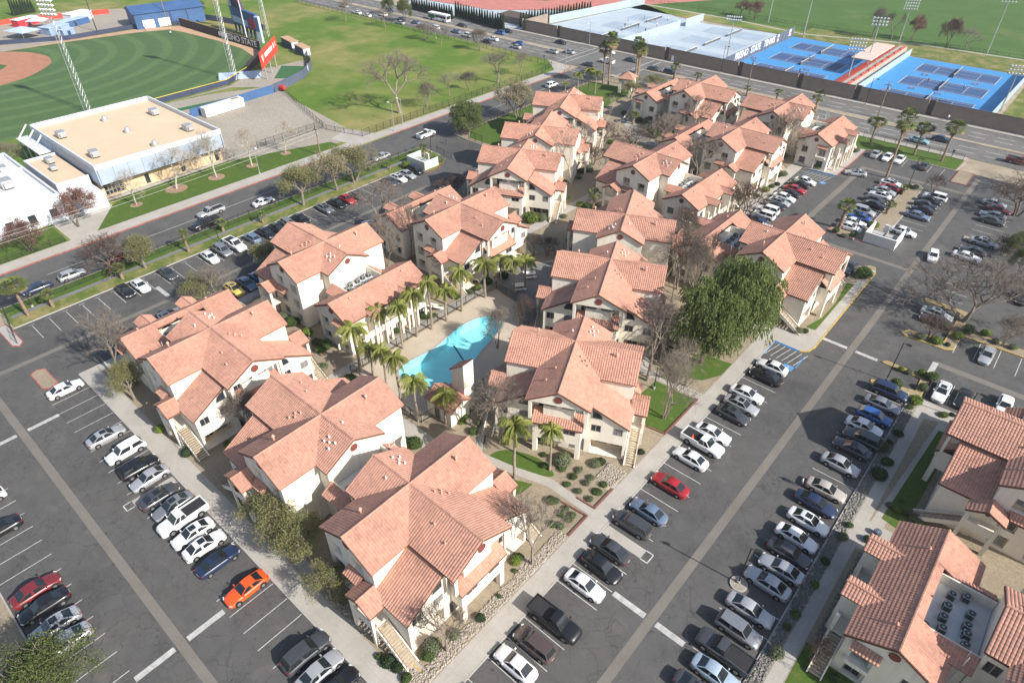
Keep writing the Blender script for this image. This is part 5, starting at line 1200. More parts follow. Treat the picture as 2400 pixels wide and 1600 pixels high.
TREES = [
 ('bare', -90.9, 16.0, 12, 7.5, 'beside the left lot sidewalk'),
 ('bare', -65.6, 23.0, 9, 6.3, 'between the block with the multi-stem tree and its neighbour'),
 ('twiggy', -123.0, 28.6, 7.1, 9.5, 'on the street verge by a young fan palm'),
 ('bare', -98.6, 36.2, 6.5, 5.8, 'in the street-side lot by the yellow car'),
 ('bare', -95.8, 70, 11.5, 8.5, 'in the street-side bays behind the range roof'),
 ('twiggy', -98.3, 93.1, 4.7, 4.2, 'by the lot corner below the gated drive'),
 ('twiggy', -100.6, 92, 3.2, 4.8, 'at the lot edge behind the range roof'),
 ('bare', -85.6, 62.5, 12.1, 5.2, 'behind the pool range at the gap'),
 ('bare', -83.8, 66.8, 12.7, 5.0, 'against the shaded gable past the pool range'),
 ('bare', -54.1, 58.3, 8.7, 4.2, 'at the pool edge'),
 ('twiggy', -54.2, 65.2, 6.9, 3.7, 'in the pool corner by the picnic yard'),
 ('bare', -40.6, 43.9, 12, 6.4, 'in front of the garden block stair'),
 ('bare', -32.5, 67.2, 14.9, 6.7, 'by the right flank of the garden block'),
 ('bare', -26.6, 62.0, 12.4, 5.8, 'on the lawn strip beside the aisle sidewalk'),
 ('bare', -40.4, 87.9, 14.4, 4.8, 'by the block facing the picnic yard'),
 ('bare', -67.9, 83.5, 5.5, 3.3, 'under the turned block stair'),
 ('bare', -25.7, 32.6, 10.5, 5.5, 'in front of the corner block bay'),
 ('bare', -25.8, 19.7, 9, 4.5, 'by the corner block with a round shrub'),
 ('sycamore', -80.9, 112.9, 13.6, 7.1, 'between the turned blocks and the round shrubs'),
 ('sycamore', -90.2, 137.5, 12.9, 5.8, 'near the courtyard path behind the street corner block'),
 ('twiggy', -89.8, 137.9, 6.8, 6.3, 'in the courtyard bed behind the street corner block'),
 ('twiggy', -84.4, 126.1, 5.0, 5.6, 'along the courtyard path between blocks'),
 ('twiggy', -84.7, 144.3, 4.1, 9.0, 'on the courtyard oval lawn'),
 ('bare', -51.5, 157.3, 14, 7, 'in front of the avenue block deck'),
 ('bare', -73.5, 156.5, 12, 7, 'before the upper row block'),
 ('bare', -72.6, 174.0, 6.0, 6.0, 'beside the corner of the palm street block'),
 ('bare', -74, 139, 12, 7, 'in the courtyard before the upper row block'),
 ('bare', -60.5, 132, 12.5, 8, 'against the shaded gable of the upper row block'),
 ('bare', -79.0, 152.7, 6.9, 7.5, 'in the courtyard by the street corner palms'),
 ('twiggy', -44.3, 122.3, 9.7, 6.8, 'beside the range with outside stairs'),
 ('bare', -38.5, 92.6, 12, 6, 'beside the roof of the pepper tree block'),
 ('bare', -46.6, 101, 12, 5.5, 'by the range of the pepper tree block'),
 ('bare', -41.6, 91.6, 12.7, 5.5, 'in the courtyard left of the pepper tree'),
 ('bare', -27.6, 69.9, 8.5, 5.0, 'on the lawn below the pepper tree'),
 ('bare', -1.3, 114.3, 11.0, 15.1, 'over the bays with the yellow kerb'),
 ('bare', -5.4, 117.4, 5.4, 4.2, 'in the small yellow edged island'),
 ('twiggy', -4.1, 106.1, 4.4, 4.6, 'in the red nosed island'),
 ('bare', 5.1, 111.2, 6.0, 6.3, 'in the hedge island of the side lot'),
 ('twiggy', -18.6, 164.0, 4.6, 3.6, 'at the palm island tip'),
 ('twiggy', -2.3, 163.4, 8.2, 9.9, 'at the lot edge across from the palm island'),
 ('bare', -3.4, 179.4, 6.0, 10.7, 'by the lot entrance from the avenue'),
 ('twiggy', -0.9, 143.3, 3.9, 5.5, 'at the shaded bays'),
 ('twiggy', 1.9, 41.8, 5.8, 2.3, 'on the lawn by the two storey range'),
 ('bare', -147.4, 119.3, 16.4, 14.6, 'on the park lawn casting a long shadow'),
 ('bare', -145.8, 128.2, 7.9, 5.5, 'on the park lawn by the street fence'),
 ('bare', -147.9, 139.5, 7.1, 6.1, 'on the park lawn by the fence'),
 ('bare', -147.2, 147.6, 6.2, 4.9, 'on the park lawn midway to the crossing'),
 ('bare', -145.5, 158.9, 10.0, 9.2, 'on the park lawn near the crossing'),
 ('bare', -145.2, 169.6, 7.8, 6.2, 'on the park lawn beside the crossing'),
 ('bare', -201.9, 179.9, 6.8, 7.2, 'on the park lawn along the avenue fence'),
 ('bare', -192.9, 179.3, 6.7, 6.0, 'on the park lawn by the avenue'),
 ('bare', -176.1, 183.1, 8.5, 7.9, 'on the park lawn by the avenue kerb'),
 ('bare', -230.0, 183.3, 7.1, 6.5, 'on the park lawn by the utility box'),
 ('bare', -250.4, 179.0, 8.9, 7.3, 'at the park lawn end of the avenue'),
 ('palebare', -146.2, 43.5, 8.7, 5.9, 'in a mulch ring by the gym glass entrance'),
 ('palebare', -147.4, 53.1, 10.9, 10.6, 'in a wide mulch ring before the gym wall'),
 ('palebare', -146.4, 62.3, 11.4, 7.6, 'in a mulch ring before the gym corner'),
 ('palebare', -146.1, 71.4, 9.3, 6.2, 'on the gym lawn by the yard fence'),
 ('palebare', -146.6, 81.1, 9.4, 6.4, 'on the gym lawn by the driveway'),
 ('bare', -191.3, 32.9, 5.5, 6.3, 'behind the white annexe by the ball field'),
 ('redleaf', -145.3, 31.2, 8.1, 8.8, 'before the white annexe'),
 ('redleaf', -141.8, 21.2, 7.2, 7.4, 'by the white annexe and street'),
 ('redleaf', -130.4, 299.5, 6.3, 6.9, 'on the far sports field edge'),
 ('redleaf', -122.3, 296.6, 8.2, 8.6, 'on the far sports field path'),
 ('redleaf', -62.0, 304.1, 8.8, 7.8, 'past the grandstand by the fence'),
 ('redleaf', -48.6, 300.3, 11.7, 7.5, 'by the field gate behind the courts'),
 ('bare', -68.0, 300.3, 9.8, 7.2, 'between the far field trees'),
 ('bare', -75.0, 300.1, 11.5, 6.8, 'behind the grandstand'),
 ('bare', -42.8, 302.7, 7.0, 8.0, 'behind the right courts'),
 ('olive', -119.0, 67.3, 9.3, 8.0, 'on the verge above the street bays'),
 ('cream', -119.5, 76.5, 9.6, 8.3, 'on the verge beside the kerbside fence'),
 ('olive', -120.2, 82.0, 9.1, 8.6, 'on the verge by the gated drive'),
 ('olive', -119.2, 33.0, 7.1, 5.6, 'on the verge between young palms'),
 ('olive', -101.0, 47.6, 6, 5.6, 'in the bay by the blue sedan'),
 ('olive', -101.4, 35, 5, 6, 'behind the range by the yellow car'),
 ('cream', -119.6, 138.9, 10.6, 10.9, 'between the street and the corner block'),
 ('pepper', -121.3, 120.4, 8.7, 8.2, 'on the street lawn beside the gate'),
 ('olive', -49.8, 15.9, 7, 6.0, 'over the left lot sidewalk'),
 ('olive', -44.9, 16.6, 7, 5.4, 'against the corner block flank'),
 ('olive', -38.9, 15.7, 5.5, 4.4, 'leaning over the sidewalk below the corner block'),
 ('green', -47.8, -8.4, 9.5, 10, 'over the silver cars in the far row'),
 ('olive', -84.9, 15.5, 6.9, 4.0, 'by the sidewalk under the gable end'),
 ('pepper', -28.6, 76.2, 14.5, 9.6, 'beside the accessible bays'),
 ('pepper', -26.6, 81.8, 16, 10, 'against the pepper tree block'),
 ('olive', -104.8, 173.7, 5.2, 5.7, 'by the gate house at the crossing'),
 ('olive', -105.5, 188.1, 4.1, 6.8, 'by the avenue range'),
 ('green', -303.9, 142.9, 6.9, 6.9, 'beside the blue shed'),
 ('green', -303.9, 139.2, 5.2, 5.6, 'behind the blue shed corner'),
 ('green', -231.7, 195.4, 9.5, 6.1, 'on the avenue verge across from the park'),
 ('green', -247.1, 200.1, 7.5, 5.7, 'on the avenue verge by the track'),
 ('green', 2.8, 136.3, 6.4, 3.9, 'at the right edge of the shaded bays'),
 ('green', -0.0, 142.7, 5.1, 3.3, 'between the shaded bays and drive'),
 ('green', 1.8, 145.7, 5.1, 4.4, 'past the shaded bays'),
 ('bare', -87.7, 125.0, 10.4, 5.2, 'between the turned blocks by the dark shrubs'),
 ('twiggy', -66.0, 85.6, 4.2, 3.6, 'at the picnic yard edge'),
 ('twiggy', -33.9, 72.7, 7.3, 4.8, 'behind the garden block lamp post'),
 ('bare', -37.4, 89.3, 13.0, 4.8, 'beside the pepper tree crown'),
 ('twiggy', -63.0, 149.0, 5.2, 5.3, 'under the upper row block gable'),
 ('twiggy', -83.1, 157.5, 5.2, 7.4, 'by the oval lawn path'),
 ('queen', -65.3, 61.7, 9.6, 4.5, 'along the pool fence'),
 ('queen', -65.3, 58.1, 7.3, 4.5, 'along the pool fence'),
 ('queen', -65.2, 67.3, 8.1, 4.9, 'along the pool fence'),
 ('queen', -65.1, 71.3, 7.3, 4.5, 'by the picnic yard'),
 ('queen', -62.0, 71.1, 8.1, 4.2, 'by the picnic yard'),
 ('queen', -61.8, 74.0, 6.9, 4.8, 'by the picnic yard'),
 ('queen', -65.4, 54.9, 10.9, 4.1, 'along the pool fence'),
 ('queen', -65.8, 52.0, 9.8, 4.3, 'along the pool fence'),
 ('queen', -65.2, 48.5, 9.5, 4.0, 'along the pool fence'),
 ('queen', -68.3, 47.3, 7.9, 4.3, 'along the pool fence'),
 ('queen', -66.1, 40.8, 9.3, 5.1, 'at the near pool corner'),
 ('queen', -63.6, 41.3, 6.4, 4.2, 'at the near pool corner'),
 ('queen', -60.6, 41.3, 8.0, 3.9, 'at the near pool corner'),
 ('queen', -56.5, 40.4, 9.4, 4.0, 'beside the pool water'),
 ('queen', -51.6, 39.3, 8.8, 4.1, 'beside the pool water'),
 ('queen', -48.3, 41.5, 6.8, 4.3, 'against the pool house'),
 ('queen', -35.1, 40.5, 11.0, 4.5, 'before the garden block'),
 ('queen', -32.6, 44.4, 8.5, 3.6, 'before the garden block'),
 ('fan', -117.0, 179.5, 16.8, 4.9, 'at the crossing corner'),
 ('fan', -119.3, 179.9, 13.7, 4.1, 'at the crossing corner'),
 ('fan', -109.6, 184.4, 14.2, 4.9, 'at the crossing corner'),
 ('fan', -111.2, 187.5, 13.0, 4.6, 'at the crossing corner'),
 ('fan', -113.5, 189.5, 14.0, 4.7, 'at the crossing corner'),
 ('queen', -120.1, 167.6, 7.0, 4.0, 'by the gate house'),
 ('queen', -117.6, 169.8, 8.2, 4.0, 'by the gate house'),
 ('queen', -115.3, 170.0, 7.8, 4.0, 'by the gate house'),
 ('queen', -123.0, 165.1, 3.6, 3.1, 'by the street corner block'),
 ('fan', -104.9, 199.6, 5.3, 3.8, 'on the avenue verge'),
 ('fan', -98.2, 202.5, 2.8, 2.6, 'on the avenue verge'),
 ('fan', -79.7, 199.3, 3.1, 2.2, 'on the avenue verge'),
 ('fan', -71.1, 201.4, 3.3, 2.6, 'on the avenue verge'),
 ('fan', -58.2, 197.5, 6.6, 4.5, 'behind the avenue block'),
 ('fan', -38.5, 184.2, 7.2, 3.3, 'on the avenue lawn'),
 ('fan', -28.8, 165.4, 16.6, 4.9, 'on the avenue lawn edge'),
 ('fan', -27.9, 184.0, 8.5, 2.9, 'on the avenue lawn'),
 ('fan', -21.6, 184.1, 10.6, 4.9, 'on the avenue lawn'),
 ('fan', -28.1, 133.3, 6.6, 3.8, 'in the palm island'),
 ('fan', -22.9, 146.2, 3.1, 2.4, 'in the palm island middle'),
 ('fan', -23.2, 158.0, 2.3, 1.9, 'in the palm island'),
 ('fan', -118.9, 13.1, 7.6, 1.9, 'on the verge corner by the gate'),
 ('fan', -118.5, 16.8, 3.5, 2.0, 'on the verge'),
 ('fan', -118.6, 28.5, 3.2, 2.1, 'on the verge'),
 ('fan', -118.7, 41.1, 5.0, 1.9, 'on the verge'),
 ('fan', -121.3, 49.8, 2.7, 2.0, 'on the verge'),
 ('fan', -118.3, 57.0, 2.7, 1.8, 'on the verge'),
 ('fan', -119.1, 102.7, 3.3, 1.8, 'by the gated drive'),
 ('fan', -119.4, 91.9, 2.0, 1.4, 'by the gated drive'),
 ('fan', -70.7, 107.0, 4.8, 2.5, 'by the courtyard stair'),
 ('fan', -92.4, 155.9, 3.7, 2.8, 'on the oval lawn'),
 ('fan', -85.8, 152.3, 2.4, 2.3, 'on the oval lawn'),
 ('fan', -55.6, -10.4, 10.3, 3.4, 'at the edge of the planted bed'),
]
SHRUBS = [
 ('round', -26.7, 18.0, 1.8),
 ('round', -26.3, 21.3, 1.6),
 ('round', -27.2, 31.7, 1.4),
 ('round', -25.8, 27.3, 0.8),
 ('round', -28.7, 48.9, 1.7),
 ('round', -32.4, 47.0, 1.5),
 ('round', -33.4, 44.5, 1.1),
 ('low', -31.5, 45.6, 1.1),
 ('low', -29.7, 46.8, 1.1),
 ('low', -29.6, 45.4, 1.1),
 ('low', -27.9, 46.8, 1.1),
 ('low', -29.5, 44.0, 1.1),
 ('low', -27.8, 45.7, 1.2),
 ('low', -26.1, 46.9, 1.3),
 ('low', -27.8, 44.0, 1.1),
 ('low', -26.0, 45.5, 1.1),
 ('low', -26.0, 44.0, 1.1),
 ('low', -29.4, 40.7, 1.2),
 ('low', -27.4, 41.0, 1.0),
 ('low', -27.4, 40.0, 1.2),
 ('low', -26.2, 40.7, 1.2),
 ('low', -26.2, 39.9, 1.0),
 ('low', -26.3, 38.6, 1.2),
 ('low', -27.2, 38.2, 1.0),
 ('low', -28.9, 41.1, 0.9),
 ('low', -26.6, 30.7, 0.8),
 ('dark', -29.2, 15.1, 1.8),
 ('dark', -30.4, 14.8, 0.8),
 ('dark', -28.1, 15.3, 1.3),
 ('dark', -26.7, 15.2, 1.2),
 ('round', -68.6, 56.4, 1.9),
 ('round', -68.9, 59.7, 1.5),
 ('round', -67.8, 57.6, 1.2),
 ('round', -69.2, 50.6, 1.9),
 ('round', -68.0, 66.7, 1.8),
 ('round', -67.9, 68.3, 1.5),
 ('round', -44.4, 42.7, 1.2),
 ('round', -45.0, 44.4, 1.2),
 ('round', -46.9, 43.1, 1.0),
 ('round', -69.0, 64.0, 2.0),
 ('round', -69.5, 69.4, 1.3),
 ('dark', -68.0, 71.0, 2.6),
 ('dark', -67.1, 74.3, 2.4),
 ('dark', -71.5, 62.9, 1.5),
 ('dark', -65.2, 38.2, 2.7),
 ('dark', -48.6, 35.9, 2.3),
 ('dark', -48.0, 45.1, 1.4),
 ('dark', -47.2, 43.9, 1.2),
 ('round', -83.5, 40.6, 2.4),
 ('round', -86.0, 40.6, 2.2),
 ('round', -79.3, 40.7, 2.1),
 ('round', -91.9, 16.9, 1.7),
 ('round', -88.8, 16.6, 2.5),
 ('round', -76.3, 15.1, 1.8),
 ('round', -76.1, 40.4, 2.0),
 ('dark', -70.4, 16.8, 2.3),
 ('dark', -69.6, 15.4, 1.5),
 ('dark', -74.5, 40.4, 2.5),
 ('round', -5.2, 104.6, 1.6),
 ('round', -3.0, 105.1, 1.8),
 ('round', -1.4, 105.5, 1.1),
 ('round', -4.1, 105.1, 1.4),
 ('round', -0.8, 108.5, 2.1),
 ('round', -3.1, 110.6, 1.9),
 ('round', 0.2, 111.4, 2.1),
 ('round', 2.5, 112.4, 1.9),
 ('round', 4.1, 111.3, 1.6),
 ('round', 6.5, 111.4, 1.4),
 ('round', -2.5, 95.3, 1.3),
 ('round', -1.2, 95.1, 1.7),
 ('round', -1.4, 92.0, 1.7),
 ('round', -1.4, 88.3, 1.8),
 ('round', -4.6, 90.0, 1.7),
 ('round', -3.9, 94.5, 1.3),
 ('round', -5.1, 94.3, 1.3),
 ('round', -19.6, 94.1, 1.4),
 ('round', -20.5, 93.3, 1.9),
 ('round', -23.2, 94.6, 2.1),
 ('round', -18.2, 117.3, 3.1),
 ('round', -19.0, 116.6, 2.1),
 ('round', -18.1, 119.3, 1.9),
 ('dark', -1.7, 86.5, 1.2),
 ('dark', -1.3, 80.1, 1.6),
 ('dark', -2.1, 76.0, 1.5),
 ('dark', -1.7, 77.7, 1.1),
 ('dark', 2.3, 88.0, 1.2),
 ('dark', 3.2, 88.8, 1.0),
 ('round', -1.1, 60.8, 1.1),
 ('round', -1.1, 58.7, 1.1),
 ('round', -1.4, 46.0, 1.0),
 ('round', -1.5, 44.1, 1.0),
 ('round', -1.2, 40.8, 1.3),
 ('round', -1.2, 50.6, 1.1),
 ('round', 4.1, 42.1, 1.2),
 ('round', 1.5, 66.9, 1.2),
 ('round', 2.4, 66.9, 1.0),
 ('round', 3.2, 67.0, 1.0),
 ('round', 4.5, 66.8, 1.4),
 ('round', 5.1, 66.8, 1.2),
 ('round', 1.2, 60.2, 1.2),
 ('dark', -0.9, 70.8, 1.6),
 ('dark', -0.9, 73.7, 1.5),
 ('dark', -1.4, 54.2, 1.1),
 ('dark', 2.4, 68.6, 1.0),
 ('round', -117.4, 95.4, 2.4),
 ('round', -114.9, 102.2, 2.5),
 ('round', -113.9, 103.2, 2.5),
 ('round', -73.7, 106.2, 1.9),
 ('round', -72.1, 106.6, 1.9),
 ('round', -75.6, 95.6, 2.7),
 ('round', -77.0, 93.6, 3.0),
 ('round', -83.8, 120.4, 2.7),
 ('round', -83.0, 122.2, 2.4),
 ('round', -89.0, 139.9, 2.2),
 ('round', -92.0, 158.5, 2.4),
 ('round', -89.6, 159.1, 2.4),
 ('round', -83.2, 151.7, 3.4),
 ('round', -98.5, 160.6, 2.1),
 ('round', -80.9, 163.7, 2.0),
 ('round', -46.8, 139.7, 2.3),
 ('round', -46.6, 142.4, 1.5),
 ('round', -47.3, 150.3, 2.4),
 ('round', -45.3, 161.0, 2.1),
 ('round', -42.9, 160.2, 2.8),
 ('round', -39.6, 176.2, 2.6),
 ('round', -23.1, 138.3, 2.4),
 ('round', -23.6, 158.6, 1.6),
 ('round', -21.9, 163.1, 2.0),
 ('round', -23.1, 163.1, 1.6),
 ('round', -28.1, 130.9, 1.8),
 ('round', -26.1, 130.3, 1.7),
 ('round', -24.9, 131.7, 1.4),
]
CYPRESS = [(-367.6, 90.7, 6.7), (-367.8, 91.7, 6.5), (-367.9, 92.7, 6.3), (-368.0, 93.7, 6.2), (-368.1, 94.8, 6.0), (-368.3, 95.8, 5.9), (-368.4, 96.8, 5.7), (-368.5, 97.9, 5.5), (-368.7, 98.9, 5.4), (-248.3, 214.8, 4.8), (-246.4, 214.6, 4.8), (-244.6, 214.4, 4.9), (-242.7, 214.2, 4.9), (-240.9, 214.1, 4.9), (-239.1, 213.9, 4.9), (-237.3, 213.7, 4.9), (-235.5, 213.5, 4.9), (-233.8, 213.4, 4.9), (-232.0, 213.2, 5.0), (-230.3, 213.0, 5.0), (-228.5, 212.9, 5.0), (-226.8, 212.7, 5.0), (-225.1, 212.5, 5.0), (-223.4, 212.3, 5.0), (-221.7, 212.2, 5.0), (-220.1, 212.0, 5.1), (-222.1, 216.5, 5.8), (-220.2, 216.2, 5.8), (-218.3, 215.9, 5.8), (-216.5, 215.7, 5.8), (-214.7, 215.4, 5.8), (-212.8, 215.1, 5.7), (-211.0, 214.9, 5.7), (-209.3, 214.6, 5.7), (-207.5, 214.3, 5.7), (-205.7, 214.1, 5.7), (-204.0, 213.8, 5.7), (-202.2, 213.6, 5.7), (-200.5, 213.3, 5.7), (-198.8, 213.1, 5.7), (-197.1, 212.8, 5.7), (-195.4, 212.6, 5.7), (-193.8, 212.3, 5.7), (-192.1, 212.1, 5.7), (-190.5, 211.8, 5.7), (-188.9, 220.9, 5.5), (-188.7, 222.4, 5.5), (-188.4, 223.8, 5.5), (-188.1, 225.3, 5.5), (-187.9, 226.7, 5.5), (-187.6, 228.2, 5.4), (-187.3, 229.7, 5.4), (-187.0, 231.2, 5.4), (-186.8, 232.6, 5.4), (-186.5, 234.1, 5.4), (-186.2, 235.7, 5.3), (-185.9, 237.2, 5.3), (-185.6, 238.7, 5.3), (-185.3, 240.2, 5.3), (-185.1, 241.8, 5.3), (-184.8, 243.3, 5.2), (-184.5, 244.9, 5.2), (-184.2, 246.5, 5.2), (-183.9, 248.0, 5.2), (-183.6, 249.6, 5.1), (-183.3, 251.2, 5.1), (-183.0, 252.8, 5.1), (-182.7, 254.4, 5.1), (-182.4, 256.0, 5.1), (-182.1, 257.7, 5.0), (-181.8, 259.3, 5.0)]

LAB = {'bare': ('leafless grey tree', 'tree'), 'twiggy': ('low dense leafless tree with brown twigs', 'tree'), 'sycamore': ('tall leafless tree with pale trunk', 'tree'), 'palebare': ('leafless tree with whitish branches', 'tree'),
       'olive': ('olive green small leaved tree', 'tree'), 'cream': ('pale cream tinged tree', 'tree'), 'redleaf': ('russet leaved tree', 'tree'), 'green': ('broad green leafy tree', 'tree'), 'pepper': ('weeping green pepper tree', 'tree'), 'queen': ('feathery palm', 'palm tree'), 'fan': ('fan palm with brown trunk', 'palm tree')}
cnt = {}
for sp, x, y, h, wd, ph in TREES:
    key = 'fanyoung' if sp == 'fan' and h < 7 else sp; L = TP[key]; k = cnt.get(key, 0); cnt[key] = k+1
    src, H, Wd = L[k % len(L)]; o = copy_tree(src)
    inplot = not (-116 < x < -97 and y < 95) 
    o.location = (x, y, K); o.rotation_euler.z = rnd.uniform(0, 6.28); sxy = wd/Wd if sp not in ('queen', 'fan') else max(.55, min(1.2, wd/Wd)); sxy *= 1.08 if sp != 'queen' else 1.04
    o.scale = (sxy, sxy, h/H)
    if sp == 'fan' and h > 7: o.scale = (1.15, 1.15, h/H)
    if sp == 'olive' and 'sidewalk' in ph: o.rotation_euler.x = .08
    if sp == 'bare' and k % 4 == 0: o.rotation_euler.y = rnd.uniform(-.1, .1)
    tag(o, f'{LAB[sp][0]} {ph}', LAB[sp][1], f'{LAB[sp][0]}s {ph}')
for L in TP.values():
    for o, _, _ in L: kill(o)
def shrub(name, seed, mat, n, size, flat=.9):
    r = random.Random(seed); m = MB(); bumps = [(rv(r), r.uniform(-.22, .16)) for _ in range(9)]
    lump = lambda d: 1+sum(a*max(0, d.dot(v))**4 for v, a in bumps)
    for _ in range(n):
        d = rv(r); d.z = d.z*.9; p = d*(.5*lump(d)*r.uniform(.78, 1.06)); p.z = p.z*flat+.45*flat; s = size*r.uniform(.6, 1.3)
        if p.z < 0: continue
        nn = (d+rv(r)*.8).normalized(); a = nn.orthogonal().normalized(); a = Matrix.Rotation(r.uniform(0, 6.28), 3, nn) @ a; b = nn.cross(a); i = len(m.v)
        m.v += [tuple(p-a*s), tuple(p+b*s*.6), tuple(p+a*s), tuple(p-b*s*.6)]; m.f.append((i, i+1, i+2, i+3))
    root = empty(name); m.build('foliage', mat, root)
    bm = bmesh.new(); bmesh.ops.create_icosphere(bm, subdivisions=2, radius=.43)
    for v in bm.verts: v.co *= r.uniform(.88, .98)*min(1, lump(v.co.normalized())); v.co.z = max(v.co.z*flat+.44*flat, .0)
    me = bpy.data.meshes.new('core'); bm.to_mesh(me); bm.free(); me.materials.append(MATS['leaf_dark']); link('core', me, root); index_kids(root); return root
SP = {'round': [shrub('round_shrub', 1, 'leaf_shrub', 1500, .045), shrub('round_shrub', 2, 'leaf_sage', 1500, .045), shrub('round_shrub', 3, 'leaf_bright', 1500, .05)], 'low': [shrub('low_shrub', 4, 'leaf_sage', 500, .06, .6), shrub('low_shrub', 5, 'leaf_shrub', 500, .06, .6)], 'dark': [shrub('dark_shrub', 6, 'leaf_dark', 1100, .06, .8), shrub('dark_shrub', 7, 'leaf_shrub', 1100, .055, .8)]}
def near_name(x, y):
    best = min(UNITS, key=lambda u: (u[0]-x)**2+(u[1]-y)**2); return 'the '+SHORT[best[5]]
SHORT = {u[5]: t for u, t in zip(UNITS, ('corner block', 'block paired with the corner block', 'block by the multi-stem tree', 'block above the pool palms', 'block above the picnic tables', 'block with front stair', 'block by the gated lawn', 'street corner block', 'block between courtyard and upper lot', 'block with tall bare trees', 'block facing the picnic yard', 'garden block', 'block near the corner palms', 'block along the upper car row', 'avenue block', 'pepper tree block', 'block past the shaded lawn', 'block across the main aisle'))}
for ux, uy, uh, _r, _l, _n in UNITS[:16]:                  # foundation planting in the beds along the walls
    for a_, c_ in ((9.6, 6.3), (9.7, -6.6), (10.9, 1.4), (11.0, -1.2), (-3.0, 9.6), (-1.2, -9.7), (6.4, 10.9), (7.6, -11.2), (-4.6, 6.2), (-4.5, -6.4)):
        if rnd.random() < .28: continue
        a_ += rnd.uniform(-.4, .4); c_ += rnd.uniform(-.5, .5); q_ = (ux+a_*math.cos(R(uh))-c_*math.sin(R(uh)), uy+a_*math.sin(R(uh))+c_*math.cos(R(uh)))
        if -94.5 < q_[0] < -25.5 and 15.6 < q_[1] < 186 and not (-66.5 < q_[0] < -50.5 and 39 < q_[1] < 70): SHRUBS.append((rnd.choice(('dark', 'dark', 'round', 'low')), round(q_[0], 1), round(q_[1], 1), rnd.uniform(.9, 2.0)))
SHUE = {0: 'deep green', 1: 'grey green', 2: 'bright green'}
for i, (kind, x, y, d) in enumerate(SHRUBS):
    L = SP[kind]; j = i % len(L); o = copy_tree(L[j]); o.location = (x, y, K-.02); o.rotation_euler.z = rnd.uniform(0, 6.28); d = max(.5, d*.95)
    d *= rnd.uniform(.72, 1.12); o.scale = (d*rnd.uniform(.85, 1.25), d*rnd.uniform(.85, 1.2), d*rnd.uniform(.65, .95))
    t = {'round': SHUE[j]+' clipped round shrub', 'low': ('sage coloured' if j == 0 else 'green')+' low shrub in bare earth', 'dark': 'dark leafy shrub' if j == 0 else 'loose green shrub'}[kind]
    tag(o, f'{t} beside {near_name(x, y)}', 'shrub', f'{t}s beside {near_name(x, y)}')
for L in SP.values():
    for o in L: kill(o)
r = random.Random(5); m = MB()
for _ in range(1600):
    z = r.random()**.8; rad = .5*(1-z)**.6*min(1, z*8+.4); a = r.uniform(0, 6.28); p = Vector((math.cos(a)*rad, math.sin(a)*rad, z)); e = Vector((math.cos(a)*.03+r.uniform(-.05, .05), math.sin(a)*.03+r.uniform(-.05, .05), .035)); b = Vector((-math.sin(a), math.cos(a), 0))*.09
    i = len(m.v); m.v += [tuple(p-e), tuple(p+b), tuple(p+e), tuple(p-b)]; m.f.append((i, i+1, i+2, i+3))
cy = m.mesh('crown', 'leaf_cypress'); ct = MB().tube((0, 0, 0), (0, 0, .7), .12, .05, 6).mesh('trunk', 'bark_brown')
for i, (x, y, h) in enumerate(CYPRESS):
    o = empty('cypress_tree', (x, y, 0)); o.scale = (1.5, 1.5, max(4.5, min(h, 9))*rnd.uniform(.93, 1.07)); link('trunk', ct, o); link('crown', cy, o)
    tag(o, 'narrow dark cypress in the row screening the running track', 'tree', 'cypresses along the running track')
# ---------------------------------------------------------------- avenue markings and far surfaces
for x0, x1 in ((-500, -148), (-118, -36)): slab('median', rect(x0, x1, 201.6, 204.4), -.02, K, 'dry_earth'); kerb(rect(x0, x1, 201.6, 204.4), closed=True)
slab('median', [(-36, 202.2), (-36, 203.8), (60, 203.4), (60, 202.4)], -.02, K, 'dry_earth')
for y in (195.0, 198.4, 207.8, 211.2):
    for k in range(62):
        x = -300+k*6.2
        if not -147 < x < -119: pline(x, y, x+4.2, y, wd=.2, z=.012, name='lane_line', parent=avenue)
for x in (-146.5, -143.6, -121.5, -118.6): pline(x, 191.5, x, 214.3, wd=.3, z=.013, name='crossing_line', parent=avenue)
for y in (188.2, 190.2): pline(-136.3, y-3, -124.8, y-3, wd=.3, z=.013, name='crossing_line', parent=avenue)
pline(-130.6, 20, -130.6, 92, wd=.12, z=.006, name='lane_line'); pline(-130.6, 120, -130.6, 182, wd=.12, z=.006, name='lane_line')
slab('avenue_verge', rect(-520, 130, 214.9, 217.1), -.05, K, 'sidewalk')
sheet('park_lawn', rect(-190, 260, 281, 640), .01, 'park_lawn'); sheet('court_lawn', [(-175, 281.5), (-98, 279.8), (-98, 290.5), (-175, 292)], .03, 'field_lawn')
sheet('court_lawn', [(-98, 280), (-20, 280), (-20, 300), (-98, 298)], .028, 'verge_lawn'); sheet('court_lawn', rect(-17.5, 120, 217.5, 281), .02, 'verge_lawn')
sheet('path', [(-190, 292), (-133, 290.6), (-97, 285), (-58, 298.5), (-20, 300), (60, 303), (60, 304.5), (-20, 301.4), (-58, 300), (-97, 286.5), (-133, 292), (-190, 294)], .035, 'sidewalk')
M('track_red', (.50, .19, .155), .85, .1, .3); M('court_grey', (.43, .50, .55), .8, .08, .2); M('court_blue', (.06, .26, .54), .75, .06, .2); M('court_slate', (.33, .41, .49), .8, .1, .2); M('court_navy', (.05, .10, .22), .75, .06, .2)
sheet('running_track', [(-262, 232), (-224, 236), (-219, 236.8), (-192, 262), (-150, 330), (-190, 420), (-330, 330)], .02, 'track_red'); sheet('track_apron', [(-262, 217.3), (-186, 217.3), (-184, 262), (-194, 257), (-220, 236), (-262, 231)], .025, 'court_grey')
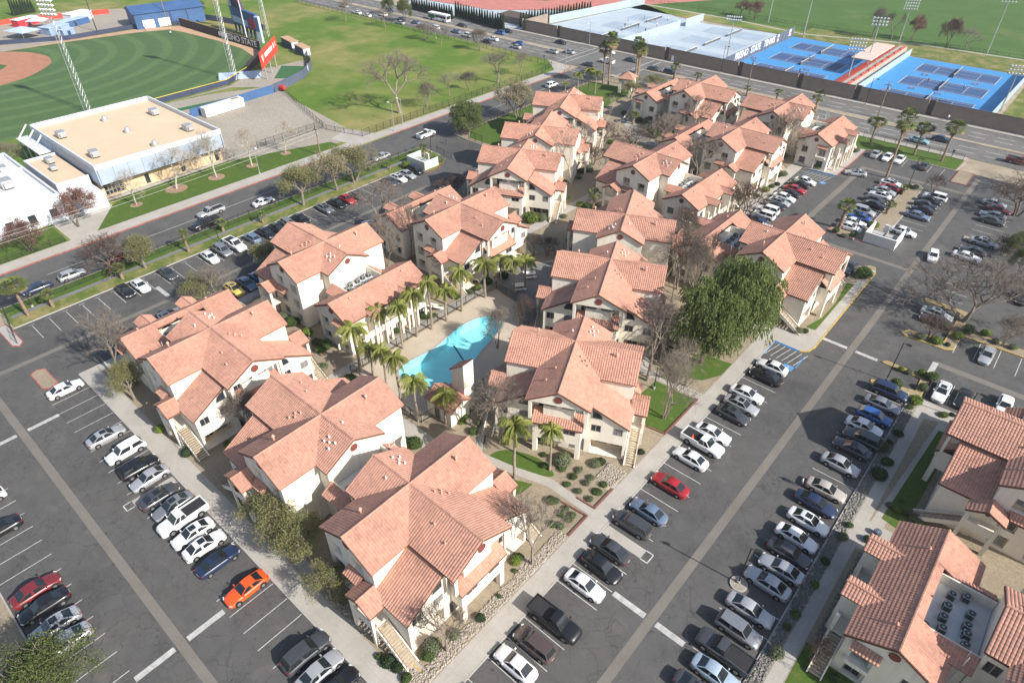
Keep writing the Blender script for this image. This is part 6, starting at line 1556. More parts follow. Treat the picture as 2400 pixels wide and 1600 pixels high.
sheet('track_infield', [(-236, 262), (-214, 268), (-186, 330), (-210, 380), (-300, 330)], .03, 'park_lawn')
sheet('courts_grey', [(-184, 217.4), (-100, 217.4), (-98.4, 279.5), (-134, 276.5), (-150, 279), (-174, 292)], .03, 'court_grey')
blue = sheet('courts_blue', rect(-98.2, -19.4, 217.4, 279.2), .03, 'court_blue')
M('net', (.10, .11, .12), .9, .1); M('brown_block', (.27, .215, .175), .9, .1, .6, .3, 6); M('brown_dark', (.12, .095, .08), .9)
def court(cx, cy, on_blue, lab):
    par = blue
    part_sheet('court', rect(cx-11.9, cx+11.9, cy-5.5, cy+5.5), .036, 'court_navy' if on_blue else 'court_slate', blue)
    for a in ((-11.9, -5.5, 11.9, -5.5), (-11.9, 5.5, 11.9, 5.5), (-11.9, -5.5, -11.9, 5.5), (11.9, -5.5, 11.9, 5.5), (-11.9, -4.1, 11.9, -4.1), (-11.9, 4.1, 11.9, 4.1), (-6.4, -4.1, -6.4, 4.1), (6.4, -4.1, 6.4, 4.1), (-6.4, 0, 6.4, 0)):
        pline(cx+a[0], cy+a[1], cx+a[2], cy+a[3], wd=.2 if abs(a[0]) > 7 and a[0] == a[2] else .14, z=.042, name='court_line', parent=par)
    t = empty('tennis_net', (cx, cy, .03)); MB().box(-.02, .02, -6.2, 6.2, .1, .92).build('mesh', 'net', t); MB().box(-.035, .035, -6.2, 6.2, .93, 1.05).build('tape', 'white_metal', t)
    for s in (-1, 1): MB().tube((0, s*6.3, 0), (0, s*6.3, 1.1), .05, .05, 8).build('post', 'black_iron', t)
    tag(t, lab, 'tennis net', 'nets on the tennis courts')
for i, y in enumerate((230.5, 248.8, 267)):
    court(-80.5, y, 1, 'tennis net on the blue courts beside the lettered fence'); court(-37.2, y+.3, 1, 'tennis net on the blue courts right of the grandstand')
    court(-117.6, y+1, 0, 'tennis net on the grey courts beside the lettered fence'); court(-154, y+.5, 0, 'tennis net on the grey courts where people play')
# ---------------------------------------------------------------- boundary wall of the courts
W0 = empty('court_wall', (0, 217.3, 0)); segs = [-184, -166.5, -118.5, -91, -71, -53.6, -33.4, 40]
for a, b in zip(segs[:-1], segs[1:]):
    MB().box(a+1.0, b-1.0, -.15, .15, 0, 4.0).build('wall_panel', 'brown_block', W0); MB().box(a+1.0, b-1.0, -.2, .2, 4.0, 4.12).build('coping', 'brown_dark', W0)
for x in segs[:-1]: MB().box(x-1.0, x+1.0, .5, .8, 0, 4.2).build('recess_panel', 'brown_dark', W0); MB().box(x-1.0, x-.8, -.15, .8, 0, 4.25).build('return_wall', 'brown_block', W0); MB().box(x+.8, x+1.0, -.15, .8, 0, 4.25).build('return_wall', 'brown_block', W0)
MB().box(-184.1, -183.8, .15, 15, 0, 4.0).build('return_wall', 'brown_block', W0); MB().box(-116.4, -115.4, -.17, -.15, 0, 2.1).build('door', 'white_metal', W0)
tag(W0, 'long brown block wall with dark recesses between avenue and tennis courts', 'wall')
mt, n, l, b = new_mat('screen_cloth'); b.inputs['Base Color'].default_value = (.42, .52, .58, 1); b.inputs['Roughness'].default_value = .9; b.inputs['Alpha'].default_value = .72
f1, _ = noise_pair(n, l, .6, 3); l.new(ramp(n, l, f1, [(.3, (.36, .46, .53)), (.7, (.46, .56, .62))]), b.inputs['Base Color'])
M('navy_cloth', (.09, .11, .16), .85, .15, .5); M('letter_white', (.80, .80, .80), .7, .05); M('letter_red', (.55, .04, .05), .7, .05)
_post = {}
def screen_fence(pts, h, lab, mat='screen_cloth', step=3.0, name='screen_fence', cat='fence', z=.03):
    t = empty(name, (pts[0][0], pts[0][1], z)); o = Vector((*pts[0], 0))
    if h not in _post: _post[h] = MB().tube((0, 0, 0), (0, 0, h+.1), .05, .05, 6).mesh('post', 'galv')
    for a, b_ in zip(pts[:-1], pts[1:]):
        a, b_ = Vector((*a, 0))-o, Vector((*b_, 0))-o; L = (b_-a).length; k = max(1, int(L/step))
        for i in range(k):
            p, q = a.lerp(b_, i/k), a.lerp(b_, (i+1)/k); link('post', _post[h], t, p)
            MB().bar(p+Vector((0, 0, h/2)), q+Vector((0, 0, h/2)), .02, h-.1).build('screen', mat, t)
        link('post', _post[h], t, b_)
    tag(t, lab, cat); return t
def letters(txt, size, mat, parent, loc, rot, ext=.02, name='lettering', sx=1):
    cu = bpy.data.curves.new('t', 'FONT'); cu.body = txt; cu.size = size; cu.extrude = ext; cu.align_x = 'CENTER'; cu.align_y = 'CENTER'; cu.offset = size*.018
    ob = bpy.data.objects.new('t', cu); col.objects.link(ob); dg = bpy.context.evaluated_depsgraph_get(); me = bpy.data.meshes.new_from_object(ob.evaluated_get(dg))
    bpy.data.objects.remove(ob); bpy.data.curves.remove(cu); me.materials.clear(); me.materials.append(MATS[mat]); me.name = name
    o = link(name, me, parent, loc); o.rotation_euler = rot; o.scale = (sx, 1, 1); return o
fs = screen_fence([(-98.3, 218.5), (-98.3, 279)], 3.7, 'dark lettered fence between grey and blue tennis courts', 'navy_cloth')
for t_, y in (('FRESNO', 14.9), ('STATE', 26.2), ('TENNIS', 37.8)):
    letters(t_, 3.2, 'letter_white', fs, (.06, y, 2.2), (math.pi/2, 0, math.pi/2), .02, sx=.88)
for y, s in ((45.4, 1.2), (56.5, 1.5)):                    # paw-like club emblem panels, plain light shapes with red centre
    MB().box(.05, .09, y-s*.6, y+s*.6, 1.0, 3.4).build('emblem', 'letter_white', fs); MB().tube((.09, y, 2.2), (.12, y, 2.2), .55, .55, 14).build('emblem', 'letter_red', fs)
screen_fence([(-183.6, 233), (-174.3, 292)], 3.2, 'pale blue windscreen fence along the cypress side of the courts')
screen_fence([(-140.5, 219), (-138.6, 262)], 3.0, 'pale windscreen fence dividing the grey courts, nearer run'); screen_fence([(-138.3, 266), (-137.7, 280)], 3.0, 'short pale windscreen fence at the far end of the grey courts')
screen_fence([(-19.2, 218), (-18.6, 279)], 3.2, 'pale windscreen fence at the right end of the blue courts')
screen_fence([(-55.6, 221), (-55.6, 280)], 2.6, 'grey green screen along the right side of the grandstand')
# grandstand between the blue courts
gs = empty('grandstand', (-60, 218.5, .03)); M('bench_red', (.62, .10, .06), .6, .15, 2); M('gs_roof', (.62, .50, .42), .8, .08)
for k in range(6): MB().box(-4.6+k*.75, -3.85+k*.75, 0, 62, 0, .4+k*.38).build('tier', 'sidewalk', gs)
for k in range(6): MB().box(-4.45+k*.75, -4.1+k*.75, .5, 61.5, .5+k*.38, .62+k*.38).build('bench', 'bench_red', gs)
MB().box(0, 2.6, 0, 62, 0, 2.7).build('walkway', 'sidewalk', gs)
for k in range(9): MB().box(1.9, 2.4, 1+k*6.7, 6.6+k*6.7, 2.75, 3.25).build('seat_row', 'bench_red', gs)
MB().box(-4.9, 1.2, 24, 49, 5.1, 5.35).build('canopy', 'gs_roof', gs)
for y in (25, 33, 41, 48): MB().tube((.6, y, 2.7), (.6, y, 5.1), .1, .1, 8).build('column', 'galv', gs)
tag(gs, 'red seated grandstand with tan canopy between the blue courts', 'grandstand')
for x, y in ((-96.3, 226), (-96.3, 240), (-70, 226), (-76.5, 238), (-82, 256.4), (-72, 257), (-36.5, 239.6), (-44, 240), (-30, 257.8), (-45, 258), (-50, 232)):
    t = empty('bench', (x, y, .03)); MB().box(-.9, .9, -.2, .2, .4, .46).build('seat', 'letter_red', t)
    for s in (-1, 1): MB().box(s*.75-.04, s*.75+.04, -.18, .18, 0, .4).build('leg', 'black_iron', t)
    tag(t, 'small red courtside bench on the blue surface', 'bench', 'benches on the blue courts')
# floodlight masts
def mast(x, y, h, rows, cols, lab, arm=2.6, mat='galv', z=.03, rz=.4):
    t = empty('floodlight_mast', (x, y, z), rz); MB().tube((0, 0, 0), (0, 0, h), .22, .10, 10).build('pole', mat, t)
    for r_ in range(rows):
        MB().box(-arm, arm, -.05, .05, h-r_*1.0-.1, h-r_*1.0).build('crossarm', mat, t)
        for c in range(cols): u = -arm+2*arm*(c+.5)/cols; MB().tube((u, -.1, h-r_*1.0+.1), (u, -.45, h-r_*1.0-.15), .18, .34, 10).build('lamp_head', 'white_metal', t)
    return tag(t, lab, 'floodlight')
mast(-103.5, 233.5, 13.6, 2, 7, 'floodlight mast beside the lettered court fence'); mast(-61.2, 231.5, 13.4, 4, 6, 'floodlight mast in front of the grandstand'); mast(-18.6, 235, 12.4, 3, 6, 'floodlight mast at the right end of the blue courts')
mast(-64.5, 298, 15.5, 5, 6, 'tall floodlight mast behind the grandstand'); mast(-95, 281, 16, 3, 5, 'floodlight mast at the back corner of the blue courts'); mast(-35.5, 301.5, 19, 3, 5, 'floodlight mast on the field path behind the courts'); mast(-116, 296, 15, 3, 5, 'floodlight mast on the far lawn path'); mast(-62, 252, 16, 3, 5, 'thin floodlight mast beside the grandstand canopy')
# ---------------------------------------------------------------- ball park
mt, n, l, b = new_mat('outfield')
g_ = n.new('ShaderNodeNewGeometry'); pos = g_.outputs['Position']
vd = n.new('ShaderNodeVectorMath'); vd.operation = 'DISTANCE'; l.new(pos, vd.inputs[0]); vd.inputs[1].default_value = (-292, 58, .17)
dv = n.new('ShaderNodeMath'); dv.operation = 'MULTIPLY'; l.new(vd.outputs['Value'], dv.inputs[0]); dv.inputs[1].default_value = math.pi/4.6
sn = n.new('ShaderNodeMath'); sn.operation = 'SINE'; l.new(dv.outputs[0], sn.inputs[0])
st_ = ramp(n, l, sn.outputs[0], [(.3, (.058, .118, .032)), (.7, (.082, .15, .044))]); f1, _ = noise_pair(n, l, .4, 5, pos); l.new(mix(n, l, 1.0, st_, ramp(n, l, f1, [(.3, (.85, .85, .85)), (.7, (1.05, 1.05, 1.0))]), 'MULTIPLY'), b.inputs['Base Color']); b.inputs['Roughness'].default_value = .95
M('clay', (.40, .19, .115), .95, .12, .4); M('warning_track', (.50, .32, .20), .95, .12, .4); M('navy_wall', (.045, .055, .10), .7, .15, .3); M('brown_wall', (.055, .045, .05), .7, .1); M('yellow_cap', (.7, .55, .05), .6); M('turf_green', (.04, .13, .05), .9, .1); M('blue_panel', (.055, .12, .26), .6, .15, .3); M('pale_blue', (.45, .55, .68), .6, .15, .4); M('red_board', (.72, .07, .045), .55, .06); M('mulch', (.33, .22, .15), .95, .2, 3)
sheet('warning_track', [(-208, 44), (-208, 100), (-216, 112), (-237, 130), (-296, 129), (-304, 113), (-306, 88), (-318, 68), (-340, 44)], K+.02, 'warning_track')
sheet('outfield_grass', [(-208.4, 40), (-208.2, 98), (-217.6, 113), (-230, 123.6), (-244, 127), (-262, 127), (-286, 124.8), (-293, 123), (-298, 112), (-303, 89), (-305.5, 71.6), (-306.8, 60), (-330, 30), (-300, -20), (-208, -20)], K+.024, 'outfield')
sheet('infield_clay', blob([(-312, 64), (-306.8, 66.4), (-298.8, 72.6), (-289, 75.4), (-282.6, 74.9), (-275.2, 71.8), (-265.7, 62.3), (-262, 52), (-263, 40), (-275, 28), (-300, 30)]), K+.03, 'clay')
sheet('infield_grass', [(-306, 56), (-285, 62), (-276, 55), (-280, 36), (-305, 36)], K+.035, 'outfield')
sheet('park_yard', [(-306, 60), (-306.5, 114), (-300, 131), (-345, 131), (-365, 100), (-352, 60)], K+.03, 'gravel_lot')
sheet('bullpen_turf', [(-206, 79), (-205, 100), (-192, 112), (-196, 120), (-214, 134), (-216, 114), (-207, 101)], K+.028, 'gravel_lot'); sheet('bullpen_turf', [(-199, 78), (-196.5, 78), (-192.2, 105), (-195, 106)], K+.033, 'turf_green'); sheet('bullpen_turf', [(-198, 119), (-203, 114), (-214, 124), (-206, 130)], K+.036, 'turf_green')
def board_wall(pts, h, mat, name, lab, cat='wall', cap=None, capm=None, z=K+.02, step=4.0):
    t = empty(name, (*pts[0], z)); o = Vector((*pts[0], 0))
    for a, b_ in zip(pts[:-1], pts[1:]):
        a, b_ = Vector((*a, 0))-o, Vector((*b_, 0))-o; k = max(1, int((b_-a).length/step))
        for i in range(k):
            p, q = a.lerp(b_, (i+.004)/k), a.lerp(b_, (i+.996)/k); MB().bar(p+Vector((0, 0, h/2)), q+Vector((0, 0, h/2)), .12, h).build('panel', mat, t)
            if capm: MB().bar(p+Vector((0, 0, h+.06)), q+Vector((0, 0, h+.06)), .16, .12).build('cap', capm, t)
    return tag(t, lab, cat)
bw = board_wall([(-296, 129.6), (-237.5, 130.6)], 3.0, 'brown_wall', 'outfield_wall', 'dark outfield wall lettered in white below the scoreboard', capm='warning_track')
letters('FRESNO STATE', 2.9, 'letter_white', bw, (44.5, -.0+.6, 1.5), (math.pi/2, 0, .017), .02, sx=1.25)
for k in range(3): MB().tube((31.2+k*2.2-.0, .36, 1.5), (31.2+k*2.2, .30, 1.5), .85, .85, 16).build('round_plaque', 'letter_white', bw)
board_wall([(-237.5, 130.6), (-226, 123.8), (-216, 112.6)], 3.0, 'brown_wall', 'outfield_wall', 'dark angled outfield wall under the red board')
board_wall([(-216, 112.4), (-208.4, 101), (-207.2, 76), (-208, 66)], 1.6, 'navy_wall', 'outfield_wall', 'low navy outfield wall with yellow cap behind the gym', capm='yellow_cap')
board_wall([(-330, 50), (-318, 68.5), (-306, 90), (-305, 113.8), (-297, 131)], 1.6, 'navy_wall', 'foul_line_wall', 'low navy padded wall along the far side of the ball park')
board_wall([(-188.5, 78.2), (-189.4, 93), (-190.4, 106)], 2.4, 'blue_panel', 'screen_fence', 'weathered blue screen fence behind the white container', 'fence')
ew = board_wall([(-190.4, 106.2), (-192.4, 112.5), (-196, 120.5), (-203, 128.5), (-212, 134.5), (-217, 137.5)], 2.6, 'navy_cloth', 'curved_fence', 'curved navy bullpen fence with white lettering facing the park lawn', 'fence')
letters('ELEVATE', 2.1, 'letter_white', ew, (-4.15, 10.8, 1.35), (math.pi/2, 0, math.atan2(8, -3.6)+math.pi+math.pi), .02, sx=.8)
MB().tube((-10.6, 19.6, 1.4), (-10.45, 19.8, 1.4), 1.2, 1.2, 18).build('round_emblem', 'letter_white', ew)
for x, y, lx in ((-233, 140.4, 9.5), (-221.5, 138, 7.5)):
    t = empty('bullpen_shed', (x, y, K), -.2); MB().box(-lx/2, lx/2, -1.4, 1.4, 0, 2.6).build('wall', 'navy_cloth', t); MB().box(-lx/2-.2, lx/2+.2, -1.6, 1.6, 2.6, 2.8).build('roof', 'warning_track', t); MB().box(lx/2, lx/2+.06, -1.2, 1.2, .1, 2.4).build('white_end', 'letter_white', t); tag(t, 'navy bullpen shed with tan flat roof, '+('longer one' if lx > 8 else 'shorter one'), 'shed')
t = empty('bleachers', (-211, 106.5, K), .95)
for k in range(4): MB().box(-6.5, 6.5, k*.7, k*.7+.6, 0, .4+k*.4).build('tier', 'pale_blue', t)
tag(t, 'pale blue bleachers behind the angled outfield wall', 'bleachers')
t = empty('red_billboard', (-208.8, 117.4, K), R(135))
for u in (-7, 0, 7): MB().tube((u, .35, 0), (u, .35, 8.8), .2, .2, 8).build('post', 'galv', t)
MB().box(-11, 11, -.15, .15, 4.2, 9.0).build('panel', 'red_board', t)
for u, wd in ((-5.2, 1.0), (-3.9, .7), (-2.7, 1.0), (-1.3, .8), (-.1, 1.0), (1.3, .7), (2.5, .9), (3.7, .8)): MB().box(u-wd/2, u+wd/2, -.19, -.16, 6.3, 7.7).build('letter_stroke', 'letter_white', t)
letters('V', 3.2, 'letter_white', t, (-8.6, -.18, 6.6), (math.pi/2, 0, 0)); letters('&', 2.4, 'letter_white', t, (6.4, -.18, 7.0), (math.pi/2, 0, 0)); letters('S', 2.0, 'letter_white', t, (8.7, -.18, 7.0), (math.pi/2, 0, 0))
tag(t, 'tilted bright red billboard on posts above the bullpen', 'billboard')
t = empty('scoreboard', (-259, 138.6, K), -.12)
for k in range(7): MB().box(-11+k*3.5, -10.2+k*3.5, -.3, .3, 0, 4).build('post', 'navy_wall', t)
MB().box(-11.5, 11.5, -.6, .6, 3.4, 9.5).build('panel', 'blue_panel', t); MB().box(-10.6, 3.5, -.68, -.62, 4.0, 6.2).build('screen', 'pale_blue', t); MB().box(5.2, 10.6, -.68, -.62, 4.2, 7.5).build('side_panel', 'letter_red', t)
q = [(-5+5*math.cos(a*math.pi/12)-0, 9.5+3.6*math.sin(a*math.pi/12)) for a in range(13)]; m = MB(); m.face([(u, -.5, z) for u, z in q]); m.face([(u, .5, z) for u, z in q[::-1]])
for a, b_ in zip(q, q[1:]): m.face([(a[0], -.5, a[1]), (a[0], .5, a[1]), (b_[0], .5, b_[1]), (b_[0], -.5, b_[1])])
m.build('arch', 'navy_wall', t); m = MB()
for a, b_ in zip(q, q[1:]): m.bar((a[0], -.6, a[1]), (b_[0], -.6, b_[1]), .2, .3)
m.build('arch_rim', 'letter_red', t); MB().box(-11.5, -9, -.7, .7, 9.5, 11.5).build('tower_cap', 'pale_blue', t)
tag(t, 'dark blue scoreboard with arched top behind the lettered wall', 'scoreboard')
t = empty('sign_pylon', (-246, 136.4, K), .3); MB().box(-.9, .9, -.5, .5, 0, 9.2).build('column', 'pale_blue', t); MB().box(-.7, .7, -.56, -.51, 4, 8.8).build('face', 'blue_panel', t); tag(t, 'tall pale blue sign pylon beside the scoreboard', 'sign')
def lattice(x, y, h, lab, w0=1.3, w1=.8):
    t = empty('lattice_tower', (x, y, K), .5); C4 = [(1, 1), (-1, 1), (-1, -1), (1, -1)]; wd = lambda z: (w0+(w1-w0)*z/h)/2
    for a, b_ in C4: MB().tube((a*w0/2, b_*w0/2, 0), (a*w1/2, b_*w1/2, h), .065, .05, 5).build('leg', 'galv', t)
    n_ = int(h/1.5); m = MB()
    for k in range(n_):
        z0, z1 = k*h/n_, (k+1)*h/n_
        for i in range(4):
            a, b_ = C4[i], C4[(i+1) % 4]; m.tube((a[0]*wd(z0), a[1]*wd(z0), z0), (b_[0]*wd(z1), b_[1]*wd(z1), z1), .026, .026, 4); m.tube((a[0]*wd(z1), a[1]*wd(z1), z1), (b_[0]*wd(z1), b_[1]*wd(z1), z1), .024, .024, 4)
    tag(m.build('bracing', 'galv', t), kind='stuff')
    for r_ in range(4):
        MB().box(-2.4, 2.4, -.1, .1, h-.3-r_*1.1, h-.15-r_*1.1).build('crossarm', 'white_metal', t)
        for c in range(5): MB().tube((-2+c, -.1, h-r_*1.1), (-2+c, -.6, h-.3-r_*1.1), .25, .42, 10).build('lamp_head', 'white_metal', t)
    return tag(t, lab, 'floodlight tower')
lattice(-215.9, 61.2, 29, 'white lattice floodlight tower rising behind the gym roof'); lattice(-211.3, 105, 34, 'white lattice floodlight tower rising from the bleachers'); lattice(-252.5, 143, 30, 'white lattice floodlight tower behind the sign pylon')
t = empty('batting_building', (-301.5, 114.5, K), R(78)); L_, D_ = 27, 15
MB().box(0, L_, 0, D_, 0, 5.6).build('wall', 'blue_panel', t)
m = MB(); m.face([(-.5, -.5, 5.6), (L_+.5, -.5, 5.6), (L_+.5, D_/2, 7.6), (-.5, D_/2, 7.6)]); m.face([(L_+.5, D_+.5, 5.6), (-.5, D_+.5, 5.6), (-.5, D_/2, 7.6), (L_+.5, D_/2, 7.6)]); m.face([(-.5, -.5, 5.6), (-.5, D_/2, 7.6), (-.5, D_+.5, 5.6)]); m.face([(L_+.5, -.5, 5.6), (L_+.5, D_+.5, 5.6), (L_+.5, D_/2, 7.6)]); m.build('roof', 'blue_panel', t)
for u in (2.5, 8.5): MB().box(u, u+4.4, -.12, -.02, .2, 3.2).build('roll_door', 'letter_white', t)
for u in (13.5, 20): MB().box(u, u+.3, -.15, -.02, 0, 5.6).build('pilaster', 'navy_wall', t)
tag(t, 'blue metal shed with two white roller doors beside the outfield', 'building')
for x, y, h, lab in ((-311.5, 102.6, 12, 'dark flag pole behind the foul line wall'), (-299, 126, 13, 'tan wooden pole beside the blue shed'), (-252, 134, 16, 'thin white pole in front of the sign pylon')):
    t = empty('pole', (x, y, K)); MB().tube((0, 0, 0), (0, 0, h), .2, .12, 8).build('shaft', 'black_iron' if 'dark' in lab else ('fan_trunk' if 'tan' in lab else 'white_metal'), t); MB().tube((0, 0, h), (0, 0, h+.2), .2, .05, 8).build('finial', 'galv', t); tag(t, lab, 'pole')
def tent(x, y, w_, d_, h, mat, lab, rz=.3):
    t = empty('canopy_tent', (x, y, K), rz)
    for a in (-1, 1):
        for b_ in (-1, 1): MB().tube((a*w_/2, b_*d_/2, 0), (a*w_/2, b_*d_/2, h), .06, .06, 6).build('leg', 'galv', t)
    m = MB(); c = [(-w_/2, -d_/2, h), (w_/2, -d_/2, h), (w_/2, d_/2, h), (-w_/2, d_/2, h)]
    for a, b_ in zip(c, c[1:]+c[:1]): m.face([a, b_, (0, 0, h+1.4)])
    m.build('roof', mat, t); tag(t, lab, 'tent')
tent(-322, 80, 11, 8, 2.8, 'pale_blue', 'pale blue canopy tent by the near foul line wall'); tent(-336, 90, 7, 5, 2.8, 'letter_white', 'white canopy tent in the ball park yard', .8)
M('weathered_blue', (.25, .36, .52), .7, .2, .4)
for x, y, w_, d_, h, mt_, lab in ((-322, 91, 6, 9, 2.6, 'weathered_blue', 'pale blue shed beside the canopy tent'), (-329, 100, 4, 14, 2.4, 'blue_panel', 'long blue fence box in the ball park yard'), (-338, 106, 5, 10, 3.0, 'letter_white', 'white trailer by the red banners'), (-345, 88, 4, 9, 2.6, 'letter_red', 'red roofed kiosk by the banners'), (-313, 92, 3, 5, 2.5, 'weathered_blue', 'small weathered blue dugout box')):
    t = empty('yard_shed', (x, y, K), .35); MB().box(-w_/2, w_/2, -d_/2, d_/2, 0, h).build('wall', mt_, t); MB().box(-w_/2-.2, w_/2+.2, -d_/2-.2, d_/2+.2, h, h+.15).build('roof', 'pale_blue' if 'blue' in mt_ else 'letter_white', t); MB().box(w_/2, w_/2+.05, -.6, .6, 0, 2).build('door', 'navy_wall', t); tag(t, lab, 'shed')
board_wall([(-352, 62), (-353, 90), (-346, 106), (-341, 120)], 1.8, 'red_board', 'banner_fence', 'red banner fence behind the ball park yard', 'fence', step=7)
board_wall([(-306, 140), (-278, 146), (-262, 148)], 2.2, 'navy_cloth', 'banner_fence', 'dark banner fence behind the scoreboard', 'fence')
# white container and odds and ends in the yard
t = empty('container', (-186.6, 87, K), R(94)); MB().box(-6.2, 6.2, -1.25, 1.25, .15, 2.6).build('body', 'vent_white', t); MB().box(3.2, 5.4, -.6, .6, 2.6, 2.68).build('roof_hatch', 'mulch', t)
for k in range(13): MB().box(-6+k*.95, -5.85+k*.95, -1.29, -1.25, .2, 2.55).build('rib', 'vent_white', t)
tag(t, 'long white storage container in the dirt yard', 'container')
t = empty('orange_mixer', (-189.6, 108.8, K)); MB().tube((-.8, 0, .9), (.9, 0, 1.2), .9, .6, 12).build('drum', 'letter_red', t); MB().tube((0, 0, 0), (0, 0, .9), .3, .2, 8).build('stand', 'black_iron', t); tag(t, 'orange red drum standing at the end of the blue fence', 'equipment')
# ---------------------------------------------------------------- gym and annexes
M('gym_tan', (.60, .46, .29), .9, .06, .5); M('gym_panel', (.36, .42, .50), .5, .08, .6); M('gym_roof', (.64, .49, .34), .9, .05, .15); M('white_roof', (.66, .67, .68), .7, .06, .2); M('gym_white', (.62, .645, .68), .7, .05, .3)
g = empty('gym_building', (-154.6, 40.4, K)); GX, GY, GH = -34.6, 28.2, 8.0
m = MB(); facade(m, (0, 0, 0), (0, 1, 0), GY, 4.2, [(.6, 4.6, .3, 3.4, .4), (9.4, 10.4, .1, 2.4, .3), (17.8, 18.8, .1, 2.4, .3), (26.4, 27.6, .1, 2.4, .3)], backs=None); facade(m, (GX, 0, 0), (1, 0, 0), -GX, 4.2); facade(m, (0, GY, 0), (-1, 0, 0), -GX, 4.2); facade(m, (GX, GY, 0), (0, -1, 0), GY, 4.2); m.build('wall', 'gym_tan', g)
for k in range(9): MB().face([(0.4+1.6, k*GY/9+.02, 3.6), (1.6+.4, (k+1)*GY/9-.02, 3.6), (2.2, (k+1)*GY/9-.02, GH), (2.2, k*GY/9+.02, GH)]).build('facade_panel', 'gym_panel', g)
for k in range(11): a, b_ = GX*k/11, GX*(k+1)/11; MB().box(a-.02, b_+.02, -.35, -.1, 3.6, GH-.96).build('facade_panel', 'gym_panel', g); MB().box(a-.02, b_+.02, GY+.1, GY+.35, 3.6, GH-.96).build('facade_panel', 'gym_panel', g)
MB().box(GX-.28, GX-.02, -.33, GY+.33, 3.6, GH-.97).build('back_panel', 'gym_panel', g)
for ya, yb in ((-.352, -.098), (GY+.098, GY+.352)): MB().box(.021, 2.19, ya, yb, 3.6, GH-.96).build('end_panel', 'gym_panel', g); MB().box(0, 2.1, -.3, GY+.3, 3.55, 3.6).build('soffit', 'gym_white', g)
MB().box(GX, 1.9, -.1, GY+.1, GH-1.0, GH-.9).build('roof', 'gym_roof', g)
p = MB()
for a in ((GX, 2.2, -.34, 0), (GX, 2.2, GY, GY+.34), (1.9, 2.2, 0, GY), (GX-.3, GX, 0, GY)): p.box(*a, GH-.95, GH+.12)
p.build('parapet', 'gym_white', g)
for k in range(5):
    for j in range(3): window(g, (0, 0, 0), (0, 1, 0), .62+k*.8, 1.38+k*.8, .35+j*1.0, 1.32+j*1.0, .3, 'glass', 0)
for a in (9.4, 17.8, 26.4): window(g, (0, 0, 0), (0, 1, 0), a, a+1.1, .1, 2.4, .25, 'glass', 0)
tag(g, 'large gym with tan flat roof and blue grey metal fascia', 'building')
def rtu(x, y, z, s, lab, mat='galv', dome=False):
    t = empty('rooftop_unit', (x, y, z), rnd.uniform(-.1, .1))
    if dome: MB().tube((0, 0, 0), (0, 0, .5*s), .7*s, .7*s, 12).build('curb', mat, t); MB().tube((0, 0, .5*s), (0, 0, 1.1*s), .55*s, .35*s, 12).build('hood', mat, t)
    else: MB().box(-s, s, -.8*s, .8*s, .2, 1.3*s).build('cabinet', mat, t); MB().box(s, s*1.5, -.6*s, .6*s, .4, 1.1*s).build('hood', mat, t); MB().box(-s*.9, s*.9, -.7*s, .7*s, 0, .2).build('curb', 'black_iron', t)
    tag(t, lab, 'rooftop unit', 'rooftop units on the campus buildings')
for x, y, dm in ((-178, 43, 0), (-181.6, 54.3, 1), (-169.6, 54.6, 1), (-177, 64.6, 0), (-160, 64.8, 0), (-156.6, 55, 1), (-160.3, 43.3, 0)): rtu(x, y, K+7.1, 1.1, 'metal ventilation dome on the tan gym roof' if dm else 'boxy metal air handler on the tan gym roof', 'galv', dm)
a = empty('annexe_building', (-156.5, 40, K)); MB().box(-19, 0, -7, -.45, 0, 4.6).build('wall', 'gym_white', a); MB().box(-18.7, -.3, -6.7, -.5, 4.6, 4.66).build('roof', 'gym_roof', a)
for q in ((-19, 0, -7, -6.7), (-.3, 0, -6.7, -.45), (-19, -18.7, -6.7, -.45)): MB().box(*q, 4.6, 5.2).build('parapet', 'gym_white', a)
MB().box(.02, 6.5, -5.6, -.5, 0, 3.2).build('entrance_block', 'gym_white', a); MB().box(.3, 6.2, -5.2, -.9, 3.2, 3.8).build('skylight_box', 'white_roof', a)
tag(a, 'low annexe with tan roof against the gym side', 'building'); rtu(-171, 37, K+4.7, 1.0, 'air handler on the low tan annexe roof'); rtu(-166, 36, K+4.7, .8, 'small air handler on the low tan annexe roof')
a = empty('white_annexe', (-150.5, 31.6, K)); MB().box(-32, 0, -45, 0, 0, 5).build('wall', 'gym_white', a); MB().box(-31.6, -.4, -44.6, -.4, 5, 5.05).build('roof', 'white_roof', a)
for q in ((-32, 0, -.4, 0), (-.4, 0, -44.6, -.4), (-32, -31.6, -44.6, -.4), (-20, -19.6, -44.6, -.4)): MB().box(*q, 5, 5.7).build('parapet', 'gym_white', a)
for k in range(4): MB().box(0, .06, -3-k*4, -1.6-k*4, 1, 3).build('window', 'glass', a)
tag(a, 'white flat roofed annexe at the street end of the campus', 'building')
for x, y, s in ((-163, 26, 1.4), (-168, 21, 1.6), (-160, 17, 1.2), (-172, 28, 1.1)): rtu(x, y, K+5.05, s, 'tan ventilation unit on the white annexe roof')
t = empty('steel_frame_canopy', (-190, 40.5, K)); MB().box(-3, 12, -3.5, -.4, 4.6, 4.8).build('roof', 'gym_white', t)
for u in (-2, 3, 8): MB().bar((u, -3.2, 4.8), (u, -.4, 7.6), .25, .25).build('strut', 'white_metal', t); MB().tube((u, -3.2, 0), (u, -3.2, 4.6), .12, .12, 8).build('post', 'white_metal', t)
tag(t, 'white steel strut canopy along the gym end wall', 'canopy')
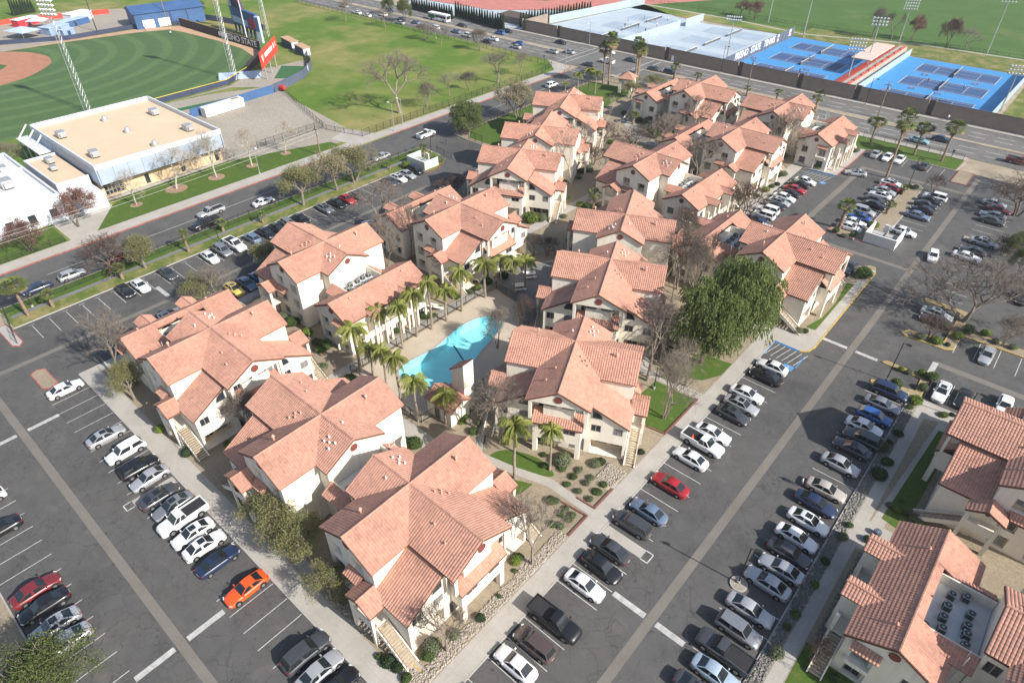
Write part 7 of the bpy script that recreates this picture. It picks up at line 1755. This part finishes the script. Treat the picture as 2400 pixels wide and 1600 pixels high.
for x, y, r_ in ((-146.2, 43.5, 1.3), (-147.4, 53.1, 2.4), (-146.4, 62.3, 1.9), (-146.1, 71.4, 1.4), (-146.6, 81.1, 1.3)):
    sheet('mulch_ring', [(x+r_*math.cos(k*.524), y+r_*math.sin(k*.524)) for k in range(12)], K+.03, 'mulch')
t = empty('brown_pavilion', (-196, 226.5, 0)); MB().box(-7, 7, -3, 3, 0, 2.6).build('wall', 'brown_block', t); m = MB()
c = [(-8, -4, 2.6), (8, -4, 2.6), (8, 4, 2.6), (-8, 4, 2.6)]; m.face([c[0], c[1], (4, 0, 4), (-4, 0, 4)]); m.face([c[1], c[2], (4, 0, 4)]); m.face([c[2], c[3], (-4, 0, 4), (4, 0, 4)]); m.face([c[3], c[0], (-4, 0, 4)]); m.build('roof', 'brown_dark', t); tag(t, 'brown hip roofed pavilion among the cypresses', 'building')

t = empty('city_bus', (-222, 206.4, 0)); MB().box(-5.5, 5.5, -1.25, 1.25, .35, 3.0).build('body', 'letter_white', t); MB().box(-5.52, -1.5, -1.27, 1.27, .9, 2.4).build('rear_panel', 'turf_green', t); MB().box(5.5, 5.53, -1.1, 1.1, 1.2, 2.6).build('windscreen', 'glass', t); MB().box(-1.2, 5.2, -1.28, -1.25, 1.5, 2.4).build('side_window', 'glass', t)
for u in (-3.6, 3.6):
    for s in (-1, 1): MB().tube((u, s*1.28, .48), (u, s*1.0, .48), .48, .48, 14).build('wheel', 'tyre', t)
tag(t, 'white and teal bus on the avenue beside the park', 'bus')
# ---------------------------------------------------------------- fences, lamps, pool house, small things, people
_fm = {}
def iron_fence(pts, h, lab, step=2.4, z=K, pick=.16, mat='black_iron'):
    t = empty('iron_fence', (*pts[0], z)); o = Vector((*pts[0], 0)); pk = MB()
    if h not in _fm: _fm[h] = MB().box(-.04, .04, -.04, .04, 0, h+.12).mesh('post', mat)
    for a, b_ in zip(pts[:-1], pts[1:]):
        a, b_ = Vector((*a, 0))-o, Vector((*b_, 0))-o; L = (b_-a).length; k = max(1, int(L/step))
        for i in range(k): link('post', _fm[h], t, a.lerp(b_, i/k))
        for zz in (.15, h-.1): MB().bar(a+Vector((0, 0, zz)), b_+Vector((0, 0, zz)), .04, .05).build('rail', mat, t)
        d = (b_-a).normalized()*.012; n_ = int(L/pick)
        for i in range(n_):
            p = a.lerp(b_, i/n_); pk.face([p-d+Vector((0, 0, .1)), p+d+Vector((0, 0, .1)), p+d+Vector((0, 0, h)), p-d+Vector((0, 0, h))])
    link('post', _fm[h], t, Vector((*pts[-1], 0))-o)
    tag(pk.build('pickets', mat, t), kind='stuff'); return tag(t, lab, 'fence')
iron_fence([(-122.4, 10.8), (-122.4, 104.5)], 1.7, 'black iron fence on the verge between street and bays'); iron_fence([(-122.4, 10.8), (-112, 9.2)], 1.7, 'black iron gate fence at the left end of the verge')
iron_fence([(-118.8, 118.2), (-113.6, 117.9)], 2.2, 'short black iron fence beside the gated drive'); iron_fence([(-122.8, 119), (-123.2, 181)], 1.7, 'black iron fence along the street by the pepper tree')
iron_fence([(-119, 106.9), (-112.8, 106)], 1.4, 'low black vehicle gate across the drive')
iron_fence([(-141.2, 101), (-141.4, 150), (-141, 176), (-143.5, 184)], 1.8, 'black iron fence between park lawn and street sidewalk'); iron_fence([(-143.5, 184), (-176, 186.6), (-217, 187.3), (-300, 187)], 1.8, 'black iron fence between park lawn and avenue', 3.2, pick=.3)
iron_fence([(-141.2, 101), (-152.2, 97.6), (-165, 101.3), (-188, 108.2)], 1.4, 'black iron fence from the driveway to the bullpen'); iron_fence([(-154.2, 78), (-154.3, 97.8)], 2.0, 'black iron fence across the dirt yard')
iron_fence([(-140.9, -20), (-140.9, 27)], 1.3, 'black fence before the white annexe'); iron_fence([(-41.5, 187.9), (-17.8, 188)], 1.5, 'black fence along the avenue lawn by the palms')
iron_fence([(-60.4, 69.9), (-65.6, 70.6), (-66.4, 66), (-66.4, 39.4), (-51, 39.4), (-50.8, 41.6)], 1.5, 'black pool fence round the terrace', 2.2, K+.05); iron_fence([(-300, 303), (-98, 299), (-98.1, 286)], 1.2, 'dark fence along the far field path', 4, .02, .5); iron_fence([(-97, 299), (-57, 301.5), (60, 305)], 1.2, 'dark fence between courts and far field', 4, .02, .5)
def lamp(x, y, h, lab, double=False, arm=.5, mat='black_iron', z=K, rz=0, head='black_iron'):
    t = empty('lamp_post', (x, y, z), rz); MB().tube((0, 0, 0), (0, 0, .35), .2, .2, 10).build('footing', 'kerb', t); MB().tube((0, 0, .3), (0, 0, h), .085, .06, 8).build('pole', mat, t)
    for s in ((1, -1) if double else (1,)):
        MB().bar((0, 0, h-.05), (s*arm, 0, h-.02), .06, .06).build('arm', mat, t); MB().box(s*arm-.1 if s > 0 else s*arm-.55, s*arm+.55 if s > 0 else s*arm+.1, -.18, .18, h-.1, h+.06).build('lamp_head', head, t)
    return tag(t, lab, 'lamp post')
lamp(-6.0, 90.6, 7, 'black lamp post in the yellow edged island'); lamp(-23.5, 163.8, 6.6, 'black lamp post in the palm island'); lamp(-7.5, 45.6, 6.2, 'black lamp post standing in the round planter by parked cars', rz=.3)
lamp(-30.8, 66.4, 4, 'short black lamp post on the lawn by the garden block'); lamp(-32.6, 68, 4, 'short black lamp post by the crossing path'); lamp(-24.4, 130.2, 6.5, 'black lamp post by the trash enclosure'); lamp(-119.7, 105.7, 4.2, 'black lamp post at the gated drive'); lamp(-117.8, 47, 5.5, 'black lamp post above the street bays'); lamp(-121.3, 14.5, 3.7, 'short black lamp post at the verge corner'); lamp(-56.6, 15.6, 4, 'slim black lamp post at the left lot sidewalk'); lamp(4.4, 88.9, 5, 'black lamp post by the side lot pavement'); lamp(-49.0, 62, 4, 'black lamp post beside the pool path')
lamp(-137.8, 109.1, 7.4, 'grey street light by the driveway kerb', False, 1.2, 'galv', rz=math.pi, head='white_metal'); lamp(-140, 114, 6.8, 'grey street light beside the park fence', False, 1.2, 'galv', rz=math.pi, head='white_metal'); lamp(-140.5, 70, 6.4, 'thin grey street light on the gym sidewalk', False, .6, 'galv', head='white_metal')
lamp(-96.8, 215.8, 8.4, 'dark street light against the court wall, left one', False, 1.0); lamp(-49.9, 215.4, 7.3, 'dark street light against the court wall, right one', False, 1.0)
lamp(-137.4, 184, 8.5, 'tall signal pole with long arm at the crossing', False, 6, 'galv', rz=.9, head='black_iron'); lamp(-123, 188, 8.5, 'signal mast beside the corner palms', False, 7, 'galv', rz=1.9, head='black_iron'); lamp(-150, 214.9, 8, 'street light across the avenue from the park', False, 1.5, 'galv', rz=-1.5, head='white_metal'); lamp(-201, 184.5, 7.5, 'street light on the park side of the avenue', False, 2, 'galv', head='white_metal'); lamp(-126, 216, 8, 'street light across the crossing', False, 5, 'galv', rz=-1.2, head='white_metal')
def upole(x, y, h, lab):
    t = empty('utility_pole', (x, y, K)); MB().tube((0, 0, 0), (0, 0, h), .18, .12, 8).build('shaft', 'fan_trunk', t); MB().box(-.9, .9, -.06, .06, h-.7, h-.55).build('crossarm', 'fan_trunk', t)
    for u in (-.8, 0, .8): MB().tube((u, 0, h-.55), (u, 0, h-.35), .05, .05, 6).build('insulator', 'white_metal', t)
    MB().tube((.3, 0, h-1.9), (.3, 0, h-1.2), .22, .22, 8).build('transformer', 'galv', t); return tag(t, lab, 'utility pole')
upole(-138.9, 86, 7.2, 'wooden utility pole at the campus driveway'); upole(-43.5, 206, 9.5, 'utility pole on the median near the avenue lawn'); upole(-82.6, 206, 9, 'utility pole on the median behind the palms'); upole(-139.2, -14, 7.2, 'wooden utility pole before the white annexe')
for dz, dx in ((6.7, -.8), (6.7, .8), (5.4, 0)):
    m = MB(); P0, P1 = Vector((-139.2+dx, -14, dz)), Vector((-138.9+dx, 86, dz)); q = P0
    for k in range(1, 21): f_ = k/20; p = P0.lerp(P1, f_)-Vector((0, 0, 2.0*4*f_*(1-f_)*.5)); tri_tube(m, q, p, .022, .022); q = p
    tag(m.build('power_line', 'white_metal'), 'sagging overhead wire above the gym lawn', 'wire', 'overhead wires above the gym lawn')
# flags and small poles on the avenue lawn
for x, y in ((-40.2, 186.5), (-21.8, 187.0), (-52.5, 189), (-78, 189)):
    t = empty('feather_flag', (x, y, K)); MB().tube((0, 0, 0), (0, 0, 4.6), .03, .02, 6).build('pole', 'white_metal', t); MB().face([(0, 0, 1.6), (.6, .05, 1.7), (.7, .08, 4.0), (0, 0, 4.55)]).build('flag', 'letter_white', t); tag(t, 'white feather flag on the avenue verge', 'flag', 'feather flags on the avenue verge')
# trash enclosures
def enclosure(x0, x1, y0, y1, h, lab, gate):
    t = empty('trash_enclosure', (x0, y0, 0)); w_, d_ = x1-x0, y1-y0
    for q in ((0, w_, 0, .25), (0, .25, .25, d_), (w_-.25, w_, .25, d_), (w_*.35, w_*.5, d_-.25, d_)): MB().box(*q, 0, h).build('wall', 'deck_white', t); MB().box(q[0]-.04, q[1]+.04, q[2]-.04, q[3]+.04, h, h+.1).build('coping', 'vent_white', t)
    tag(t, lab, 'enclosure')
    for k in range(2):
        b_ = empty('dumpster', (x0+w_*(.3+.4*k), y0+d_*.5, .02)); MB().box(-.9, .9, -.7, .7, .15, 1.25).build('bin', 'blue_panel', b_); MB().box(-.95, .95, -.75, .75, 1.25, 1.32).build('lid', 'ac_metal', b_)
        for u in (-.7, .7): MB().tube((u, -.5, 0), (u, -.5, .15), .08, .08, 8).build('caster', 'tyre', b_)
        tag(b_, 'blue dumpster inside the '+gate+' enclosure', 'dumpster', 'dumpsters in the '+gate+' enclosure')
enclosure(-22.8, -17.0, 131, 136.8, 2.0, 'white walled trash enclosure at the end of the palm island', 'palm island'); enclosure(-118.9, -112.6, 97, 101.4, 2.0, 'white walled trash enclosure beside the gated drive', 'gated drive')
# pool house with its bell-like tower
ph_ = empty('pool_house', (-49.6, 43.4, K)); m = MB(); m.box(-2.3, 2.3, -1.9, 1.6, 0, 2.9); m.build('wall', 'stucco', ph_)
roof(ph_, [[(-2.6, -2.1, 2.75), (2.6, -2.1, 2.75), (2.6, -.1, 3.9), (-2.6, -.1, 3.9)], [(-2.6, 1.9, 2.75), (2.6, 1.9, 2.75), (2.6, -.1, 3.9), (-2.6, -.1, 3.9)]], 'roof', [((-2.6, -.1, 3.9), (2.6, -.1, 3.9))], [((2.6, -2.1, 2.75), (2.6, -.1, 3.9)), ((-2.6, -2.1, 2.75), (-2.6, -.1, 3.9))])
m = MB(); x0, x1, y0, y1 = -.9, 1.5, 1.62, 3.5; za, zb_ = 6.4, 8.2
m.face([(x0, y0, 0), (x1, y0, 0), (x1, y0, zb_), (x0, y0, za)]); m.face([(x1, y0, 0), (x1, y1, 0), (x1, y1, zb_), (x1, y0, zb_)]); m.face([(x1, y1, 0), (x0, y1, 0), (x0, y1, za), (x1, y1, zb_)]); m.face([(x0, y1, 0), (x0, y0, 0), (x0, y0, za), (x0, y1, za)]); m.build('tower', 'stucco', ph_)
roof(ph_, [[(x0-.25, y0-.15, za-.15), (x1+.05, y0-.15, zb_+.1), (x1+.05, y1+.15, zb_+.1), (x0-.25, y1+.15, za-.15)]], 'tower_roof', thick=.1); window(ph_, (-2.3, -1.9, 0), (1, 0, 0), 1.5, 2.5, .1, 2.2, -.06); tag(ph_, 'small pool house with slanted tile topped tower', 'pool house')
# pool ladder rails and lounge chairs
for x, y in ((-61.9, 58.4), (-55.0, 46.0)):
    t = empty('pool_rail', (x, y, K+.05), .4)
    for s in (-.28, .28):
        q = [Vector((-.45, s, 0)), Vector((-.4, s, .75)), Vector((0, s, .9)), Vector((.35, s, .5)), Vector((.4, s, -.4))]; m = MB()
        for a, b_ in zip(q, q[1:]): m.tube(a, b_, .03, .03, 6)
        m.build('handrail', 'white_metal', t)
    tag(t, 'bent white pool ladder rails at the water edge', 'pool ladder', 'pool ladders')
def picnic(x, y, rz, lab):
    t = empty('picnic_table', (x, y, K), rz); MB().box(-1.1, 1.1, -.5, .5, .70, .78).build('table_top', 'deck_white', t)
    for s in (-1, 1): MB().box(-1.1, 1.1, s*.95-.18, s*.95+.18, .42, .48).build('bench', 'deck_white', t); MB().box(s*.8-.12, s*.8+.12, -1.0, 1.0, 0, .42).build('support', 'deck_white', t); MB().box(s*.8-.1, s*.8+.1, -.12, .12, .42, .70).build('leg', 'deck_white', t)
    tag(t, lab, 'picnic table')
picnic(-62.6, 73.4, .9, 'pale concrete picnic table near the pool fence corner'); picnic(-63.8, 77.6, .9, 'pale concrete picnic table under the palms'); picnic(-80.5, 146.5, .3, 'white picnic table on the oval lawn'); 
sheet('picnic_yard', [(-66, 71), (-60.6, 70.4), (-55, 66), (-53.5, 73), (-58, 82), (-64, 84), (-68, 78)], K+.036, 'path_asphalt')
# gate house by the crossing
gh = empty('gate_house', (-109.5, 178.5, K), .3)
for a in (-1.7, 1.7):
    for b_ in (-1.7, 1.7): MB().box(a-.4, a+.4, b_-.4, b_+.4, 0, 4.2).build('pier', 'stucco', gh)
MB().box(-2.1, 2.1, -2.1, 2.1, 3.6, 4.3).build('lintel', 'stucco', gh)
roof(gh, [[(0, 0, 6.0), (-2.5, -2.5, 4.3), (2.5, -2.5, 4.3)], [(0, 0, 6.0), (2.5, -2.5, 4.3), (2.5, 2.5, 4.3)], [(0, 0, 6.0), (2.5, 2.5, 4.3), (-2.5, 2.5, 4.3)], [(0, 0, 6.0), (-2.5, 2.5, 4.3), (-2.5, -2.5, 4.3)]], 'roof'); tag(gh, 'open gate house with pyramid tile roof among the palms', 'gate house')
for x, y in ((-18.5, 59.5), ): 
    pass
t = empty('traffic_cone', (-21.4, 60.3, 1.22)); MB().tube((0, 0, .04), (0, 0, .7), .17, .03, 12).build('cone', 'paint_orange', t); MB().box(-.2, .2, -.2, .2, 0, .04).build('base', 'paint_orange', t); tag(t, 'orange traffic cone lying in the white pickup bed', 'traffic cone')
t = empty('round_planter', (-7.4, 45.5, 0)); m = MB().tube((0, 0, -.02), (0, 0, .16), .95, .95, 20); m.build('kerb_ring', 'kerb', t); MB().tube((0, 0, .16), (0, 0, .17), .8, .8, 20).build('soil', 'gravel_lot', t); tag(t, 'small round kerbed planter round the aisle lamp post', 'planter')
t = empty('urn', (1.7, 61.8, K)); MB().tube((0, 0, 0), (0, 0, .5), .25, .42, 14).build('bowl', 'slate', t) if 'slate' in MATS else MB().tube((0, 0, 0), (0, 0, .5), .25, .42, 14).build('bowl', 'navy_cloth', t); MB().tube((0, 0, .5), (0, 0, .62), .45, .40, 14).build('rim', 'navy_cloth', t); tag(t, 'dark blue garden urn on the path across the aisle', 'urn')
# rock edging and boulders round the corner block and in the gravel bed: too many to count
def rocks(poly_fn, n_, seed, mat, lab, s0=.07, s1=.2):
    r = random.Random(seed); m = MB()
    for _ in range(n_):
        x, y = poly_fn(r); s = r.uniform(s0, s1); c = Vector((x, y, K+s*.25)); i = len(m.v); q = [Vector((1, 0, 0)), Vector((0, 1, 0)), Vector((-1, 0, 0)), Vector((0, -1, 0)), Vector((0, 0, .8)), Vector((0, 0, -.5))]; rot = Matrix.Rotation(r.uniform(0, 6.28), 3, 'Z')
        m.v += [tuple(c+(rot @ (p*r.uniform(.7, 1.2)))*s) for p in q]; m.f += [(i, i+1, i+4), (i+1, i+2, i+4), (i+2, i+3, i+4), (i+3, i, i+4), (i+1, i, i+5), (i+2, i+1, i+5), (i+3, i+2, i+5), (i, i+3, i+5)]
    o = m.build('cobbles', mat); tag(o, lab, 'stones', kind='stuff')
M('cobble', (.38, .33, .27), .9, .35, 4.0); M('cobble_grey', (.22, .21, .19), .9, .35, 4.0)
rocks(lambda r: (r.uniform(-26.2, -24.9), r.uniform(15.4, 38)), 2600, 3, 'cobble', 'pale river stones along the corner block'); rocks(lambda r: (r.uniform(-2.2, -1.05), r.uniform(22, 86)), 4000, 4, 'cobble_grey', 'grey river stones beside the east bays'); rocks(lambda r: (r.uniform(-30, -26.3) if r.random() < .5 else r.uniform(-40, -33), r.uniform(15.2, 16.3)), 700, 5, 'cobble', 'pale stones below the corner block stair'); rocks(lambda r: (r.uniform(-27.6, -25.0), r.uniform(47.4, 50.5)), 700, 6, 'cobble', 'pale stones at the garden block stair foot'); rocks(lambda r: (r.uniform(1.0, 3.0), r.uniform(45, 58)), 900, 8, 'cobble_grey', 'grey stones under the porches across the aisle')
# ---------------------------------------------------------------- people
for k, c in (('skin', (.42, .25, .17)), ('hair', (.03, .02, .015)), ('cloth_white', (.75, .75, .75)), ('cloth_red', (.5, .05, .04)), ('cloth_dark', (.03, .03, .04)), ('cloth_blue', (.08, .15, .35)), ('jeans', (.06, .08, .14)), ('shoe', (.05, .05, .05))): M(k, c, .85, .1, 6)
def person_mesh(stride, armup):
    V = [(0, 0, .95), (0, 0, 1.18), (0, 0, 1.42), (0, 0, 1.53), (.02, 0, 1.68), (.02, 0, 1.76), (0, .19, 1.40), (-.05+armup*.1, .26, 1.13), (.06+armup*.25, .25, .90+armup*.3), (.09+armup*.27, .25, .82+armup*.3), (0, -.19, 1.40), (.05, -.26, 1.13), (.10, -.25, .90), (.12, -.25, .82),
         (0, .10, .90), (.04+stride*.12, .10, .50), (stride*.22, .10, .09), (.12+stride*.22, .10, .03), (0, -.10, .90), (.02-stride*.08, -.10, .50), (-stride*.30, -.10, .10), (.10-stride*.28, -.10, .03)]
    E_ = [(0, 1), (1, 2), (2, 3), (3, 4), (4, 5), (2, 6), (6, 7), (7, 8), (8, 9), (2, 10), (10, 11), (11, 12), (12, 13), (0, 14), (14, 15), (15, 16), (16, 17), (0, 18), (18, 19), (19, 20), (20, 21)]
    RD = [.15, .14, .15, .06, .10, .085, .07, .05, .04, .035, .07, .05, .04, .035, .09, .065, .045, .04, .09, .065, .045, .04]
    me = bpy.data.meshes.new('p'); me.from_pydata(V, E_, []); o = bpy.data.objects.new('p', me); col.objects.link(o)
    md = o.modifiers.new('s', 'SKIN'); sv = me.skin_vertices[0].data
    for v, r_ in zip(sv, RD): v.radius = (r_*(.75 if r_ > .12 else 1), r_)
    sv[0].use_root = True; o.modifiers.new('u', 'SUBSURF').levels = 1
    dg = bpy.context.evaluated_depsgraph_get(); out = bpy.data.meshes.new_from_object(o.evaluated_get(dg)); bpy.data.objects.remove(o); out.materials.clear()
    for mt_ in ('skin', 'hair', 'cloth_white', 'jeans', 'shoe'): out.materials.append(MATS[mt_])
    for p in out.polygons:
        c = p.center; p.use_smooth = True
        p.material_index = 1 if c.z > 1.66 and (c.x < .06 or c.z > 1.76) else 0 if c.z > 1.5 or (abs(c.y) > .2 and c.z < 1.15) else 2 if c.z > .93 else 3 if c.z > .12 else 4
    return out
PM = [person_mesh(1, 0), person_mesh(.3, 0), person_mesh(.6, 1)]
PE = [(-7.7, 63.0, 'cloth_white', 'person in white shirt walking beside the champagne sedan'), (-120.7, 112, 'cloth_dark', 'person in dark top walking across the gated drive'), (-9.5, 115.8, 'cloth_dark', 'person in dark clothes crossing the aisle under the bare tree'), (-20.5, 189.4, 'cloth_dark', 'person in dark clothes on the avenue sidewalk'), (-139.3, 152, 'cloth_dark', 'person walking by the park fence, further along'), (-139, 131, 'cloth_dark', 'person walking by the park fence, nearer the driveway'),
      (-297, 115.5, 'cloth_red', 'ball player in red by the blue shed'), (-283, 119.2, 'cloth_white', 'ball player in white on the outfield grass'), (-41.8, 249.3, 'cloth_red', 'tennis player in red on the right blue court'), (-31.6, 249.3, 'cloth_white', 'tennis player in white on the right blue court'), (-76.8, 232.4, 'cloth_red', 'tennis player in red on the left blue court'), (-28, 216, 'cloth_white', 'person in white walking along the court wall'),
      (-150.9, 189.2, 'cloth_dark', 'person waiting at the crossing corner'), (-156, 248, 'cloth_dark', 'player in dark clothes on the grey courts'), (-152, 252, 'cloth_dark', 'player in dark clothes on the grey courts'), (-147, 258, 'cloth_white', 'player in white on the grey courts'), (-151.6, 264, 'cloth_red', 'player in red on the grey courts'), (-158, 266, 'cloth_blue', 'player in blue on the grey courts'), (-145, 246, 'cloth_dark', 'player in dark clothes on the grey courts'), (-161, 258, 'cloth_white', 'player in white on the grey courts'), (-149, 270, 'cloth_white', 'player in white on the grey courts'), (-322, 66, 'cloth_red', 'ball player in red near the infield corner'), (-320, 63, 'cloth_white', 'ball player in white near the infield corner')]
for i, (x, y, cl, lab) in enumerate(PE):
    zz = .03 if y > 217 else (K+.03 if x < -137 or (x < -112 and y < 106) else (K+.02 if y > 188 else .01)); o = link('person', PM[i % 3], None, (x, y, zz), rnd.uniform(0, 6.28)); o.scale = (1.03,)*3
    o.material_slots[2].link = 'OBJECT'; o.material_slots[2].material = MATS[cl]; tag(o, lab, 'person', 'people on the '+('courts' if y > 217 else 'grounds'))
# ---------------------------------------------------------------- light winter haze
mt, n, l, b = new_mat('haze'); n.remove(b); pv = n.new('ShaderNodeVolumePrincipled'); pv.inputs['Density'].default_value = .00021; pv.inputs['Color'].default_value = (.86, .90, .95, 1); pv.inputs['Anisotropy'].default_value = .3
l.new(pv.outputs[0], n['Material Output'].inputs['Volume'])
tag(MB().box(-1550, 1250, -750, 1850, -3, 66).build('haze', 'haze'), 'thin pale winter haze over the whole neighbourhood', 'haze', kind='stuff')
